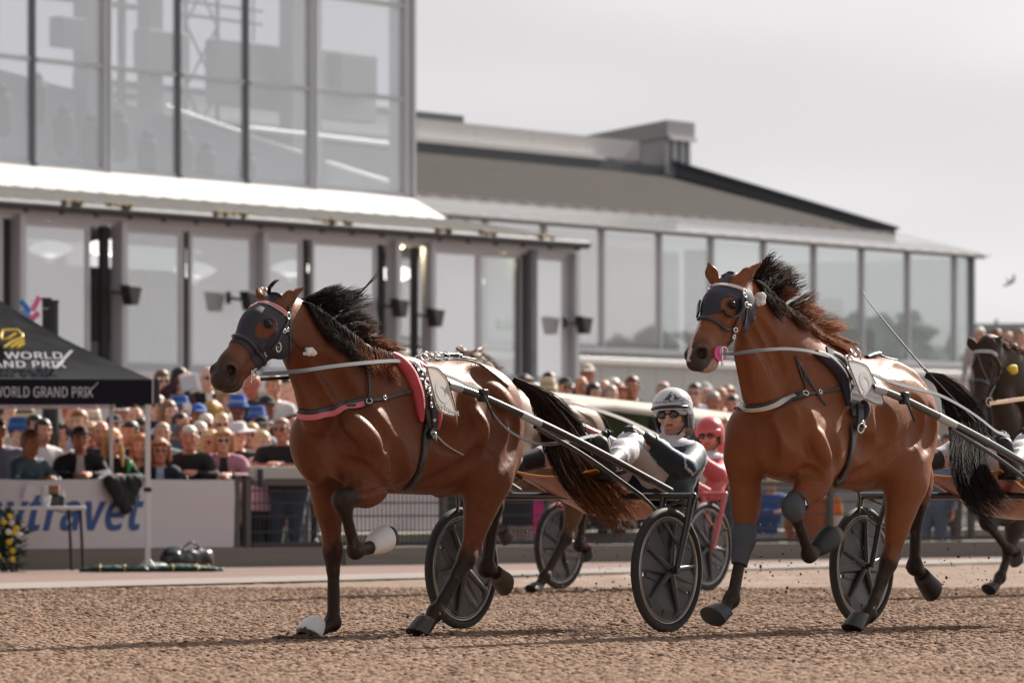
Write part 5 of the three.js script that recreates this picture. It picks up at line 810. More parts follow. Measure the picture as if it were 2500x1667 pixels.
// ---------------------------------------------------------------- teams: a horse, its sulky and its driver share a frame (x forward, y up, z to their right)
const TH = 55.5 * Math.PI / 180, TURN = Math.PI + TH;
const add = (a, b) => [a[0] + b[0], a[1] + b[1], a[2] + b[2]];
const mix3 = (a, b, t) => [lerp(a[0], b[0], t), lerp(a[1], b[1], t), lerp(a[2], b[2], t)];
// the distance field of a trotting horse; J holds its joints
function horseField(J) {
  const f = new Field(), zf = [0, 0, 1], B = J.body, bx = (x, y, z) => [B.x + x, B.y + y, z * (B.w || 1)];       // body offsets from mid back at ground
  const both = fn => { fn(-1); fn(1); };
  // trunk
  f.ell(bx(0.30, 1.115, 0), [0.46, 0.32, 0.235], 0.10);
  f.ell(bx(-0.10, 1.115, 0), [0.50, 0.345, 0.285], 0.12);
  f.ell(bx(-0.36, 1.20, 0), [0.38, 0.265, 0.225], 0.12);
  f.cap(bx(0.52, 1.43, 0), bx(0.12, 1.43, 0), 0.075, 0.07, 0.12);
  f.cap(bx(0.12, 1.40, 0), bx(-0.4, 1.42, 0), 0.07, 0.075, 0.12);
  both(s => {
    f.ell(bx(-0.49, 1.265, s * 0.09), [0.31, 0.215, 0.145], 0.08, [0, 0, 0.2]);
    f.ell(bx(-0.63, 1.10, s * 0.11), [0.17, 0.27, 0.11], 0.08, [0, 0, -0.15]);
    f.ell(bx(-0.46, 1.02, s * 0.15), [0.21, 0.27, 0.10], 0.06, [0, 0, 0.25]);     // thigh
    f.ell(bx(-0.26, 1.36, s * 0.16), [0.09, 0.06, 0.05], 0.09);                    // point of hip
    f.cap(bx(0.42, 1.38, s * 0.10), bx(0.72, 1.06, s * 0.17), 0.10, 0.125, 0.10, zf, 0.62);  // shoulder blade
    f.cap(bx(0.70, 1.08, s * 0.175), bx(0.44, 0.96, s * 0.19), 0.115, 0.12, 0.10, zf, 0.7);  // upper arm
    f.ell(bx(0.79, 1.02, s * 0.09), [0.115, 0.185, 0.10], 0.11);                    // breast
    f.cap(bx(0.40, 1.28, s * 0.165), bx(0.5, 1.02, s * 0.20), 0.07, 0.075, 0.06, zf, 0.6);
  });
  f.ell(bx(0.24, 0.89, 0), [0.32, 0.08, 0.15], 0.08);
  f.ell(bx(-0.36, 0.87, 0), [0.2, 0.1, 0.1], 0.08);
  // neck and head
  const N = J.neck;
  for (let i = 0; i < N.length - 1; i++) f.cap(N[i].p, N[i + 1].p, N[i].r, N[i + 1].r, 0.09, zf, 0.56);
  if (J.throat) for (let i = 0; i < J.throat.length - 1; i++) f.cap(J.throat[i].p, J.throat[i + 1].p, J.throat[i].r, J.throat[i + 1].r, 0.05, zf, 0.75);
  const h = J.head, o = V(...h.poll), ax = V(...h.nose).sub(o), len = ax.length(); ax.normalize();
  const side = V(Math.sin(h.yaw || 0), (h.roll || 0), Math.cos(h.yaw || 0)); side.addScaledVector(ax, -side.dot(ax)).normalize();
  const up = side.clone().cross(ax).normalize();                                     // from the jaw out through the forehead
  const hp = (a, b, c) => { const p = o.clone().addScaledVector(ax, a * len).addScaledVector(up, b * len).addScaledVector(side, c * len); return [p.x, p.y, p.z]; };
  const sd = [side.x, side.y, side.z], k = len;
  f.cap(hp(0.06, -0.10, 0), hp(0.33, -0.075, 0), 0.155 * k, 0.165 * k, 0.05, sd, 0.78);      // skull
  f.cap(hp(0.33, -0.05, 0), hp(0.80, -0.085, 0), 0.135 * k, 0.098 * k, 0.05, sd, 0.72);      // bridge of the nose
  f.cap(hp(0.80, -0.095, 0), hp(0.965, -0.115, 0), 0.098 * k, 0.086 * k, 0.04, sd, 0.92);     // muzzle
  f.cap(hp(0.93, -0.20, 0), hp(0.84, -0.245, 0), 0.058 * k, 0.052 * k, 0.02, sd, 1.1);       // chin
  f.cap(hp(0.86, -0.22, 0), hp(0.42, -0.25, 0), 0.05 * k, 0.07 * k, 0.045, sd, 0.9);         // lower jaw
  both(s => {
    f.ell(hp(0.22, -0.23, s * 0.075), [0.17 * k, 0.165 * k, 0.055 * k], 0.05, null);         // jowl
    f.cap(hp(0.30, -0.045, s * 0.105), hp(0.50, -0.125, s * 0.095), 0.035 * k, 0.022 * k, 0.03);   // brow and cheek bone
    f.ell(hp(0.325, -0.085, s * 0.125), [0.042 * k, 0.042 * k, 0.03 * k], 0.016);            // eyeball
    f.ell(hp(0.905, -0.065, s * 0.078), [0.055 * k, 0.046 * k, 0.03 * k], 0.03);              // nostril rim
    f.ell(hp(0.915, -0.075, s * 0.108), [0.044 * k, 0.034 * k, 0.03 * k], 0.01, null, 1);
  });
  f.cap(hp(0.97, -0.185, 0.07), hp(0.86, -0.185, 0.09), 0.008 * k, 0.008 * k, 0.012, null, 1, 1); f.cap(hp(0.97, -0.185, -0.07), hp(0.84, -0.19, -0.09), 0.008 * k, 0.008 * k, 0.012, null, 1, 1);
  f.o = h.poll; f.hp = hp; f.side = side; f.up = up; f.ax = ax; f.len = len;
  // ears: leaf shaped, hollow in front
  J.ears.forEach(([base, tip, facing]) => {
    const a = V(...base), b = V(...tip), n = V(...facing), d = b.clone().sub(a).normalize(); n.addScaledVector(d, -n.dot(d)).normalize();
    const m = a.clone().lerp(b, 0.38), t = [n.x, n.y, n.z];
    f.cap([a.x, a.y, a.z], [m.x, m.y, m.z], 0.027, 0.034, 0.03, t, 0.6); f.cap([m.x, m.y, m.z], [b.x, b.y, b.z], 0.034, 0.004, 0.01, t, 0.5);
    const q = m.clone().addScaledVector(n, 0.021), q2 = b.clone().lerp(m, 0.4).addScaledVector(n, 0.011), q0 = a.clone().lerp(m, 0.6).addScaledVector(n, 0.021);
    f.cap([q0.x, q0.y, q0.z], [q.x, q.y, q.z], 0.010, 0.021, 0.01, t, 0.5, 1); f.cap([q.x, q.y, q.z], [q2.x, q2.y, q2.z], 0.021, 0.006, 0.008, t, 0.5, 1);
  });
  // fore legs
  for (const L of J.fore) {
    const { elbow, knee, fet, hoof } = L, q = L.k || 1;
    const e2 = add(elbow, [0.06, 0.10, 0]);
    f.cap(e2, mix3(elbow, knee, 0.45), 0.115 * q, 0.08 * q, 0.07, zf, 0.78); f.cap(mix3(elbow, knee, 0.3), knee, 0.08 * q, 0.05 * q, 0.05, zf, 0.85);
    f.ell(knee, [0.046 * q, 0.058 * q, 0.044 * q], 0.035);
    f.cap(knee, mix3(knee, fet, 0.25), 0.044, 0.032, 0.03); f.cap(mix3(knee, fet, 0.12), fet, 0.0325, 0.034, 0.03, zf, 0.84);
    const bk = L.back || [-0.03, 0, 0];
    f.cap(add(mix3(knee, fet, 0.2), bk), add(mix3(knee, fet, 0.95), bk), 0.017, 0.02, 0.018);
    f.ell(fet, [0.043, 0.043, 0.038], 0.03);
    f.cap(fet, mix3(fet, hoof, 0.72), 0.036, 0.037, 0.03);
  }
  for (const L of J.hind) {
    const { hip, stifle, hock, fet, hoof } = L, s = L.s;
    f.cap(hip, stifle, 0.16, 0.13, 0.08, zf, 0.62);
    f.cap(stifle, mix3(stifle, hock, 0.5), 0.125, 0.08, 0.09, zf, 0.62); f.cap(mix3(stifle, hock, 0.4), hock, 0.088, 0.046, 0.06, zf, 0.68);
    f.ell(hock, [0.052, 0.062, 0.043], 0.035);
    if (L.point) { f.cap(hock, L.point, 0.034, 0.024, 0.03); f.cap(L.point, mix3(L.gask || stifle, hock, 0.45), 0.016, 0.03, 0.05); }
    f.cap(hock, mix3(hock, fet, 0.3), 0.044, 0.035, 0.03, zf, 0.85); f.cap(mix3(hock, fet, 0.2), fet, 0.034, 0.036, 0.03, zf, 0.84);
    const bk = L.back || [-0.03, 0, 0];
    f.cap(add(mix3(hock, fet, 0.2), bk), add(mix3(hock, fet, 0.95), bk), 0.017, 0.02, 0.018);
    f.ell(fet, [0.045, 0.045, 0.04], 0.03);
    f.cap(fet, mix3(fet, hoof, 0.72), 0.038, 0.038, 0.03);
  }
  (J.muscles || []).forEach(m => m(f, bx));
  return f;
}
// muscle lines: shallow grooves (or ridges) pressed into the skin along photo points
function groove(team, F, pts, r = 0.016, k = 0.05, ridge = 0, sink = 0.55) {
  const c = curve(pts.map(p => V(p[0], p[1], 0)), 8).map(q => team.hit(F, [q.x, q.y], ridge ? -r * 0.4 : r * sink)[0].toArray());
  for (let i = 0; i < c.length - 1; i++) { const w = t => Math.sin(Math.PI * clamp(t * 0.9 + 0.05)); F.cap(c[i], c[i + 1], r * w(i / 8), r * w((i + 1) / 8), k, null, 1, ridge ? 0 : 1); }
}
// ---------------------------------------------------------------- the leading team
const team1 = new Team(0.288, 31.95, TURN), T1 = (p, l) => team1.T(p, l);
const J1 = (() => {
  const t = T1;
  return {
    body: { x: 1.42, y: 0 },
    neck: [{ p: t(za(1150, 900), 0), r: 0.26 }, { p: t(za(875, 725), 0), r: 0.222 }, { p: t(za(710, 525), 0), r: 0.16 }, { p: t(za(595, 375), 0), r: 0.13 }],
    throat: [{ p: t(za(775, 960), 0), r: 0.12 }, { p: t(za(710, 740), 0), r: 0.09 }],
    head: { poll: t(za(500, 235), 0), nose: t(za(105, 690), 0), yaw: 0.0 },
    ears: [[t(za(535, 265), -0.06), t(za(697, 148), -0.10), [0.1, 0.3, -1]], [t(za(405, 215), 0.07), t(za(437, 152), 0.09), [0.6, 0.2, -0.5]]],
    fore: [
      { s: -1, elbow: t(zb(690, 252), -0.19), knee: t(zb(405, 370), -0.15), fet: t(zb(487, 690), -0.13), hoof: t(zb(660, 655), -0.13), back: [-0.02, -0.02, 0], k: 1.05, dark: 0.12 },
      { s: 1, elbow: t(zb(300, 190), 0.17), knee: t(zb(345, 690), 0.13), fet: t(zb(345, 1150), 0.13), hoof: t(zb(215, 1225), 0.13) }],
    hind: [
      { s: -1, hip: t(za(1880, 950), -0.15), stifle: t(zb(1345, 200), -0.18), hock: t(zb(1200, 735), -0.12), fet: t(zb(1000, 1085), -0.10), hoof: t(zb(915, 1220), -0.10), point: t(zb(1262, 690), -0.12) },
      { s: 1, hip: t(za(1850, 1000), 0.12), stifle: t(zb(1330, 180), 0.17), hock: t(zb(1375, 400), 0.12), fet: t(zb(1325, 805), 0.12), hoof: t(zb(1430, 850), 0.12) }],
  };
})();
const F1 = horseField(J1);
for (const [p, r, k, rg, s] of [
  [[1420, 1415, 1560, 1375, 1700, 1300, 1830, 1190, 1940, 1040, 1990, 900], 0.034, 0.05, 0, 0.6], [[1890, 860, 1950, 960, 1945, 1080, 1880, 1200], 0.02, 0.06, 0, 0.6], [[1990, 930, 2040, 1040, 2020, 1180, 1960, 1300], 0.018, 0.05, 0, 0.6],
  [[1680, 760, 1780, 700, 1870, 760, 1960, 850], 0.03, 0.07, 0, 0.8], [[1000, 860, 1100, 980, 1190, 1090, 1260, 1200], 0.02, 0.06, 0, 0.65], [[860, 1010, 960, 1120, 1000, 1260, 980, 1380], 0.02, 0.06, 0, 0.65], [[1290, 1180, 1300, 1290, 1300, 1400], 0.03, 0.06, 0, 0.7],
  [[625, 640, 690, 740, 760, 850, 860, 960], 0.018, 0.05, 0, 0.6], [[800, 640, 900, 760, 960, 880], 0.022, 0.06, 0, 0.7], [[690, 1160, 720, 1280, 760, 1400], 0.014, 0.05, 0, 0.6], [[930, 1250, 1050, 1300, 1150, 1380, 1230, 1460], 0.012, 0.03, 0, 0.5],
  [[1500, 1050, 1600, 1120, 1700, 1160], 0.03, 0.07, 0, 0.8], [[1700, 870, 1740, 980, 1720, 1100], 0.03, 0.07, 0, 0.8], [[1760, 960, 1820, 1060, 1800, 1180], 0.012, 0.05, 1], [[1840, 800, 1900, 830, 1990, 930], 0.014, 0.05, 1], [[960, 1000, 1060, 1080, 1150, 1180], 0.012, 0.06, 1]])
  groove(team1, F1, zz(za, ...p), r, k * 1.35, rg, s + 0.12);
groove(team1, F1, zz(zb, 480, 330, 560, 330, 650, 300, 720, 240), 0.01, 0.02); groove(team1, F1, zz(zb, 1330, 300, 1290, 430, 1240, 560, 1210, 650), 0.014, 0.03); groove(team1, F1, zz(zb, 330, 480, 345, 580, 360, 660), 0.012, 0.03);
// ---------------------------------------------------------------- coats, hair, hooves, harness
const M = {
  leather: mat(0.018, 0.018, 0.021, 0.38, { clearcoat: 0.3, clearcoatRoughness: 0.35 }), strap: mat(0.03, 0.03, 0.034, 0.42), greyStrap: mat(0.11, 0.11, 0.115, 0.32, { clearcoat: 0.5, clearcoatRoughness: 0.25 }),
  hood: mat(0.022, 0.019, 0.03, 0.62, { sheen: 0.6, sheenRoughness: 0.5, sheenColor: RGB(0.3, 0.25, 0.4) }), steel: mat(0.75, 0.74, 0.72, 0.22, { metalness: 1 }), white: mat(0.74, 0.72, 0.7, 0.55),
  red: mat(0.52, 0.06, 0.075, 0.6), pinkRed: mat(0.66, 0.16, 0.19, 0.5), pink: mat(0.8, 0.12, 0.35, 0.45), hoof: mat(0.045, 0.04, 0.038, 0.5), horn: mat(0.11, 0.08, 0.06, 0.55), eye: mat(0.006, 0.005, 0.005, 0.12, { specularIntensity: 0.7 }),
  dark: mat(0.02, 0.02, 0.022, 0.55), fluff: mat(0.78, 0.76, 0.74, 0.95, { sheen: 0.5, sheenRoughness: 0.9 }), silver: mat(0.62, 0.61, 0.6, 0.35, { metalness: 0.6 }), tan: mat(0.5, 0.3, 0.17, 0.5), yellow: mat(0.75, 0.55, 0.06, 0.6),
};
const coatBump = tex(256, (u, v) => { const n = 0.5 + 0.5 * tileNoise(u, v, 46, 2, 3) + 0.25 * tileNoise(u, v, 9, 5, 2); return [n, n, n]; });
coatBump.repeat.set(2.2, 1.1);
const coat = new THREE.MeshPhysicalMaterial({ vertexColors: true, roughness: 0.52, specularIntensity: 0.85, specularColor: RGB(1, 0.66, 0.46), bumpMap: coatBump, bumpScale: 0.004, sheen: 0.08, sheenRoughness: 0.4, sheenColor: RGB(0.6, 0.25, 0.1) });
const hairMat = new THREE.MeshPhysicalMaterial({ vertexColors: true, roughness: 0.8, specularIntensity: 0.2, transmission: 0.35 });
function segT(p, a, b) { const bx = b[0] - a[0], by = b[1] - a[1], bz = b[2] - a[2]; const t = clamp(((p[0] - a[0]) * bx + (p[1] - a[1]) * by + (p[2] - a[2]) * bz) / (bx * bx + by * by + bz * bz)); return [t, Math.hypot(p[0] - a[0] - bx * t, p[1] - a[1] - by * t, p[2] - a[2] - bz * t)]; }
function legPlace(J, p) {                                // how far down the nearest leg: 0 elbow or stifle, 1 knee or hock, 2 fetlock, 3 hoof
  let best = 9, s = 0;
  for (const L of [...J.fore, ...J.hind]) {
    const c = L.knee ? [L.elbow, L.knee, L.fet, L.hoof] : [L.stifle, L.hock, L.fet, L.hoof];
    for (let i = 0; i < 3; i++) { const [t, d] = segT(p, c[i], c[i + 1]); if (d < best) { best = d; s = i + t + (L.dark || 0); } }
  }
  return [s, best];
}
function paintCoat(g, J, F, c) {                         // bay: brown body, black points, dark muzzle
  const h = V(...J.head.poll);
  return paint(g, (x, y, z, o) => {
    const n = fbm(x * 3.1, y * 3.1, z * 3.1, 3), n2 = fbm(x * 26, y * 11, z * 26, 2), n3 = fbm(x * 90, y * 60, z * 90, 1);
    let [r, gr, b] = c.body; const m = 1 + 0.30 * n + 0.18 * n2 + 0.2 * n3; r *= m; gr *= m * (1 + 0.12 * n); b *= m;
    const [s, d] = legPlace(J, [x, y, z]);
    if (d < 0.16) { const k = smooth(0.80, 1.08, s + n2 * 0.35 + n * 0.2) * smooth(0.16, 0.1, d) * (c.points ?? 1); r = lerp(r, c.black[0], k); gr = lerp(gr, c.black[1], k); b = lerp(b, c.black[2], k); const mud = smooth(0.22, 0.4, n2 + 0.5 * n3) * smooth(0.9, 1.6, s) * 0.7; r = lerp(r, 0.085, mud); gr = lerp(gr, 0.06, mud); b = lerp(b, 0.045, mud); }
    const q = V(x, y, z).sub(h), a = q.dot(F.ax) / F.len, up = q.dot(F.up) / F.len, si = q.dot(F.side) / F.len;
    if (a > 0.2 && a < 1.2 && Math.abs(si) < 0.3 && up > -0.45 && up < 0.2) {
      const k = smooth(0.72, 0.95, a + n2 * 0.12); r = lerp(r, c.muzzle[0], k); gr = lerp(gr, c.muzzle[1], k); b = lerp(b, c.muzzle[2], k);
      if (c.blaze && Math.abs(si - 0.01 + n2 * 0.02) < 0.015 * (0.7 + 0.6 * smooth(0.45, 0.75, a)) && a > 0.44 && a < 1.02 && up > -0.14) { r = 0.62; gr = 0.5; b = 0.46; }
      if (c.lip && a > 0.84 && up < -0.2) { r = 0.42; gr = 0.25; b = 0.2; }
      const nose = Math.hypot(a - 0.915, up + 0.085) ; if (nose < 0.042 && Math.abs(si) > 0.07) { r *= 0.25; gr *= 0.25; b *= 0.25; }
    }
    for (const w of c.spots || []) { const e = smooth(1.25, 0.75, Math.hypot((x - w[0]) / w[3], (y - w[1]) / w[4], (z - w[2]) / w[3])); if (e > 0) { r = lerp(r, w[5][0], e); gr = lerp(gr, w[5][1], e); b = lerp(b, w[5][2], e); } }
    o[0] = r; o[1] = gr; o[2] = b;
  });
}
function hoofGeo(from, to, toe, bell, k = 1) {           // horn wall from the coronet (from) to the sole (to), toe: where it points
  const a = V(...from), ax = V(...to).sub(a), h = ax.length(); ax.normalize();
  const t = V(...toe); t.addScaledVector(ax, -t.dot(ax)).normalize(); const s = ax.clone().cross(t);
  const rings = bell ? [[0, 0.037, 0.035, 0], [0.1, 0.047, 0.044, 0.003], [0.3, 0.060, 0.055, 0.011], [0.62, 0.070, 0.063, 0.02], [0.9, 0.073, 0.066, 0.026], [0.97, 0.066, 0.06, 0.026]] : [[0, 0.046, 0.043, 0], [0.12, 0.051, 0.047, 0.008], [0.55, 0.058, 0.052, 0.026], [0.97, 0.066, 0.058, 0.042], [1, 0.064, 0.056, 0.042]];
  const n = 28, pos = [], idx = [];
  for (const [f, rt, rs, fw] of rings) for (let i = 0; i < n; i++) {
    const q = i / n * 2 * Math.PI, c = Math.cos(q), sn = Math.sin(q), heel = c < 0 ? 0.8 : 1;
    const p = a.clone().addScaledVector(ax, f * h).addScaledVector(t, c * rt * heel * k + fw * k).addScaledVector(s, sn * rs * k); pos.push(p.x, p.y, p.z);
  }
  for (let r = 0; r < rings.length - 1; r++) for (let i = 0; i < n; i++) { const j = (i + 1) % n, A = r * n + i, B = r * n + j; idx.push(A, B, A + n, B, B + n, A + n); }
  for (const [r, fl] of [[0, 1], [rings.length - 1, 0]]) { const c = V(0, 0, 0); for (let i = 0; i < n; i++) c.add(V(pos[(r * n + i) * 3], pos[(r * n + i) * 3 + 1], pos[(r * n + i) * 3 + 2])); c.divideScalar(n); if (!fl) c.addScaledVector(ax, -0.012); const m = pos.length / 3; pos.push(c.x, c.y, c.z); for (let i = 0; i < n; i++) { const A = r * n + i, B = r * n + (i + 1) % n; fl ? idx.push(A, m, B) : idx.push(A, B, m); } }
  const g = geoFrom(pos, idx); return g;
}
// hair: many tapering strands, each a list of control points
function hair(strands, sides = 4) {
  const pos = [], nor = [], idx = [], col = [];
  for (const { pts, r, c0, c1, steps = 9 } of strands) {
    const P = curve(pts, steps), { N, B } = frames(P), o = pos.length / 3, n = P.length;
    for (let i = 0; i < n; i++) {
      const t = i / (n - 1), R = r * (t < 0.15 ? 0.6 + 2.6 * t : 1) * Math.pow(1 - t, 0.55) + 0.0004, k = smooth(0.1, 0.95, t);
      for (let q = 0; q < sides; q++) { const a = q / sides * 2 * Math.PI, c = Math.cos(a), s = Math.sin(a), x = N[i].x * c + B[i].x * s, y = N[i].y * c + B[i].y * s, z = N[i].z * c + B[i].z * s; pos.push(P[i].x + x * R, P[i].y + y * R, P[i].z + z * R); nor.push(x, y, z); col.push(lerp(c0[0], c1[0], k), lerp(c0[1], c1[1], k), lerp(c0[2], c1[2], k)); }
    }
    for (let i = 0; i < n - 1; i++) for (let q = 0; q < sides; q++) { const a = o + i * sides + q, b = o + i * sides + (q + 1) % sides; idx.push(a, b, a + sides, b, b + sides, a + sides); }
  }
  return geoFrom(pos, idx, nor, null, col);
}
// a strap laid on the skin along photo points
function laid(team, F, pts, w, t, off = 0.002, n = 26, closed) {
  const P = [], N = [];
  const c = new THREE.CatmullRomCurve3(pts.map(p => V(p[0], p[1], 0)), !!closed, 'centripetal').getPoints(n);
  for (const q of c) { const [p, nn] = team.hit(F, [q.x, q.y], off); P.push(p); N.push(nn); }
  for (let k = 0; k < 2; k++) { for (let i = 1; i < P.length - 1; i++) { N[i] = N[i - 1].clone().add(N[i]).add(N[i + 1]).normalize(); } }
  return ribbon(P, N, w, t);
}
function laidTube(team, F, pts, r, off = 0, n = 26, sides = 8) { const c = curve(pts.map(p => V(p[0], p[1], 0)), n).map(q => team.hit(F, [q.x, q.y], off)[0]); return tube(c, r, sides); }

// the head hood: skin of the head between the ears, the throat and the nose band, with eye holes
function hoodFn(F, back, front, eyes, earCaps) {
  const loc = p => { const q = V(...p).sub(V(...F.o)); return [q.dot(F.ax), q.dot(F.up)]; };
  const line = (A, B, inside) => { const a = loc(A), b = loc(B), i = loc(inside); let nx = b[1] - a[1], ny = a[0] - b[0]; const l = Math.hypot(nx, ny); nx /= l; ny /= l; if ((i[0] - a[0]) * nx + (i[1] - a[1]) * ny < 0) { nx = -nx; ny = -ny; } return (x, y) => (x - a[0]) * nx + (y - a[1]) * ny; };
  const ls = [...back, ...front].map(([A, B, I]) => line(A, B, I));
  return (x, y, z) => {
    const q = V(x, y, z).sub(V(...F.o)), a = q.dot(F.ax), b = q.dot(F.up), c = q.dot(F.side);
    if (a < -0.15 || a > 0.7 || Math.abs(c) > 0.2 || b < -0.32 || b > 0.2) return -1;
    let d = 1; for (const l of ls) d = Math.min(d, l(a, b));
    for (const e of eyes) { const ea = (a - e.a) / e.ra, eb = (b - e.b) / e.rb; if (c * e.s > 0.02) d = Math.min(d, (Math.hypot(ea * Math.cos(e.t) + eb * Math.sin(e.t), -ea * Math.sin(e.t) * e.ra / e.rb + eb * Math.cos(e.t)) - 1) * Math.min(e.ra, e.rb)); }
    for (const [A, B, r] of earCaps) d = Math.min(d, segT([x, y, z], A, B)[1] - r);
    return d;
  };
}
const ringGeo = (p, n, R, r, sy = 1) => { const g = new THREE.TorusGeometry(R, r, 8, 20); g.scale(1, sy, 1); const q = new THREE.Quaternion().setFromUnitVectors(V(0, 0, 1), n.clone().normalize()); g.applyQuaternion(q); g.translate(p.x, p.y, p.z); return g; };
const lump = (p, r, n, sp, k = 0.02) => { const f = new Field(); for (let i = 0; i < n; i++) f.ell([p.x + rr(-1, 1) * sp[0], p.y + rr(-1, 1) * sp[1], p.z + rr(-1, 1) * sp[2]], [r * rr(0.7, 1.2), r * rr(0.7, 1.2), r * rr(0.7, 1.2)], k); return f.mesh(0.006, (x, y, z) => 0.004 * noise.noise(x * 110, y * 110, z * 110)); };
// a flat plate whose outline is given by photo points; lat(v) gives how far to the side each point stands
function plate(team, outline, lat, thick = 0.005) {
  const P = outline.map(q => V(...team.T(q, lat(q)))), c = P.reduce((a, b) => a.clone().add(b), V(0, 0, 0)).divideScalar(P.length);
  const U = P[1].clone().sub(P[0]).normalize(); let n = V(0, 0, 0); for (let i = 0; i < P.length; i++) n.add(P[i].clone().sub(c).cross(P[(i + 1) % P.length].clone().sub(c))); n.normalize(); if (n.z > 0) n.negate();
  const X = U.addScaledVector(n, -U.dot(n)).normalize(), Y = n.clone().cross(X);
  const toL = p => { const q = p.clone().sub(c); return [q.dot(X), q.dot(Y)]; };
  const q = P.map(toL), m = (a, b, t) => [lerp(a[0], b[0], t), lerp(a[1], b[1], t)], s = new THREE.Shape(), k = q.length;
  for (let i = 0; i < k; i++) { const a = q[i], p = q[(i + k - 1) % k], x = q[(i + 1) % k], dp = Math.hypot(a[0] - p[0], a[1] - p[1]), dx = Math.hypot(a[0] - x[0], a[1] - x[1]); const A = m(a, p, Math.min(0.4, 0.03 / dp)), B = m(a, x, Math.min(0.4, 0.03 / dx)); i ? s.lineTo(...A) : s.moveTo(...A); s.quadraticCurveTo(...a, ...B); }
  s.closePath();
  const basis = new THREE.Matrix4().makeBasis(X, Y, n).setPosition(c);
  const g = new THREE.ExtrudeGeometry(s, { depth: thick, bevelEnabled: true, bevelSize: 0.002, bevelThickness: 0.002, bevelSegments: 2, curveSegments: 8 }); g.applyMatrix4(basis);
  return { g, basis, shape: s, thick, toL: uv => toL(V(...team.T(uv, lat(uv)))) };
}
// where the mane grows: along the top of the neck, from the poll to the withers
function crestLine(F, J, n = 24) {
  const c = curve([...J.neck].reverse().map(q => V(...q.p)), n), out = [];
  for (let i = 0; i <= n; i++) { const p = c[i], d = c[Math.max(0, i - 1)].clone().sub(c[Math.min(n, i + 1)]), m = V(-d.y, d.x, 0).normalize(); let t = 0.42; while (t > 0 && F.ev(p.x + m.x * t, p.y + m.y * t, p.z) > 0) t -= 0.004; out.push(p.clone().addScaledVector(m, t - 0.006)); }
  return out;
}
// locks of hair that share a course; sizes in photo pixels
function mane(team, F, J, o) {
  const line = new THREE.CatmullRomCurve3(crestLine(F, J)), out = [], locks = [];
  for (let i = 0; i < o.locks; i++) locks.push({ s: (i + rnd()) / o.locks * 1.0, L: rr(0.72, 1.12), u: rr(0.72, 1.25), w: rr(-1, 1), ph: rnd() * 6.28, fall: rnd() < o.fall, g: rr(-0.15, 0.15), side: rr(-1, 1), m: rr(0.65, 1.35) });
  for (let i = 0; i < o.n; i++) {
    const k = locks[Math.floor(rnd() * o.locks)], s = clamp(k.s + rr(-0.045, 0.045)), p3 = line.getPoint(s), p = team.px([p3.x, p3.y, p3.z]), l = k.L * rr(0.8, 1.1), pts = [];
    const [dx, dy] = k.fall ? o.down(s) : o.up(s), vy = k.fall ? dy * rr(0.85, 1.1) : dy * k.u * rr(0.85, 1.15);
    for (let q = 0; q <= 6; q++) { const t = q / 6, wv = Math.sin(t * 5.2 + k.ph) * o.wave * t * k.w + Math.sin(t * 9 + i) * o.wave * 0.22 * t, bend = k.fall ? Math.pow(t, 1.5) : t * (1.35 - 0.35 * t) ; pts.push(V(...team.T([p[0] + dx * l * (t * (0.75 + 0.25 * t)) + wv * 0.5, p[1] + vy * l * bend + wv + (k.fall ? -5 * Math.sin(Math.PI * Math.min(1, t * 2)) : 0)], k.fall ? -0.02 - 0.13 * t * (0.6 + 0.5 * s) + 0.02 * k.side : 0.06 * k.side * (0.4 + t) + rr(-0.012, 0.012)))); }
    pts[0].copy(p3).add(V(0, 0, rr(-0.035, 0.03)));
    if (k.fall) for (let q = 2; q <= 6; q++) { const w = team.px(pts[q].toArray()); pts[q] = team.hit(F, [w[0], w[1]], rr(0.006, 0.03) + (q === 6 ? rr(0, 0.03) : 0))[0]; }
    const g = smooth(o.gold[0], o.gold[1], s + k.g), m = k.m * rr(0.75, 1.25);
    out.push({ pts, r: rr(o.r * 0.6, o.r * 1.25), c0: o.c0.map((v, j) => lerp(v, o.c0g[j], g) * m), c1: o.c1.map((v, j) => lerp(v, o.c1g[j], g) * m), steps: 12 });
  }
  return out;
}
function manes(list) { return hair(list); }
function flow(team, roots, n, spec) {                    // strands from a root line; spec(s, i) gives control points as photo points with a side offset
  const c = new THREE.CatmullRomCurve3(roots.map(q => V(q[0], q[1], q[2])), false, 'centripetal'), out = [];
  for (let i = 0; i < n; i++) { const s = (i + rnd()) / n, p = c.getPoint(clamp(s, 0, 1)); const st = spec(s, p, i); if (!st) continue; st.pts = st.pts.map(q => V(...team.T([q[0], q[1]], q[2]))); out.push(st); }
  return out;
}
function eyeAt(team, F, uv, r, parent) { const [p] = team.hit(F, uv, -r * 0.45); return part('eye', xf(new THREE.SphereGeometry(r, 16, 12), p), M.eye, parent); }
const C_BAY = { body: [0.13, 0.04, 0.019], black: [0.014, 0.0125, 0.013], muzzle: [0.03, 0.022, 0.021] };
const horse1 = thing('trotting_horse', 'bay horse with red breast collar and red saddle pad, leading the race', 'horse', [team1.O.x, 0, team1.O.z], team1.turn);
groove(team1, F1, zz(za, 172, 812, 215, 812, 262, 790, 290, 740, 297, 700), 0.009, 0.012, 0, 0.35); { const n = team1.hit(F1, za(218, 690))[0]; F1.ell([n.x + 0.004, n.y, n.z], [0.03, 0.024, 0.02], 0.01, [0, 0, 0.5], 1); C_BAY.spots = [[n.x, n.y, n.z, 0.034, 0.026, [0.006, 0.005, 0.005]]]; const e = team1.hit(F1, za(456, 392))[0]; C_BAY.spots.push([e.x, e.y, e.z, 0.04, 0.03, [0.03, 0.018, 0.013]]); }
const G1 = F1.mesh(0.0095, (x, y, z) => 0.0016 * fbm(x * 11, y * 11, z * 11, 2));
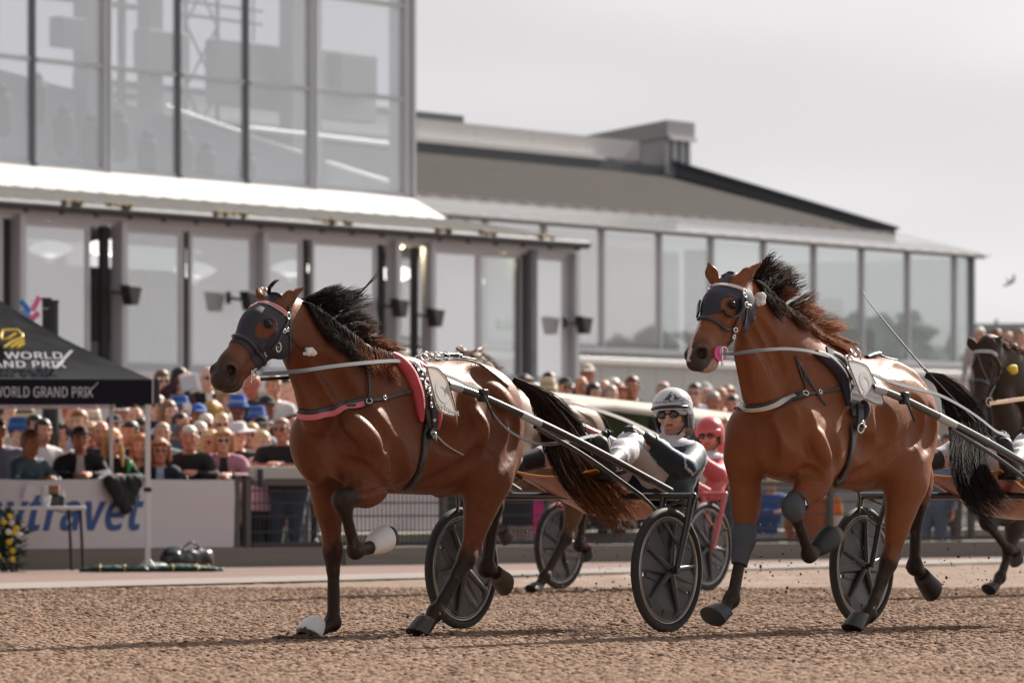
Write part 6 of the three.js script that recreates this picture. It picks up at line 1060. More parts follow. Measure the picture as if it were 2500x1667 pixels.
paintCoat(G1, J1, F1, C_BAY); planarUV(G1, (x, y, z) => [x + z * 0.8, y]);
part('body', G1, coat, horse1);
{
  const t = team1, H = horse1, F = F1, lay = (z, pts, w, th, o, n) => laid(t, F, zz(z, ...pts), w, th, o, n);
  // hood
  const T6 = (p, l = -0.08) => t.T(p, l), earC = J1.ears.map(([a, b]) => [add(a, [0, -0.02, 0]), b, 0.052]);
  const e0 = V(...t.hit(F, za(452, 400))[0].toArray()).sub(V(...F.o)), ea = e0.dot(F.ax), eb = e0.dot(F.up);
  const fn = hoodFn(F, [[T6(za(596, 290)), T6(za(600, 640)), T6(za(400, 400))]], [[T6(za(232, 455), -0.04), T6(za(440, 690)), T6(za(450, 300))]], [{ a: ea + 0.02, b: eb - 0.012, ra: 0.072, rb: 0.046, t: 0.25, s: -1 }, { a: ea + 0.02, b: eb - 0.012, ra: 0.072, rb: 0.046, t: 0.25, s: 1 }], earC);
  part('hood', shell(G1, fn, 0.0045), M.hood, H, 'black head hood with open eye holes');
  eyeAt(t, F, za(454, 392), 0.026, H);
  const bb = part('browband', lay(za, [328, 262, 400, 260, 470, 273, 530, 302, 566, 332], 0.024, 0.005, 0.006), mat(0.7, 0.5, 0.5, 0.5), H, 'pale pink browband with a red stripe');
  part('stripe', lay(za, [328, 262, 400, 260, 470, 273, 530, 302, 566, 332], 0.009, 0.003, 0.0105), M.pinkRed, bb);
  const br = part('bridle', [lay(za, [583, 280, 580, 340, 566, 400, 540, 440, 520, 490, 470, 560], 0.016, 0.005, 0.006), lay(za, [592, 300, 590, 420, 588, 540, 580, 640], 0.014, 0.005, 0.005), lay(za, [575, 350, 568, 420, 585, 470, 612, 505], 0.008, 0.005, 0.006),
    laidTube(t, F, zz(za, 455, 212, 490, 205, 525, 212, 540, 225), 0.007, 0.006), lay(za, [430, 640, 425, 690, 400, 740], 0.014, 0.005, 0.004)], M.leather, H);
  part('buckle', [[575, 345, 1], [548, 440, 0.7], [568, 432, 0.6]].map(([x, y, k]) => { const [p, n] = t.hit(F, za(x, y), 0.012); return ringGeo(p, n, 0.013 * k, 0.0035, 1.3); }), M.steel, br);
  part('noseband', laidTube(t, F, zz(za, 236, 474, 270, 478, 320, 500, 365, 545, 400, 590, 424, 620, 431, 660), 0.011, 0.006), M.leather, H);
  const [bp, bn] = t.hit(F, za(345, 706), 0.02);
  part('bit_ring', [ringGeo(bp, bn, 0.03, 0.0042), rod(bp.clone().add(V(0.03, 0.02, -0.006)), bp.clone().add(V(0.034, -0.045, -0.006)), 0.004)], M.steel, H);
  part('logo_patch', (() => { const c = []; for (let i = 0; i <= 24; i++) { const a = i / 24 * 2 * Math.PI; c.push(za(516 + 15 * Math.cos(a), 540 + 29 * Math.sin(a))); } return [laid(t, F, c, 0.008, 0.002, 0.0055, 40), lay(za, [428, 572, 432, 590, 442, 600], 0.005, 0.002, 0.0055, 6), xf(new THREE.SphereGeometry(0.004, 8, 6), t.hit(F, za(516, 540), 0.005)[0])]; })(), M.white, H);
  const fp = t.hit(F, za(703, 566), 0.03)[0];
  part('ear_plug', lump(fp, 0.0125, 22, [0.032, 0.015, 0.012], 0.005), M.fluff, H, 'white fluffy ear plug on a cord');
  part('cord', laidTube(t, F, zz(za, 600, 478, 618, 500, 640, 530, 660, 548), 0.003, 0.006, 12, 5), M.strap, H);
  // breast collar
  const bc = part('breast_collar', lay(za, [655, 945, 668, 962, 720, 972, 800, 962, 880, 940, 960, 920, 1020, 903, 1090, 888], 0.052, 0.010, 0.002, 40), M.leather, H, 'breast collar with a red front');
  part('collar_band', lay(za, [655, 962, 668, 977, 720, 986, 800, 977, 880, 955, 960, 933, 1020, 918, 1068, 905], 0.030, 0.004, 0.0125, 40), M.pinkRed, bc);
  part('badge', lay(za, [952, 934, 978, 926, 1002, 918], 0.014, 0.003, 0.0165, 6), M.dark, bc);
  part('collar_strap', [lay(za, [1085, 890, 1190, 872, 1290, 845, 1400, 818], 0.019, 0.006, 0.004), lay(za, [1030, 560, 1060, 620, 1080, 690, 1088, 780, 1095, 885], 0.016, 0.006, 0.012)], M.leather, H);
  part('collar_ring', [[1098, 893, 0.015], [1190, 872, 0.011]].map(([x, y, r]) => { const [p, n] = t.hit(F, za(x, y), 0.014); return ringGeo(p, n, r, 0.0035); }), M.steel, H);
  // saddle
  const pad = (pts, r0, r1) => tube(curve(zz(za, ...pts).map(q => V(q[0], q[1], 0)), 26).map(q => t.hit(F, [q.x, q.y], 0.012)[0]), s => r0 * Math.sqrt(Math.sin(clamp(s * 0.93 + 0.06) * Math.PI)) + 0.004, 14);
  part('saddle_pad', [pad([1235, 600, 1285, 640, 1340, 710, 1380, 800, 1410, 900, 1425, 1020], 0.036), pad([1395, 660, 1440, 700, 1490, 820, 1520, 940, 1530, 1060], 0.034)], M.red, H, 'red padded saddle pad');
  part('saddle', [lay(za, [1350, 640, 1395, 690, 1425, 760, 1450, 850, 1468, 950, 1475, 1050], 0.085, 0.012, 0.02), lay(za, [1475, 880, 1490, 980, 1480, 1060, 1460, 1120], 0.05, 0.012, 0.03), lay(za, [1460, 1050, 1452, 1130, 1440, 1220, 1412, 1320, 1380, 1400, 1340, 1450], 0.06, 0.012, 0.008), lay(za, [1560, 985, 1545, 1040, 1500, 1090, 1470, 1120], 0.02, 0.008, 0.012)], M.leather, H);
  const sp = []; for (const [x, y, r] of [[1400, 690, 0.02], [1425, 740, 0.018], [1440, 800, 0.02], [1420, 645, 0.024], [1468, 632, 0.02], [1500, 640, 0.02], [1455, 860, 0.014], [1462, 930, 0.012], [1475, 1125, 0.024], [1440, 770, 0.01]]) { const [p, n] = t.hit(F, za(x, y), 0.045); sp.push(ringGeo(p, n.clone().add(V(rr(-0.6, 0.6), rr(-0.3, 0.3), 0)), r, 0.0045)); }
  for (const [x, y] of [[1408, 710], [1432, 775], [1450, 835], [1476, 1000], [1480, 640]]) sp.push(xf(new THREE.SphereGeometry(0.012, 10, 8), t.hit(F, za(x, y), 0.04)[0]));
  for (const q of sp) part('saddle_ring', q, M.steel, H);
  part('terret', [[1480, 612], [1540, 600], [1590, 596], [1655, 592]].map(([x, y]) => ringGeo(V(...t.T(za(x, y), -0.03)), V(0.6, 0.2, -0.7), 0.02, 0.004)), M.steel, H);
  const ck = [tube(curve(zz(za, 1390, 605, 1440, 590, 1520, 578, 1610, 590, 1690, 600).map(q => V(...t.T(q, -0.02))), 20), 0.0045, 6), tube(curve(zz(za, 1460, 625, 1540, 602, 1620, 598, 1690, 605, 1780, 622).map(q => V(...t.T(q, 0))), 20), 0.006, 6), ribbon(curve(zz(za, 1590, 600, 1630, 592, 1680, 600).map(q => V(...t.T(q, -0.02))), 8), V(0, 1, 0), 0.03, 0.012)]; for (const q of ck) part('check_rein', q, M.leather, H);
  part('crupper', lay(za, [1530, 627, 1640, 622, 1740, 630, 1830, 662, 1920, 728, 1990, 790], 0.02, 0.004, 0.001), M.leather, H);
  // number plate
  const pl = plate(t, zz(za, 1457, 660, 1530, 672, 1595, 745, 1650, 955, 1640, 985, 1560, 962, 1530, 930), q => -0.30 - (q[1] - 890) * 0.0007);
  const np = part('number_plate', pl.g, mat(0.85, 0.8, 0.72, 0.9, { transmission: 0.45, clearcoat: 0.6, clearcoatRoughness: 0.25 }), H, 'pale saddle plate with a grey ring and small lettering');
  { const c = pl.toL(za(1562, 830)), d = pl.toL(za(1545, 915)), gm = mat(0.45, 0.43, 0.43, 0.5), r = new THREE.RingGeometry(0.028, 0.066, 32); r.scale(0.9, 1, 1); r.translate(c[0], c[1], 0.0085); r.applyMatrix4(pl.basis); part('emblem', r, gm, np);
    const tx = pl.toL(za(1590, 935)), txt = lettering('AbyTravet', 0.03, 0.001, fontBold); const e = pl.toL(za(1630, 950)), s = pl.toL(za(1540, 905)); txt.rotateZ(Math.atan2(e[1] - s[1], e[0] - s[0])); txt.translate(tx[0], tx[1], 0.0085); txt.applyMatrix4(pl.basis); part('lettering', txt, gm, np);
    const fr = pl.shape.getPoints(8).map(p => V(p.x * 0.985, p.y * 0.985, pl.thick + 0.003)); fr.push(fr[0].clone()); const g = tube(fr, 0.0028, 6, false); g.applyMatrix4(pl.basis); part('rim', g, M.dark, np); }
  // reins
  part('rein', [ribbon(curve(zz(za, 372, 706, 430, 711, 620, 700, 850, 668, 1080, 643, 1290, 632, 1400, 650, 1450, 700).map((q, i) => V(...t.T(q, [-0.12, -0.13, -0.22, -0.25, -0.24, -0.18, -0.17, -0.2][i]))), 50), V(0, 0.35, -1), 0.021, 0.004),
    ribbon(curve(zz(za, 1580, 718, 1700, 770, 1830, 840).concat([[1196, 998], [1240, 1050]].map(q => q), [[1318, 1084], [1400, 1075]], zFc(1000, 1310), zFc(1180, 1262), zFc(1340, 1250)).map((q, i) => V(...t.T(q, [-0.3, -0.34, -0.36, -0.38, -0.4, -0.42, -0.42, -0.38, -0.3, -0.22][i] ?? -0.3))), 60), V(0, 0.5, -1), 0.02, 0.004)], M.greyStrap, H);
  part('far_rein', ribbon(curve(zz(za, 405, 748, 500, 742, 625, 735).map(q => V(...t.T(q, 0.09))), 10), V(0, 0.2, -1), 0.018, 0.004), M.leather, H);
  part('loose_strap', [tube(curve(zz(za, 1495, 1085, 1525, 1112, 1560, 1150, 1620, 1195, 1690, 1226).map((q, i) => t.hit(F, q, 0.012)[0]), 20), s => 0.006 - 0.003 * s, 6)], mat(0.55, 0.5, 0.46, 0.5), H, 'loose pale strap end by the girth');
  // hooves and boots
  const [lf, rf] = J1.fore, [lh, rh] = J1.hind, A = (p, q, k) => mix3(p, q, k);
  part('hoof', hoofGeo(A(lf.fet, lf.hoof, 0.75), A(lf.fet, t.T(zb(712, 662), -0.13), 1), [-0.3, 0.5, 0]), M.hoof, H);
  part('bell_boot', hoofGeo(A(lf.fet, lf.hoof, 0.55), t.T(zb(690, 655), -0.13), [-0.2, 0.7, 0], true, 1.12), M.white, H, 'white bell boot');
  part('hoof', hoofGeo([rf.hoof[0] - 0.03, 0.075, rf.hoof[2]], [rf.hoof[0] + 0.01, -0.006, rf.hoof[2]], [1, 0, 0]), M.hoof, H);
  part('bell_boot', hoofGeo([rf.hoof[0] - 0.05, 0.105, rf.hoof[2]], [rf.hoof[0] + 0.01, 0.004, rf.hoof[2]], [1, 0, 0], true, 1.12), M.white, H, 'white bell boot');
  part('hoof', hoofGeo([lh.hoof[0] - 0.045, 0.1, lh.hoof[2]], [lh.hoof[0] + 0.005, -0.004, lh.hoof[2]], [1, 0, 0], false, 1.1), M.hoof, H);
  part('hoof', hoofGeo(A(rh.fet, rh.hoof, 0.55), t.T(zb(1445, 838), 0.12), [0.1, -1, 0], false, 1.15), M.horn, H);
  // mane and tail
  const K = [0.009, 0.0075, 0.008], U = 1 / 2.6133;
  const st = mane(t, F, J1, { n: 2700, locks: 60, fall: 0.5, wave: 11, r: 0.0028, gold: [0.5, 0.95], c0: [0.012, 0.0095, 0.0095], c0g: [0.05, 0.022, 0.013], c1: [0.032, 0.02, 0.016], c1g: [0.34, 0.115, 0.04],
    up: q => [lerp(330, 130, q) * U, lerp(-135, -40, smooth(0.05, 0.9, q)) * U], down: q => [lerp(185, 60, q) * U, lerp(285, 190, q) * U] });
  for (let i = 0; i < 5; i++) st.push({ pts: zz(za, 960, 300, 1010, 230, 1080, 150, 1165 + i * 3, 45 + i * 4).map((q, k) => V(...t.T([q[0], q[1] + i], 0.004 * i))), r: 0.003, c0: K, c1: [0.1, 0.06, 0.04], steps: 12 });
  for (let i = 0; i < 26; i++) st.push({ pts: [za(460 + rr(-12, 20), 205), za(462 + rr(-8, 14), 165), za(478 + rr(-8, 22), 135), za(505 + rr(-15, 25), 112 + rr(-5, 12))].map(q => V(...t.T(q, rr(-0.02, 0.02)))), r: 0.0025, c0: K, c1: K, steps: 8 });
  part('mane', hair(st), hairMat, H);
  const tr = [];
  const mid = zz(zw, 1178, 872, 1230, 905, 1282, 975, 1325, 1060, 1375, 1125, 1425, 1178, 1455, 1215), c = new THREE.CatmullRomCurve3(mid.map(q => V(q[0], q[1], 0)), false, 'centripetal');
  for (let i = 0; i < 1300; i++) {
    const s0 = rnd() * rnd() * 0.35, s1 = clamp(s0 + rr(0.3, 0.85)), off = rr(-1, 1), dz = rr(-1, 1), pts = [];
    for (let k = 0; k <= 5; k++) { const s = lerp(s0, s1, k / 5), q = c.getPoint(s), tg = c.getTangent(s), w = (14 + 52 * smooth(0, 0.45, s) - 10 * smooth(0.6, 1, s)) * (off + 0.12 * Math.sin(k * 1.7 + i)) * (k / 5 * 0.55 + 0.45); pts.push(V(...t.T([q.x - tg.y * w, q.y + tg.x * w], 0.05 * dz + 0.02 - 0.36 * smooth(0.25, 0.85, s)))); }
    const gold = smooth(0.68, 0.95, s1) * rr(0.4, 1), m = rr(0.6, 1.4);
    tr.push({ pts, r: rr(0.002, 0.0042), c0: [0.035 * m, 0.02 * m, 0.015 * m], c1: [lerp(0.03, 0.5, gold) * m, lerp(0.018, 0.17, gold) * m, lerp(0.015, 0.05, gold) * m], steps: 9 });
  }
  part('tail', hair(tr), hairMat, H);
}
{ const f = new Field(), c = J1.fore[1].hoof; for (let i = 0; i < 90; i++) f.ell([c[0] + 0.02 + rr(0, 0.24), rr(-0.005, 0.018), c[2] + rr(-0.14, 0.1)], [rr(0.006, 0.024), rr(0.006, 0.018), rr(0.006, 0.022)], 0.008); const m = single('dirt_heap', f.mesh(0.007, (x, y, z) => 0.004 * noise.noise(x * 60, y * 60, z * 60)), mat(0.07, 0.045, 0.032, 0.95), 'dark heap of loose dirt in front of the grounded foreleg of the leading horse', 'dirt'); m.position.copy(team1.O); m.rotation.y = team1.turn; }
// ---------------------------------------------------------------- sulkies
const wheelMats = { tyre: mat(0.028, 0.026, 0.025, 0.7), rim: mat(0.55, 0.54, 0.53, 0.3, { metalness: 0.9 }), disc: mat(0.05, 0.052, 0.056, 0.45, { clearcoat: 0.2, clearcoatRoughness: 0.4 }), spoke: mat(0.065, 0.067, 0.07, 0.42, { clearcoat: 0.2 }), hub: mat(0.03, 0.03, 0.033, 0.4) };
const dirtyBump = tex(128, (u, v) => { const n = 0.5 + tileNoise(u, v, 12, 9, 4); return [n, n, n]; });
wheelMats.disc.roughnessMap = tex(128, (u, v) => { const n = 0.75 + 0.4 * tileNoise(u, v, 6, 3, 4); return [n, n, n]; });
const wheelGeo = (() => {
  const tyre = new THREE.TorusGeometry(0.326, 0.024, 14, 64), rim = new THREE.TorusGeometry(0.297, 0.007, 8, 64), rim2 = new THREE.TorusGeometry(0.283, 0.0035, 6, 64);
  rim.scale(1, 1, 2.2); rim2.translate(0, 0, 0); rim2.scale(1, 1, 4.6);
  const s = new THREE.Shape(); s.absarc(0, 0, 0.302, 0, 2 * Math.PI); const c = new THREE.Path(); c.absarc(0, 0, 0.02, 0, 2 * Math.PI, true); s.holes.push(c);
  for (let k = 0; k < 5; k++) { const a = (k + 0.5) / 5 * 2 * Math.PI + 0.25, h = new THREE.Path(), q = [[0.222, -0.011], [0.262, -0.011], [0.262, 0.011], [0.222, 0.011]].map(([r, o]) => [r * Math.cos(a) - o * Math.sin(a), r * Math.sin(a) + o * Math.cos(a)]); q.reverse(); h.moveTo(...q[0]); for (const p of q.slice(1)) h.lineTo(...p); h.closePath(); s.holes.push(h); }
  const disc = new THREE.ExtrudeGeometry(s, { depth: 0.006, bevelEnabled: false, curveSegments: 48 }); disc.translate(0, 0, -0.003);
  const p = disc.attributes.position; for (let i = 0; i < p.count; i++) { const r = Math.hypot(p.getX(i), p.getY(i)), z = p.getZ(i); p.setZ(i, z > 0 ? 0.006 + 0.02 * smooth(0.3, 0.02, r) : -0.006 - 0.02 * smooth(0.3, 0.02, r)); }
  disc.computeVertexNormals();
  const spoke = s2 => { const f = new Field(); f.cap([0.03, 0, s2 * 0.026], [0.262, 0, s2 * 0.012], 0.02, 0.013, 0.01, [0, 0, 1], 0.9); f.cap([0.262, -0.05, s2 * 0.008], [0.262, 0.05, s2 * 0.008], 0.009, 0.009, 0.02); return f.mesh(0.0105); };
  const hub = [new THREE.CylinderGeometry(0.03, 0.034, 0.075, 24).rotateX(Math.PI / 2), new THREE.CylinderGeometry(0.017, 0.017, 0.1, 16).rotateX(Math.PI / 2)];
  const label = new THREE.Shape(); label.moveTo(-0.03, 0.115); label.lineTo(0.03, 0.115); label.lineTo(0.012, 0.055); label.lineTo(-0.012, 0.055); label.closePath();
  const lab = [1, -1].map(q => { const g = new THREE.ExtrudeGeometry(label, { depth: 0.0015, bevelEnabled: false }); g.translate(0, 0, q > 0 ? 0.0175 : -0.019); return g; });
  return { tyre, rim: merge([rim, rim2]), disc, spoke: merge([spoke(1), spoke(-1)]), hub: merge(hub), lab: merge(lab) };
})();
function wheel(parent, z, spin) {
  const w = new THREE.Group(); w.name = 'wheel'; w.position.set(0, 0.35, z); w.rotation.z = spin; parent.add(w);
  part('tyre', wheelGeo.tyre, wheelMats.tyre, w); part('rim', wheelGeo.rim, wheelMats.rim, w); part('wheel_disc', wheelGeo.disc, wheelMats.disc, w); part('hub', wheelGeo.hub, wheelMats.hub, w); part('maker_label', wheelGeo.lab, M.silver, w);
  for (let k = 0; k < 5; k++) { const s = part('spoke', wheelGeo.spoke, wheelMats.spoke, w); s.rotation.z = k / 5 * 2 * Math.PI + 0.25; }
  return w;
}
function sulky(team, label, frame, guardMat, piping, spin = [0.3, 0.9], tip) {
  const g = thing('racing_sulky', label, 'sulky', [team.O.x, 0, team.O.z], team.turn, 'racing sulkies on the track');
  wheel(g, -0.7, spin[0]); wheel(g, 0.7, spin[1]);
  const v = (x, y, z) => V(x, y, z), arc = pts => curve(pts.map(p => V(...p)), pts.length * 6);
  part('arch', [tube([v(-0.13, 0.762, -0.79), v(-0.13, 0.762, 0.79)], 0.021, 12), ...[-1, 1].flatMap(s => [xf(new THREE.SphereGeometry(0.024, 12, 10), [-0.13, 0.762, s * 0.79])])], frame, g);
  for (const s of [-1, 1]) {
    part('fork', [tube([v(-0.13, 0.762, s * 0.785), v(-0.075, 0.6, s * 0.785), v(0.0, 0.345, s * 0.765)], t => 0.024 - 0.006 * t, 10), tube([v(-0.12, 0.755, s * 0.60), v(-0.06, 0.6, s * 0.615), v(0.0, 0.345, s * 0.635)], t => 0.02 - 0.004 * t, 10), xf(new THREE.CylinderGeometry(0.022, 0.022, 0.03, 14).rotateX(Math.PI / 2), [0, 0.35, s * 0.765]), rod([-0.135, 0.762, s * 0.79], [-0.13, 0.7, s * 0.6], 0.008, 6)], frame, g);
    const sh = [[-0.315, 0.79, s * 0.52], [0.3, 0.99, s * 0.48], [0.71, 1.121, s * 0.44], [1.1, 1.235, s * 0.40], [1.37, 1.315, s * 0.36], [1.5, 1.345, s * 0.345], [1.60, 1.362, s * 0.33]];
    if (tip) sh.splice(4, 3, ...tip.map(q => [q[0], q[1], s * q[2]]));
    const S = part('shaft', tube(arc(sh), t => 0.0225 - 0.003 * t, 12), frame, g);
    part('end_sleeve', tube(arc(sh.slice(-2)), 0.0245, 12), mat(0.35, 0.35, 0.36, 0.4), S);
    part('grip_tape', tube(arc([[0.86, 1.163, s * 0.425], [1.02, 1.212, s * 0.408]]), 0.0235, 12), mat(0.4, 0.4, 0.4, 0.5), S);
    part('brace', [tube(arc([[-0.02, 0.47, s * 0.775], [0.083, 0.694, s * 0.67], [0.14, 0.76, s * 0.63]]), 0.0095, 8), tube(arc([[0.14, 0.76, s * 0.63], [0.52, 0.985, s * 0.50], [0.9, 1.145, s * 0.42]]), 0.0125, 8), tube(arc([[0.075, 0.69, s * 0.66], [-0.10, 0.56, s * 0.60]]), 0.008, 8)], frame, g);
    part('footrest', [rod([0.05, 0.91, s * 0.49], [0.05, 0.88, s * 0.36], 0.012), rod([0.05, 0.88, s * 0.36], [0.05, 0.875, s * 0.28], 0.014), rbox(0.05, 0.03, 0.13, 0.01, 0.05, 0.868, s * 0.32)], frame, g);
    part('shaft_clamp', [rbox(0.05, 0.07, 0.05, 0.01, 1.33, 1.31, s * 0.372), rod([1.36, 1.33, s * 0.39], [1.26, 1.18, s * 0.40], 0.007)], M.dark, S);
  }
  part('seat', [xf(new THREE.SphereGeometry(0.2, 20, 12, 0, 2 * Math.PI, 0, Math.PI / 2), [-0.95, 0.70, 0], [Math.PI, 0, 0], [1.0, 0.35, 0.95]), rod([-0.13, 0.762, 0.2], [-0.95, 0.66, 0.16], 0.016), rod([-0.13, 0.762, -0.2], [-0.95, 0.66, -0.16], 0.016), xf(rbox(0.03, 0.2, 0.34, 0.02), [-1.15, 0.78, 0], [0, 0, 0.15])], M.dark, g);
  // splash guard: a sagging sheet between the shafts
  const nu = 18, nv = 14, pos = [], uv = [], ix = [], top = (a, b) => { const x = lerp(0.11, -0.64, a), y = lerp(0.912, 0.655, a), hw = lerp(0.30, 0.25, a), z = lerp(-hw, hw, b), sag = 0.09 * Math.sin(Math.PI * b) * Math.sin(Math.PI * (0.15 + 0.75 * a)); return [x, y - sag, z]; };
  for (let i = 0; i <= nu; i++) for (let j = 0; j <= nv; j++) { pos.push(...top(i / nu, j / nv)); uv.push(i / nu, j / nv); }
  for (let i = 0; i < nu; i++) for (let j = 0; j < nv; j++) { const a = i * (nv + 1) + j; ix.push(a, a + 1, a + nv + 1, a + 1, a + nv + 2, a + nv + 1); }
  const n0 = pos.length / 3; for (let i = 0; i < n0; i++) { pos.push(pos[i * 3], pos[i * 3 + 1] - 0.006, pos[i * 3 + 2]); uv.push(uv[i * 2], uv[i * 2 + 1]); } const m = ix.length; for (let i = 0; i < m; i += 3) ix.push(ix[i] + n0, ix[i + 2] + n0, ix[i + 1] + n0);
  const gd = part('splash_guard', geoFrom(pos, ix, null, uv), guardMat, g, 'sagging brown splash guard with yellow piping');
  const e = (f, n = 16) => { const c = []; for (let i = 0; i <= n; i++) c.push(V(...f(i / n))); return c; };
  part('piping', [tube(e(t => top(0, t)), 0.006, 6), tube(e(t => top(t, 0)), 0.006, 6), tube(e(t => top(t, 1)), 0.006, 6)], piping, gd);
  return g;
}
const blackFrame = mat(0.02, 0.02, 0.022, 0.28, { clearcoat: 0.8, clearcoatRoughness: 0.15 });
const pinkFrame = mat(0.55, 0.11, 0.12, 0.32, { clearcoat: 0.7, clearcoatRoughness: 0.2 });
const guardA = mat(0.3, 0.085, 0.055, 0.5, { clearcoat: 0.2, roughnessMap: tex(128, (u, v) => { const n = 0.7 + 0.6 * tileNoise(u, v, 5, 4, 4); return [n, n, n]; }) });
const piping = mat(0.65, 0.3, 0.05, 0.5);
// ---------------------------------------------------------------- drivers, leaning back in their sulkies (team frame)
const drv = (() => {
  const D = { pel: [-0.80, 0.80, 0], chest: [-1.03, 0.985, 0], neck: [-1.165, 1.105, 0], head: [-1.135, 1.235, -0.005] };
  const X = [0, 0, 1], f = new Field();
  f.ell([-0.99, 0.80, 0], [0.15, 0.12, 0.165], 0.06); f.cap([-1.01, 0.83, 0], [-1.07, 0.93, 0], 0.13, 0.14, 0.08, X, 1.2); f.cap([-1.07, 0.92, 0], [-1.09, 0.985, 0], 0.14, 0.11, 0.08, X, 1.25);
  f.cap([-1.11, 0.995, -0.13], [-1.12, 0.995, 0.13], 0.065, 0.065, 0.08); f.cap([-1.14, 1.02, 0], [-1.135, 1.18, 0], 0.06, 0.054, 0.04);
  const arm = { l: [[-1.10, 0.985, -0.17], [-0.85, 0.925, -0.27], [-0.56, 1.085, -0.21]], r: [[-1.11, 0.985, 0.17], [-0.87, 0.94, 0.27], [-0.6, 1.075, 0.12]] };
  const leg = { l: [[-0.94, 0.815, -0.1], [-0.45, 1.045, -0.16], [-0.01, 0.94, -0.31]], r: [[-0.94, 0.815, 0.1], [-0.46, 1.05, 0.18], [-0.01, 0.94, 0.33]] };
  for (const k of 'lr') { const [s, e, w] = arm[k]; f.cap(s, e, 0.062, 0.05, 0.06); f.cap(e, w, 0.05, 0.034, 0.03); const [h, n, a] = leg[k]; f.cap(h, n, 0.105, 0.066, 0.06); f.ell(n, [0.065, 0.06, 0.062], 0.04); f.cap(n, mix3(n, a, 0.4), 0.062, 0.062, 0.04); f.cap(mix3(n, a, 0.3), a, 0.063, 0.042, 0.04); f.cap(add(a, [0.03, -0.045, 0]), add(a, [0.10, 0.115, 0]), 0.045, 0.04, 0.04, [0, 0, 1], 1.05); }
  const g = f.mesh(0.0105);
  const near = (p, c) => { let b = 9, s = 0; for (let i = 0; i < 2; i++) { const [t, d] = segT(p, c[i], c[i + 1]); if (d < b) { b = d; s = i + t; } } return [s, b]; };
  const part2 = (x, y, z) => { const p = [x, y, z], [sa, da] = near(p, z < 0 ? arm.l : arm.r), [sl, dl] = near(p, z < 0 ? leg.l : leg.r), dt = segT(p, [-1.0, 0.82, 0], [-1.12, 1.0, 0])[1]; return { sa, da, sl, dl, dt }; };
  const fold = (x, y, z) => 0.008 * noise.noise(x * 16, y * 22, z * 12) + 0.013 * Math.abs(noise.noise(x * 11 + y * 34, y * 16, z * 22)) - 0.004;
  const jacketF = (x, y, z) => { const q = part2(x, y, z); if (q.da < 0.085 && q.sa > 0.3) return (1.93 - q.sa) * 0.3; const nk = 1.075 - y + 0.3 * (-1.13 - x); return Math.min(nk, -0.74 - x + (0.84 - y) * 0.5); };
  const trouF = (x, y, z) => { const q = part2(x, y, z); if (q.da < 0.075 && q.sa > 0.35 && q.da < q.dl) return -0.05; return Math.min((1.66 - q.sl) * 0.3, jacketF(x, y, z) > 0.03 ? -0.01 : 0.05); };
  const bootF = (x, y, z) => { const q = part2(x, y, z); return q.dl < 0.2 && x > -0.3 ? (q.sl - 1.62) * 0.3 : -1; };
  const headM = new THREE.Matrix4(); { const F2 = V(0.955, -0.05, -0.27).normalize(), up = V(0.1, 1, 0.04); const Xx = up.clone().cross(F2).normalize(), Yy = F2.clone().cross(Xx); headM.makeBasis(Xx, Yy, F2).setPosition(...D.head); }
  const hd = gg => gg.clone().applyMatrix4(headM);
  const fine = paintHead(headField.mesh(0.0045), true), finePlain = paintHead(headField.mesh(0.006));
  const W1 = gg => paint(gg, (x, y, z, o) => { o[0] = o[1] = o[2] = 1; });
  const body = b => merge([W1(g.clone()), hd(b ? fine : finePlain)]);
  const hf = new Field(); hf.ell([0, 0.045, -0.012], [0.117, 0.115, 0.142], 0.01); hf.cap([0, -0.06, -0.06], [0, -0.03, -0.06], 0.1, 0.1, 0.03, [1, 0, 0], 1.08); hf.ell([0, 0.01, -0.01], [0.098, 0.11, 0.118], 0.008, null, 1); hf.ell([0, -0.05, 0.14], [0.088, 0.098, 0.13], 0.012, null, 1); hf.cap([-0.2, -0.2, 0.0], [0.2, -0.2, 0.0], 0.115, 0.115, 0.012, null, 1, 1);
  const helmet = hd(hf.mesh(0.007));
  const vz = []; for (let i = 0; i <= 20; i++) { const a = lerp(-1.15, 1.15, i / 20); vz.push(V(Math.sin(a) * 0.112, 0.053 - 0.012 * Math.abs(Math.sin(a)) ** 2, Math.cos(a) * 0.14 - 0.012)); }
  const visor = hd(merge([ribbon(vz, vz.map(p => V(p.x, -0.1, p.z).normalize()), 0.02, 0.012)])), rim = hd(tube(vz.map(p => p.clone().add(V(0, -0.014, 0))), 0.006, 6));
  const strap = hd(merge([1, -1].map(s => tube(curve([V(s * 0.098, 0.0, 0.03), V(s * 0.085, -0.06, 0.04), V(s * 0.05, -0.108, 0.055), V(0, -0.124, 0.065)], 14), 0.006, 6))));
  const liner = hd(merge([1, -1].map(s => { const k = new Field(); k.cap([s * 0.092, 0.0, 0.02], [s * 0.088, -0.07, 0.01], 0.022, 0.016, 0.02, [1, 0, 0], 0.6); return k.mesh(0.007); })));
  const gl = hd(glassesGeo.clone().scale(1.12, 1.22, 1.02));
  const glove = k => { const w = arm[k][2], e = arm[k][1]; const gg = handAt(e, add(w, [0.012, 0.004, 0]), k === 'l' ? [0.3, -0.4, 1] : [0.3, -0.4, -1], k === 'l' ? -1 : 1); const s = new Field(); s.cap(mix3(e, w, 0.86), add(w, [0.02, 0.006, 0]), 0.046, 0.04, 0.02); const G = merge([gg, paint(s.mesh(0.009), (x, y, z, o) => { o[0] = o[1] = o[2] = 1; })]); return G; };
  const jacket = shell(g, jacketF, 0.016, fold), trousers = shell(g, trouF, 0.011, (x, y, z) => fold(x, y, z) * 0.8), boots = [-1, 1].map(s => shell(g, (x, y, z) => s * z > 0 ? bootF(x, y, z) : -1, 0.01));
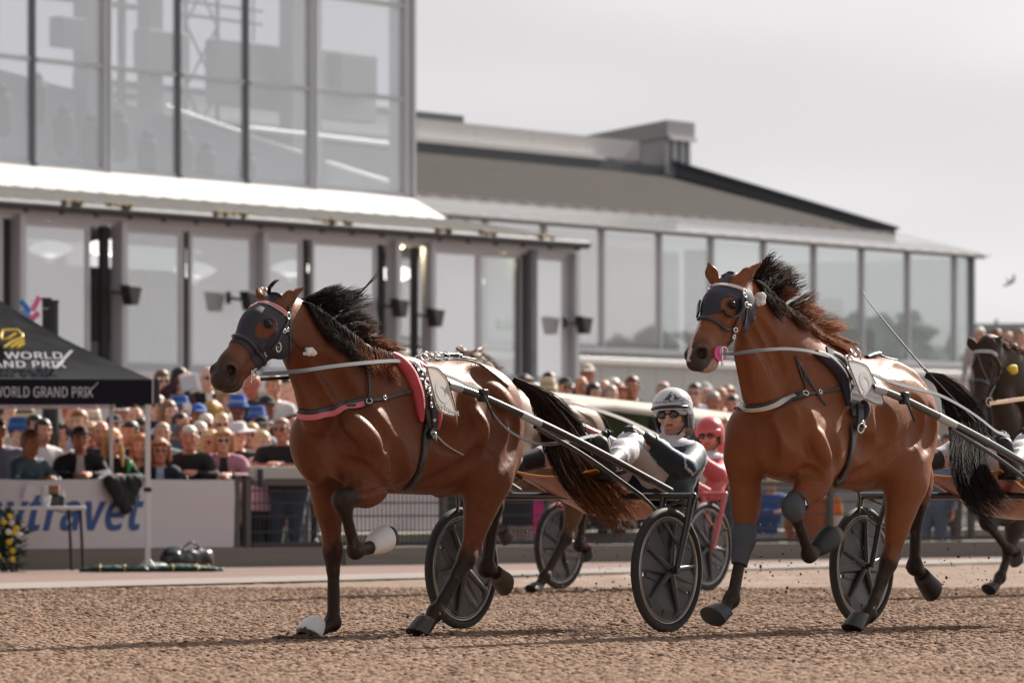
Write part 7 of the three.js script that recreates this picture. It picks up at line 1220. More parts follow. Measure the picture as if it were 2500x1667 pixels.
  const collar = tube(Array.from({ length: 21 }, (_, i) => { const a = i / 20 * 6.283; return V(-1.14 + 0.07 * Math.cos(a), 1.082 - 0.022 * Math.cos(a), 0.068 * Math.sin(a)); }), 0.019, 8, false);
  return { D, body, helmet, visor, rim, strap, liner, gl, jacket, trousers, boots, collar, gloves: [glove('l'), glove('r')], headM, arm, leg };
})();
const helmetIn = (() => { const inv = drv.headM.clone().invert(); return (x, y, z) => V(x, y, z).applyMatrix4(inv); })();
function driver(team, label, o) {
  const t = thing('person', label, 'driver', [team.O.x, 0, team.O.z], team.turn, 'sulky drivers');
  part('body', drv.body(o.beard), skinMat(o.skin), t);
  part('jacket', o.paintJacket ? paint(drv.jacket.clone(), o.paintJacket) : drv.jacket, o.jacketM, t); part('collar', drv.collar, o.collarM || o.jacketM, t);
  part('trousers', o.paintTrousers ? paint(drv.trousers.clone(), o.paintTrousers) : drv.trousers, o.trousersM, t); for (const q of drv.boots) part('boot', q, M.dark, t);
  for (const g of drv.gloves) part('glove', g, o.gloveM, t);
  const h = part('helmet', o.paintHelmet ? paint(drv.helmet.clone(), o.paintHelmet) : drv.helmet, o.helmetM, t); part('visor', drv.visor, o.visorM, h); part('visor_rim', drv.rim, o.rimM || o.visorM, h); part('chin_strap', drv.strap, M.dark, h); part('padding', drv.liner, M.dark, h);
  part('sunglasses', drv.gl, lensM, t);
  return t;
}
const pmat = (rough, o = {}) => new THREE.MeshPhysicalMaterial({ vertexColors: true, roughness: rough, ...o });
const driver1 = driver(team1, 'driver in navy jacket, pale trousers and white patterned helmet, leaning back behind the leading horse', {
  beard: true, skin: '#dda78f', jacketM: pmat(0.6, { sheen: 0.4, sheenRoughness: 0.4, sheenColor: RGB(0.2, 0.35, 0.45) }), collarM: mat(0.02, 0.045, 0.07, 0.5), gloveM: mat(0.035, 0.035, 0.04, 0.6, { }), trousersM: pmat(0.55), helmetM: pmat(0.25, { clearcoat: 0.7, clearcoatRoughness: 0.1 }), visorM: mat(0.03, 0.03, 0.035, 0.4), rimM: mat(0.7, 0.7, 0.68, 0.3),
  paintJacket: (x, y, z, q) => { const n = 1 + 0.25 * fbm(x * 20, y * 20, z * 20, 2); let c = [0.011 * n, 0.034 * n, 0.058 * n]; const yoke = Math.min(y - 1.062, -1.05 - x); if (yoke > 0 && Math.abs(z) < 0.16) c = [0.5, 0.5, 0.54]; if (Math.abs(yoke) < 0.005 && Math.abs(z) < 0.17) c = [0.7, 0.7, 0.72]; if (x < -1.12 - 0.3 * (y - 1.0) && y < 1.0 && z < -0.05) c = [0.45, 0.45, 0.5];
    const e = Math.abs(Math.hypot(x + 0.9, (y - 0.98) * 1.2) - 0.12); if (e < 0.006 && z < -0.18 && x > -0.9) c = [0.7, 0.72, 0.74]; q[0] = c[0]; q[1] = c[1]; q[2] = c[2]; },
  paintTrousers: (x, y, z, q) => { const n = 1 + 0.1 * fbm(x * 24, y * 24, z * 24, 2); let c = [0.56 * n, 0.54 * n, 0.58 * n]; const s = Math.abs(y - (0.94 + (x + 0.69) * 0.47)); if (s < 0.006 && z < -0.2) c = [0.1, 0.12, 0.15]; q[0] = c[0]; q[1] = c[1]; q[2] = c[2]; },
  paintHelmet: (x, y, z, q) => { const p = helmetIn(x, y, z); let c = [0.6, 0.61, 0.64]; const a = Math.atan2(p.x, p.z + 0.012), h = p.y; if (h > 0.085 && h < 0.138 && Math.abs(a - 0.3) < (0.14 - h) * 8) c = (Math.abs(a - 0.3 - (h - 0.09) * 2) < 0.07) ? [0.5, 0.5, 0.52] : [0.03, 0.035, 0.05]; if (Math.abs(a) > 0.7 && Math.abs(Math.sin(h * 90 + Math.abs(a) * 5)) < 0.32 && h < 0.12) c = [0.05, 0.055, 0.07]; if (h < 0.0) c = [0.045, 0.045, 0.05]; if (h > 0.076 && h < 0.083 && Math.abs(a) < 0.9) c = [0.1, 0.1, 0.12]; q[0] = c[0]; q[1] = c[1]; q[2] = c[2]; },
});
// ---------------------------------------------------------------- the second team
const team2 = new Team(2.635, 32.82, TURN), T2 = (p, l) => team2.T(p, l);
const J2 = (() => {
  const t = T2;
  return {
    body: { x: 1.40, y: 0.03, w: 0.93 },
    neck: [{ p: t(zc(960, 850), 0), r: 0.26 }, { p: t(zc(715, 650), 0), r: 0.2 }, { p: t(zc(565, 450), 0), r: 0.14 }, { p: t(zc(480, 305), 0), r: 0.118 }],
    throat: [{ p: t(zc(590, 860), 0), r: 0.14 }, { p: t(zc(520, 640), 0), r: 0.11 }],
    head: { poll: t(zc(400, 195), 0), nose: t(zc(138, 652), -0.03), yaw: -0.42 },
    ears: [[t(zc(445, 215), -0.07), t(zc(598, 90), -0.12), [0.5, 0.2, -0.8]], [t(zc(300, 205), 0.06), t(zc(268, 92), 0.08), [0.85, 0.1, -0.5]]],
    fore: [
      { s: -1, elbow: t(zg(1170, 960), -0.20), knee: t(zi(975, 240), -0.15), fet: t(zi(1140, 715), -0.13), hoof: t(zi(1280, 640), -0.13), back: [-0.02, -0.02, 0], k: 1.1, dark: -0.08 },
      { s: 1, elbow: t(zg(425, 1060), 0.15), knee: t(zi(480, 560), 0.13), fet: t(zi(360, 1165), 0.13), hoof: t(zi(225, 1360), 0.13), dark: -0.1 }],
    hind: [
      { s: -1, hip: t(zg(2000, 560), -0.15), stifle: t(zg(1950, 1050), -0.19), hock: t(zi(1940, 790), -0.12), fet: t(zi(1735, 1320), -0.10), hoof: t(zi(1620, 1440), -0.10), point: t(zi(2010, 730), -0.12) },
      { s: 1, hip: t(zg(1950, 640), 0.12), stifle: t(zg(2000, 1100), 0.16), hock: t(zd(1650, 440), 0.12), fet: t(zd(1640, 810), 0.12), hoof: t(zd(1730, 910), 0.12) }],
  };
})();
const F2 = horseField(J2);
for (const [p, r, k, rg, s] of [
  [[1310, 1060, 1480, 1010, 1640, 930, 1800, 790, 1950, 640, 2080, 500], 0.034, 0.05, 0, 0.6], [[2000, 330, 2080, 430, 2080, 560, 1990, 700], 0.02, 0.06, 0, 0.6], [[2170, 400, 2200, 520, 2170, 660, 2110, 780], 0.018, 0.05, 0, 0.6],
  [[960, 420, 1000, 560, 1030, 700, 1110, 830], 0.02, 0.06, 0, 0.65], [[1255, 560, 1250, 720, 1265, 900], 0.03, 0.06, 0, 0.7], [[600, 560, 610, 720, 620, 880], 0.016, 0.06, 0, 0.6], [[760, 420, 860, 560, 920, 700], 0.022, 0.07, 0, 0.75],
  [[1700, 420, 1760, 560, 1740, 700], 0.03, 0.07, 0, 0.8], [[1480, 700, 1600, 780, 1700, 800], 0.03, 0.07, 0, 0.8], [[940, 960, 1040, 990, 1120, 1050], 0.01, 0.03, 0, 0.5], [[1060, 620, 1110, 760, 1180, 880], 0.012, 0.05, 1]])
  groove(team2, F2, zz(zg, ...p), r, k * 1.35, rg, s + 0.12);
for (const [p, r, k] of [[[500, 420, 560, 560, 640, 700, 690, 830], 0.018, 0.05], [[560, 440, 640, 560, 700, 720, 720, 840], 0.014, 0.04], [[455, 640, 475, 760, 500, 880], 0.016, 0.05], [[1340, 760, 1450, 730, 1560, 800, 1640, 900], 0.028, 0.07]]) groove(team2, F2, zz(zc, ...p), r, k, 0, 0.65);
const C_BAY2 = { body: [0.19, 0.06, 0.024], black: [0.016, 0.0135, 0.0135], muzzle: [0.032, 0.027, 0.027], blaze: true, lip: true };
const horse2 = thing('trotting_horse', 'lighter bay horse with white blaze and glittering white breast collar, second in the race', 'horse', [team2.O.x, 0, team2.O.z], team2.turn);
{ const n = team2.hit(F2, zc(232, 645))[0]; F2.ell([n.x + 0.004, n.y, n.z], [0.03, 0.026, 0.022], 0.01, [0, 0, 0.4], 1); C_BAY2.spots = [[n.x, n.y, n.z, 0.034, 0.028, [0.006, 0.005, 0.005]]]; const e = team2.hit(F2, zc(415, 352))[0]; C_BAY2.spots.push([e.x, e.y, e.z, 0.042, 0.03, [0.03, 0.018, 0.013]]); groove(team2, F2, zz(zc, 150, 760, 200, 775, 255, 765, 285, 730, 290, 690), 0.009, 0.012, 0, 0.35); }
const G2 = F2.mesh(0.0095, (x, y, z) => 0.0016 * fbm(x * 11 + 5, y * 11, z * 11, 2));
paintCoat(G2, J2, F2, C_BAY2); planarUV(G2, (x, y, z) => [x + z * 0.8, y]);
part('body', G2, coat, horse2);
{
  const t = team2, H = horse2, F = F2, lay = (z, pts, w, th, o, n) => laid(t, F, zz(z, ...pts), w, th, o, n);
  const loc = p => { const q = p.clone().sub(V(...F.o)); return [q.dot(F.ax) / F.len, q.dot(F.up) / F.len, q.dot(F.side) / F.len]; };
  // hood covers the crown and the brow, with big eye holes and blinker cups
  const e0 = V(...t.hit(F, zc(400, 350))[0].toArray()).sub(V(...F.o)), ea = e0.dot(F.ax), eb = e0.dot(F.up), k = F.len, earC = J2.ears.map(([a, b]) => [add(a, [0, -0.02, 0]), b, 0.052]);
  const eyes = [-1, 1].map(q => ({ a: ea + 0.005, b: eb, ra: 0.056, rb: 0.044, t: 0.2, s: q })), tt = (x, y) => t.T(zc(x, y), -0.06), back = [[tt(500, 270), tt(498, 600), tt(400, 400)]];
  const fA = hoodFn(F, [...back, [tt(498, 600), tt(300, 780), tt(300, 300)]], [[tt(215, 400), tt(400, 412), tt(330, 280)]], eyes, earC), fB = hoodFn(F, back, [[tt(412, 430), tt(436, 610), tt(490, 420)]], eyes, earC), fn2 = (x, y, z) => Math.max(fA(x, y, z), fB(x, y, z));
  part('hood', shell(G2, fn2, 0.0045), M.hood, H, 'black head hood with eye holes');
  eyeAt(t, F, zc(415, 352), 0.024, H);
  part('blinker', lay(zc, [358, 385, 372, 412, 405, 422, 440, 405, 458, 370, 455, 320], 0.012, 0.028, 0.004), M.leather, H); part('blinker', lay(zc, [197, 330, 185, 370, 180, 410], 0.05, 0.012, 0.01, 10), M.leather, H);
  part('browband', lay(zc, [252, 262, 275, 247, 330, 238, 390, 240, 440, 250, 482, 268], 0.021, 0.006, 0.006), mat(0.72, 0.6, 0.62, 0.35), H, 'glittering pale browband');
  const br = part('bridle', [lay(zc, [486, 270, 490, 320, 480, 370, 445, 430, 420, 500, 410, 560, 385, 590], 0.013, 0.006, 0.007), lay(zc, [495, 300, 492, 400, 480, 480], 0.014, 0.005, 0.006), lay(zc, [490, 355, 512, 360], 0.012, 0.01, 0.008, 6), laidTube(t, F, zz(zc, 350, 175, 385, 160, 420, 170), 0.006, 0.008, 10)], M.leather, H);
  part('buckle', [[489, 355, 1], [480, 300, 0.8], [425, 500, 0.8], [412, 545, 0.7]].map(([x, y, q]) => { const [p, n] = t.hit(F, zc(x, y), 0.012); return ringGeo(p, n, 0.013 * q, 0.004, 1.3); }), M.steel, br);
  part('noseband', laidTube(t, F, zz(zc, 210, 440, 240, 432, 280, 440, 330, 465, 370, 490, 395, 502), 0.011, 0.006), mat(0.045, 0.05, 0.052, 0.5), H);
  const [bp, bn] = t.hit(F, zc(322, 650), 0.02);
  part('bit_guard', xf(new THREE.CylinderGeometry(0.042, 0.042, 0.012, 28), bp, (() => { const e = new THREE.Euler().setFromQuaternion(new THREE.Quaternion().setFromUnitVectors(V(0, 1, 0), V(0.35, 0, -1).normalize())); return [e.x, e.y, e.z]; })()), M.pink, H, 'round pink bit guard');
  part('bit_ring', [ringGeo(bp.clone().add(V(-0.012, 0.01, -0.014)), V(0.3, 0, -1), 0.026, 0.0042), rod(bp.clone().add(V(0.012, 0.03, -0.02)), bp.clone().add(V(0.012, -0.07, -0.02)), 0.005)], M.steel, H);
  const fp = V(...t.T(zc(580, 320), -0.1)); part('ear_plug', lump(fp, 0.017, 22, [0.02, 0.022, 0.02], 0.006), M.fluff, H, 'white fluffy ear plug'); part('cord', tube(curve(zz(zc, 505, 352, 525, 345, 550, 330).map(q => V(...t.T(q, -0.1))), 8), 0.003, 5), M.strap, H);
  // collar
  const bc = part('breast_collar', lay(zc, [421, 925, 424, 940, 455, 958, 520, 968, 600, 962, 680, 945, 760, 920, 835, 890], 0.050, 0.012, 0.002, 44), M.leather, H, 'breast collar set with white stones');
  const bandP = lay(zc, [421, 934, 426, 950, 460, 966, 520, 972, 600, 965, 680, 946, 740, 926, 790, 905], 0.028, 0.004, 0.0145, 60); part('collar_band', bandP, mat(0.72, 0.67, 0.64, 0.25, { clearcoat: 0.6, bumpMap: coatBump, bumpScale: 0.004 }), bc);
  part('collar_strap', [lay(zc, [835, 890, 880, 885, 980, 868, 1060, 855], 0.018, 0.006, 0.004), lay(zc, [788, 660, 805, 720, 825, 780, 845, 830, 850, 880], 0.012, 0.006, 0.006), lay(zc, [800, 690, 840, 760, 880, 830, 915, 885, 970, 958], 0.013, 0.006, 0.008), lay(zc, [830, 740, 845, 790, 850, 840, 846, 885], 0.010, 0.005, 0.008)], M.leather, H);
  part('collar_ring', [[848, 890, 0.016], [930, 878, 0.011]].map(([x, y, r]) => { const [p, n] = t.hit(F, zc(x, y), 0.014); return ringGeo(p, n, r, 0.004); }), M.steel, H);
  // saddle
  const pad = (pts, r0) => tube(curve(zz(zc, ...pts).map(q => V(q[0], q[1], 0)), 26).map(q => t.hit(F, [q.x, q.y], 0.012)[0]), s => r0 * Math.sqrt(Math.sin(clamp(s * 0.93 + 0.06) * Math.PI)) + 0.004, 12);
  part('saddle_pad', [pad([905, 645, 960, 680, 1020, 740, 1060, 800, 1085, 880, 1100, 960], 0.036), pad([985, 650, 1040, 690, 1090, 760, 1130, 850], 0.034), pad([1190, 930, 1200, 985, 1190, 1040], 0.026)], mat(0.028, 0.022, 0.034, 0.7, { sheen: 0.5 }), H);
  part('saddle', [lay(zc, [960, 655, 1030, 690, 1080, 760, 1110, 850, 1130, 950, 1140, 1020], 0.085, 0.012, 0.02), lay(zc, [1150, 960, 1150, 1040, 1140, 1100], 0.05, 0.014, 0.03), lay(zc, [1130, 1080, 1125, 1160, 1110, 1250, 1090, 1310, 1060, 1380, 1040, 1420], 0.062, 0.012, 0.01), lay(zc, [1200, 990, 1190, 1050, 1160, 1090], 0.022, 0.01, 0.014)], M.leather, H);
  const sp = []; for (const [x, y, r] of [[1070, 760, 0.02], [1090, 790, 0.022], [1105, 840, 0.018], [1060, 700, 0.022], [1100, 665, 0.022], [1130, 660, 0.022], [1145, 1090, 0.026], [1165, 1070, 0.018]]) { const [p, n] = t.hit(F, zc(x, y), 0.045); sp.push(ringGeo(p, n.clone().add(V(rr(-0.6, 0.6), rr(-0.3, 0.3), 0)), r, 0.005)); } for (const [x, y, r] of [[1090, 785, 0.02], [1108, 850, 0.014], [1078, 740, 0.013]]) sp.push(xf(new THREE.SphereGeometry(r, 12, 8), t.hit(F, zc(x, y), 0.04)[0]));
  for (const q of sp) part('saddle_ring', q, M.steel, H);
  part('terret', [[1095, 655], [1125, 665], [1160, 670]].map(([x, y]) => ringGeo(V(...t.T(zc(x, y), -0.05)), V(0.6, 0.2, -0.7), 0.022, 0.0055)), M.silver, H);
  for (const q of [ribbon(curve(zz(zc, 925, 640, 960, 632, 985, 625).map(q => V(...t.T(q, -0.02))), 6), V(0, 1, 0), 0.03, 0.014), tube(curve(zz(zc, 1160, 690, 1215, 678, 1270, 660, 1290, 652, 1330, 668, 1400, 685).map(q => V(...t.T(q, -0.02))), 18), 0.007, 6), ribbon(curve(zz(zc, 1220, 672, 1260, 655, 1290, 650).map(q => V(...t.T(q, -0.03))), 6), V(0, 1, 0), 0.035, 0.016)]) part('check_rein', q, M.leather, H);
  const pl = plate(t, zz(zc, 1092, 682, 1150, 690, 1215, 715, 1310, 915, 1315, 955, 1260, 950, 1180, 905), q => -0.31 - (q[1] - 930) * 0.0007);
  const np = part('number_plate', pl.g, mat(0.85, 0.83, 0.82, 0.9, { transmission: 0.45, clearcoat: 0.6, clearcoatRoughness: 0.25 }), H, 'white saddle plate with a grey ring');
  { const c = pl.toL(zc(1205, 820)), gm = mat(0.42, 0.42, 0.42, 0.5), r = new THREE.RingGeometry(0.03, 0.062, 32); r.translate(c[0], c[1], 0.0085); r.applyMatrix4(pl.basis); part('emblem', r, gm, np); const tx = pl.toL(zc(1245, 905)), g = lettering('AbyTravet', 0.026, 0.001, fontBold), e = pl.toL(zc(1290, 920)), s = pl.toL(zc(1200, 888)); g.rotateZ(Math.atan2(e[1] - s[1], e[0] - s[0])); g.translate(tx[0], tx[1], 0.0085); g.applyMatrix4(pl.basis); part('lettering', g, mat(0.55, 0.54, 0.54, 0.5), np);
    const fr = pl.shape.getPoints(8).map(p => V(p.x * 0.985, p.y * 0.985, pl.thick + 0.003)); fr.push(fr[0].clone()); const q = tube(fr, 0.0028, 6, false); q.applyMatrix4(pl.basis); part('rim', q, M.dark, np); }
  part('rein', [ribbon(curve(zz(zc, 350, 640, 400, 648, 470, 640, 600, 625, 720, 618, 850, 628, 960, 655, 1060, 690, 1100, 740).map((q, i) => V(...t.T(q, [-0.14, -0.16, -0.2, -0.24, -0.25, -0.24, -0.2, -0.18, -0.2][i]))), 50), V(0, 0.35, -1), 0.018, 0.004), ribbon(curve(zz(zc, 1250, 770, 1320, 800, 1480, 850, 1640, 890, 1780, 960, 1900, 1040, 1990, 1110, 2070, 1140).map((q, i) => V(...t.T(q, [-0.3, -0.34, -0.36, -0.38, -0.4, -0.4, -0.38, -0.34][i]))), 50), V(0, 0.5, -1), 0.024, 0.004)], M.greyStrap, H);
  // boots and hooves
  const [lf, rf] = J2.fore, [lh, rh] = J2.hind, A = mix3, rub = mat(0.06, 0.07, 0.085, 0.65), kneeB = (L, c, lo, hi, off, nz, face) => part('knee_boot', shell(G2, (x, y, z) => { const p = [x, y, z], a = segT(p, L.elbow, L.knee), b = segT(p, L.knee, L.fet); if (Math.min(a[1], b[1]) > 0.09) return -1; const s = a[1] < b[1] ? a[0] - 1 : b[0]; const fr = face ? (V(x, y, z).sub(V(...c)).dot(face)) + 0.02 : 1; return Math.min((s - lo) * 0.3, (hi - s) * 0.3, fr); }, off), rub, H, 'blue grey rubber knee boot');
  kneeB(lf, lf.knee, -0.1, 0.26, 0.005, 0, V(0.8, 0.3, -0.6).normalize()); kneeB(rf, rf.knee, -0.22, 0.42, 0.014, 0, V(0.2, 0, -1).normalize());
  part('boot_strap', [ringGeo(V(...A(lf.elbow, lf.knee, 0.83)), V(...lf.knee).sub(V(...lf.elbow)), 0.062, 0.009), ringGeo(V(...A(rf.elbow, rf.knee, 0.93)), V(...rf.knee).sub(V(...rf.elbow)), 0.06, 0.012)], rub, H); part('boot_buckle', [xf(rbox(0.03, 0.035, 0.02, 0.005), t.T(zi(1105, 190), -0.21))], M.steel, H);
  part('bell_boot', hoofGeo(A(lf.fet, lf.hoof, 0.45), t.T(zi(1370, 600), -0.13), [-0.2, 0.8, 0], true, 1.05), mat(0.025, 0.025, 0.028, 0.6), H, 'black bell boot'); part('hoof', hoofGeo(A(lf.fet, lf.hoof, 0.7), t.T(zi(1425, 590), -0.13), [-0.2, 0.8, 0], false, 0.85), mat(0.16, 0.13, 0.1, 0.6), H);
  part('hoof', hoofGeo(A(rf.fet, rf.hoof, 0.6), t.T(zi(205, 1425), 0.13), [1, 0.12, 0], false, 1.28), mat(0.055, 0.06, 0.068, 0.6), H); part('hoof', hoofGeo([lh.hoof[0] - 0.045, 0.1, lh.hoof[2]], [lh.hoof[0] + 0.005, -0.004, lh.hoof[2]], [1, 0, 0], false, 1.1), M.hoof, H); part('hoof', hoofGeo(A(rh.fet, rh.hoof, 0.5), t.T(zd(1765, 905), 0.12), [0.1, -1, 0], false, 1.15), M.hoof, H);
  // mane blown up and back, tail
  const U = 1 / 2.45, st = mane(t, F, J2, { n: 2000, locks: 44, fall: 0.34, wave: 12, r: 0.0027, gold: [0.25, 0.8], c0: [0.018, 0.012, 0.011], c0g: [0.09, 0.035, 0.02], c1: [0.05, 0.025, 0.018], c1g: [0.4, 0.15, 0.06],
    up: q => [lerp(150, 200, q) * U, lerp(-170, -45, smooth(0, 0.8, q)) * U], down: q => [lerp(130, 170, q) * U, lerp(200, 70, q) * U] });
  part('mane', hair(st), hairMat, H);
  const tr = [], mid = zz(zc, 1570, 770, 1650, 800, 1740, 900, 1810, 1030, 1830, 1180, 1830, 1330, 1880, 1450, 1960, 1560, 2060, 1640), c = new THREE.CatmullRomCurve3(mid.map(q => V(q[0], q[1], 0)), false, 'centripetal');
  for (let i = 0; i < 2200; i++) { const s0 = rnd() * rnd() * 0.4, s1 = clamp(s0 + rr(0.3, 0.8)), off = rr(-1, 1), dz = rr(-1, 1), pts = []; for (let q = 0; q <= 5; q++) { const s = lerp(s0, s1, q / 5), e = c.getPoint(s), tg = c.getTangent(s), ww = (14 + 34 * smooth(0, 0.35, s)) * (off + 0.1 * Math.sin(q * 1.7 + i)) * (q / 5 * 0.5 + 0.5); pts.push(V(...t.T([e.x - tg.y * ww, e.y + tg.x * ww], 0.05 * dz + 0.02 - 0.32 * smooth(0.25, 0.8, s)))); } const m = rr(0.6, 1.35), red = smooth(0.5, 0.1, s1) * 0.8; tr.push({ pts, r: rr(0.0016, 0.0032), c0: [0.03 * m, 0.017 * m, 0.013 * m], c1: [lerp(0.022, 0.1, red) * m, lerp(0.015, 0.045, red) * m, 0.014 * m], steps: 9 }); }
  part('tail', hair(tr), hairMat, H);
}
// ---------------------------------------------------------------- sulkies and the teams further back
const sulky1 = sulky(team1, 'black racing sulky with a brown splash guard behind the leading horse', blackFrame, guardA, piping);
const sulky2 = sulky(team2, 'black racing sulky behind the second horse, one wheel in view', blackFrame, guardA, piping, [0.6, 0.15]);
const driver2 = driver(team2, 'driver in orange jacket and white trousers at the right edge', { skin: '#c98f78', jacketM: mat(0.65, 0.2, 0.02, 0.55), gloveM: M.dark, trousersM: mat(0.6, 0.58, 0.6, 0.6), helmetM: mat(0.6, 0.2, 0.03, 0.3), visorM: M.dark });
const team3 = new Team(0.96, 45.0, TURN), team4 = new Team(5.15, 44.35, TURN);
const sulky3 = sulky(team3, 'pink red framed racing sulky in the row behind, with muddy wheels', pinkFrame, mat(0.05, 0.05, 0.055, 0.6), mat(0.4, 0.36, 0.3, 0.6), [0.5, 0.2]);
const driver3 = driver(team3, 'driver in red jacket and plain red helmet behind the first driver', { skin: '#cf8f78', beard: true, jacketM: mat(0.58, 0.1, 0.12, 0.6, { sheen: 0.3 }), gloveM: M.dark, trousersM: mat(0.6, 0.57, 0.58, 0.6), helmetM: mat(0.58, 0.07, 0.09, 0.35, { clearcoat: 0.4 }), visorM: mat(0.6, 0.12, 0.13, 0.4), rimM: mat(0.6, 0.3, 0.28, 0.4), collarM: mat(0.7, 0.42, 0.05, 0.6) });
// the dark horses reuse the build with their own joints
const shiftJ = (J, fn) => { const s = p => fn(p); return { ...J, neck: J.neck.map(n => ({ p: s(n.p), r: n.r })), throat: J.throat.map(n => ({ p: s(n.p), r: n.r })), ears: J.ears.map(([a, b, c]) => [s(a), s(b), c]), head: { ...J.head, poll: s(J.head.poll), nose: s(J.head.nose) }, fore: J.fore.map(L => ({ ...L })), hind: J.hind.map(L => ({ ...L })) }; };
function darkHorse(team, J, label, c, cell, build) {
  const f = horseField(J), g = f.mesh(cell), h = thing('trotting_horse', label, 'horse', [team.O.x, 0, team.O.z], team.turn); paintCoat(g, J, f, c); planarUV(g, (x, y, z) => [x + z * 0.8, y]); part('body', g, coat, h);
  for (const L of [...J.fore, ...J.hind]) part('hoof', hoofGeo(mix3(L.fet, L.hoof, 0.66), [L.hoof[0] + 0.02, L.hoof[1] - 0.03, L.hoof[2]], [1, 0.1, 0]), M.hoof, h);
  build(h, f, g); return h;
}
const hairOn = (pts, n, spread, drop, c0, c1, r = 0.003) => { const c = curve(pts.map(p => V(...p))), out = []; for (let i = 0; i < n; i++) { const s = rnd(), p = c.getPoint(s), l = rr(0.6, 1.2); out.push({ pts: [p, p.clone().add(V(-0.08 * l, 0.03 * l, rr(-1, 1) * spread * 0.4)), p.clone().add(V(-0.2 * l, drop * 0.4 * l, rr(-1, 1) * spread)), p.clone().add(V(-0.32 * l, drop * l, rr(-1.2, 1.2) * spread))], r, c0, c1, steps: 7 }); } return hair(out, 3); };
const tailOn = (root, n, c0) => { const out = []; for (let i = 0; i < n; i++) { const z = rr(-0.08, 0.08), l = rr(0.7, 1.15), p = V(...root); out.push({ pts: [p.clone().add(V(0, rr(-0.03, 0.03), z * 0.3)), p.clone().add(V(-0.12 * l, 0.02, z * 0.7)), p.clone().add(V(-0.3 * l, -0.2 * l, z)), p.clone().add(V(-0.42 * l, -0.55 * l, z * 1.3))], r: 0.004, c0, c1: c0, steps: 7 }); } return hair(out, 3); };
const dk = [0.012, 0.01, 0.01];
const horse3 = darkHorse(team3, shiftJ(J1, p => [p[0] - 0.02, p[1] + 0.02, p[2] - (p[0] - 1.8) * 0.32 * (p[0] > 1.8 ? 1 : 0)]), 'dark brown horse of the red driver, mostly hidden behind the leading horse', { body: [0.1, 0.05, 0.033], black: [0.014, 0.012, 0.012], muzzle: [0.03, 0.025, 0.025] }, 0.014, (h, f) => {
  part('mane', hairOn([f.o, [2.3, 1.72, -0.1], [1.95, 1.52, 0]], 260, 0.08, -0.05, dk, [0.1, 0.05, 0.03]), hairMat, h); part('tail', tailOn([0.68, 1.38, 0], 500, [0.02, 0.016, 0.015]), hairMat, h);
  part('saddle', laid(team3, f, zz(zk, 440, 330, 520, 420, 560, 560), 0.09, 0.02, 0.01, 14), M.leather, h);
  part('rein', ribbon(curve([[1.5, 1.5, -0.1], [1.1, 1.46, -0.2], [0.6, 1.36, -0.28], [0, 1.2, -0.3], [-0.5, 1.09, -0.2]].map(p => V(...p)), 30), V(0, 0.4, -1), 0.03, 0.004), mat(0.5, 0.47, 0.44, 0.5), h);
});
const J4 = (() => { const t = team4, z = Z(2200, 780, 2.24), J = shiftJ(J2, p => p); J.head = { poll: t.T(z(455, 115), 0), nose: t.T(z(400, 478), 0.0), yaw: -0.35 }; J.ears = [[t.T(z(505, 150), -0.06), t.T(z(562, 80), -0.09), [0.8, 0.1, -0.6]], [t.T(z(395, 150), 0.06), t.T(z(370, 92), 0.08), [0.8, 0.1, -0.6]]]; const p = J.head.poll; J.neck = [{ p: [1.6, 1.33, 0], r: 0.25 }, { p: [2.0, 1.48, 0], r: 0.22 }, { p: [p[0] - 0.35, p[1] - 0.2, 0], r: 0.17 }, { p: [p[0] - 0.12, p[1] - 0.09, 0], r: 0.135 }]; J.throat = [{ p: [p[0] - 0.35, 1.28, 0], r: 0.13 }, { p: [p[0] - 0.24, p[1] - 0.4, 0], r: 0.1 }];
  const q = Z(1620, 1080, 2.672); J.fore[0] = { s: -1, elbow: t.T(q(2330, 420), -0.18), knee: t.T(q(2110, 520), -0.14), fet: t.T(q(2250, 700), -0.13), hoof: t.T(q(2330, 720), -0.13), dark: -0.1 }; J.fore[1] = { s: 1, elbow: t.T(q(2330, 420), 0.15), knee: t.T(q(2260, 700), 0.13), fet: t.T(q(2200, 880), 0.13), hoof: t.T(q(2145, 965), 0.13), dark: -0.1 }; return J; })();
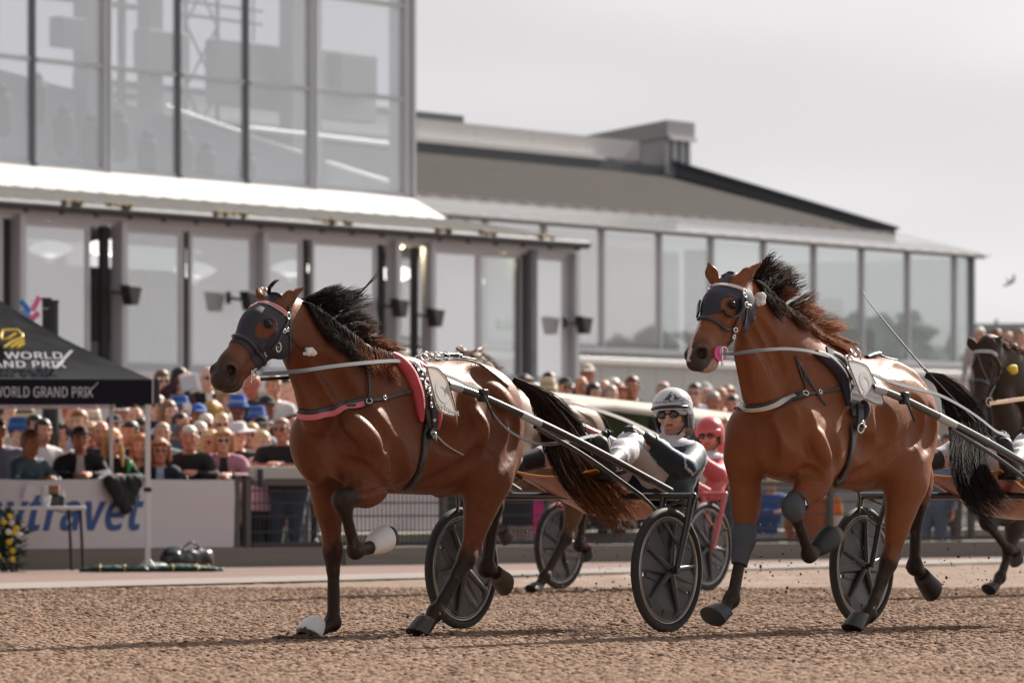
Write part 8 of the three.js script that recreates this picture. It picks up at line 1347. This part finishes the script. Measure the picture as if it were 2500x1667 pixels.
const horse4 = darkHorse(team4, J4, 'nearly black horse with pale browband and yellow ear plug at the right edge', { body: [0.022, 0.018, 0.017], black: [0.013, 0.012, 0.012], muzzle: [0.035, 0.028, 0.026] }, 0.011, (h, f) => {
  const z = Z(2200, 780, 2.24), lay = (pts, w, th, o) => laid(team4, f, zz(z, ...pts), w, th, o, 16), p = f.o;
  part('mane', hairOn([p, [p[0] - 0.25, p[1] - 0.03, -0.02], [p[0] - 0.6, p[1] - 0.2, 0], [1.95, 1.6, 0]], 700, 0.1, -0.12, [0.06, 0.028, 0.018], [0.2, 0.08, 0.05], 0.004), hairMat, h); part('tail', tailOn([0.68, 1.4, 0], 200, dk), hairMat, h);
  part('browband', lay([372, 200, 400, 182, 450, 176, 500, 180, 525, 200], 0.03, 0.006, 0.006), mat(0.42, 0.42, 0.42, 0.4), h, 'pale grey browband'); part('bridle', [lay([520, 200, 545, 260, 530, 320, 480, 420], 0.02, 0.006, 0.006), lay([425, 190, 440, 250, 480, 350], 0.016, 0.006, 0.006), lay([420, 190, 395, 260, 375, 330], 0.016, 0.006, 0.006), lay([380, 345, 410, 330, 450, 335, 480, 350], 0.026, 0.006, 0.006)], mat(0.05, 0.05, 0.053, 0.35, { clearcoat: 0.5 }), h);
  const e = team4.hit(f, z(500, 245), -0.012)[0]; part('eye', xf(new THREE.SphereGeometry(0.02, 12, 10), e), M.eye, h); const b = team4.hit(f, z(478, 450), 0.015); part('bit_ring', ringGeo(b[0], b[1], 0.03, 0.005), M.steel, h);
  part('ear_plug', lump(V(...team4.T(z(612, 272), -0.16)), 0.025, 9, [0.018, 0.018, 0.012], 0.012), M.yellow, h, 'yellow ear plug'); part('rein', ribbon(curve(zz(z, 485, 458, 560, 450, 640, 438, 720, 430).map(q => V(...team4.T(q, -0.2))), 16), V(0, 0.3, -1), 0.03, 0.005), M.tan, h);
});
const sulky4 = sulky(team4, 'racing sulky of the dark horse, beyond the right edge of the picture', blackFrame, guardA, piping);
// whip, bird, flying dirt
{ const a = at(...zc(1197, 270), 33.4), b = at(...zc(1225, 330), 33.3), c = at(...zc(1400, 545), 32.8), d = at(...zc(1565, 740), 32.4), e = at(2440, 1090, 32.9); const t = thing('driving_whip', 'long thin black driving whip slanting up behind the second horse', 'whip'); part('shaft', tube(curve([d, c, b], 14), s => 0.0055 - 0.002 * s, 6), M.dark, t); part('handle', tube(curve([e, d.clone().lerp(e, 0.5), d], 8), 0.007, 6), M.dark, t); part('lash', tube(curve([b, a.clone().lerp(b, 0.5).add(V(-0.006, 0.004, 0)), a], 8), 0.0025, 5), M.dark, t); }
{ const p = at(2468, 692, 120), t = thing('bird', 'small dark bird flying right of the pavilion', 'bird', p.toArray(), 0.5); t.scale.setScalar(0.62); const f = new Field(); f.cap([-0.1, -0.02, 0], [0.12, 0.06, 0], 0.045, 0.03, 0.03); f.ell([0.16, 0.09, 0], [0.045, 0.035, 0.035], 0.02); f.cap([-0.1, -0.02, 0], [-0.26, -0.09, 0], 0.03, 0.035, 0.03, [0, 0, 1], 0.4); part('body', f.mesh(0.014), mat(0.05, 0.05, 0.06, 0.7), t); for (const s of [-1, 1]) { const w = new Field(); w.cap([0.03, 0.02, 0], [0.04, 0.16 + 0.05 * s, s * 0.16], 0.05, 0.04, 0.02, [0, 0.6, -0.8 * s], 0.25); w.cap([0.04, 0.16 + 0.05 * s, s * 0.16], [-0.06, 0.3 + 0.05 * s, s * 0.3], 0.04, 0.008, 0.02, [0, 0.6, -0.8 * s], 0.25); part('wing', w.mesh(0.012), mat(0.05, 0.05, 0.06, 0.7), t); } }
{ const g = new THREE.IcosahedronGeometry(1, 0), src = [[zi(650, 900), 32, 2.2, 130], [zi(1000, 700), 33, 2.6, 90], [zq(1250, 700), 44.6, 2.4, 330], [zq(1500, 880), 33, 1.4, 120], [zi(700, 400), 44, 2.6, 260], [zd(1850, 900), 33, 2.2, 130], [zd(2150, 700), 43, 2, 130], [zb(930, 1180), 30.6, 0.9, 60], [zb(150, 1240), 30.1, 0.5, 60], [zb(1900, 700), 34, 1.8, 90]]; const n = src.reduce((a, b) => a + b[3], 0), im = new THREE.InstancedMesh(g, mat(0.13, 0.085, 0.06, 0.95), n), m = new THREE.Matrix4(), q = new THREE.Quaternion(); let k = 0;
  for (const [p, d, sp, c] of src) for (let i = 0; i < c; i++) { const w = at(p[0] + (rnd() + rnd() - 1) * 90 * sp, p[1] + (rnd() + rnd() - 1) * 60 * sp, d + rr(-0.5, 0.5)); w.y = Math.max(w.y, 0.02); const s = 0.0022 + 0.008 * Math.pow(rnd(), 5); q.setFromEuler(new THREE.Euler(rnd() * 6, rnd() * 6, rnd() * 6)); m.compose(w, q, V(s * rr(0.8, 1.5), s, s * rr(0.8, 1.4))); im.setMatrixAt(k++, m); }
  im.name = 'flying_dirt'; im.castShadow = true; tag(im, 'specks of dirt thrown up by hooves and wheels', 'dirt', null, 'stuff'); scene.add(im); }
renderer.render(scene, camera);
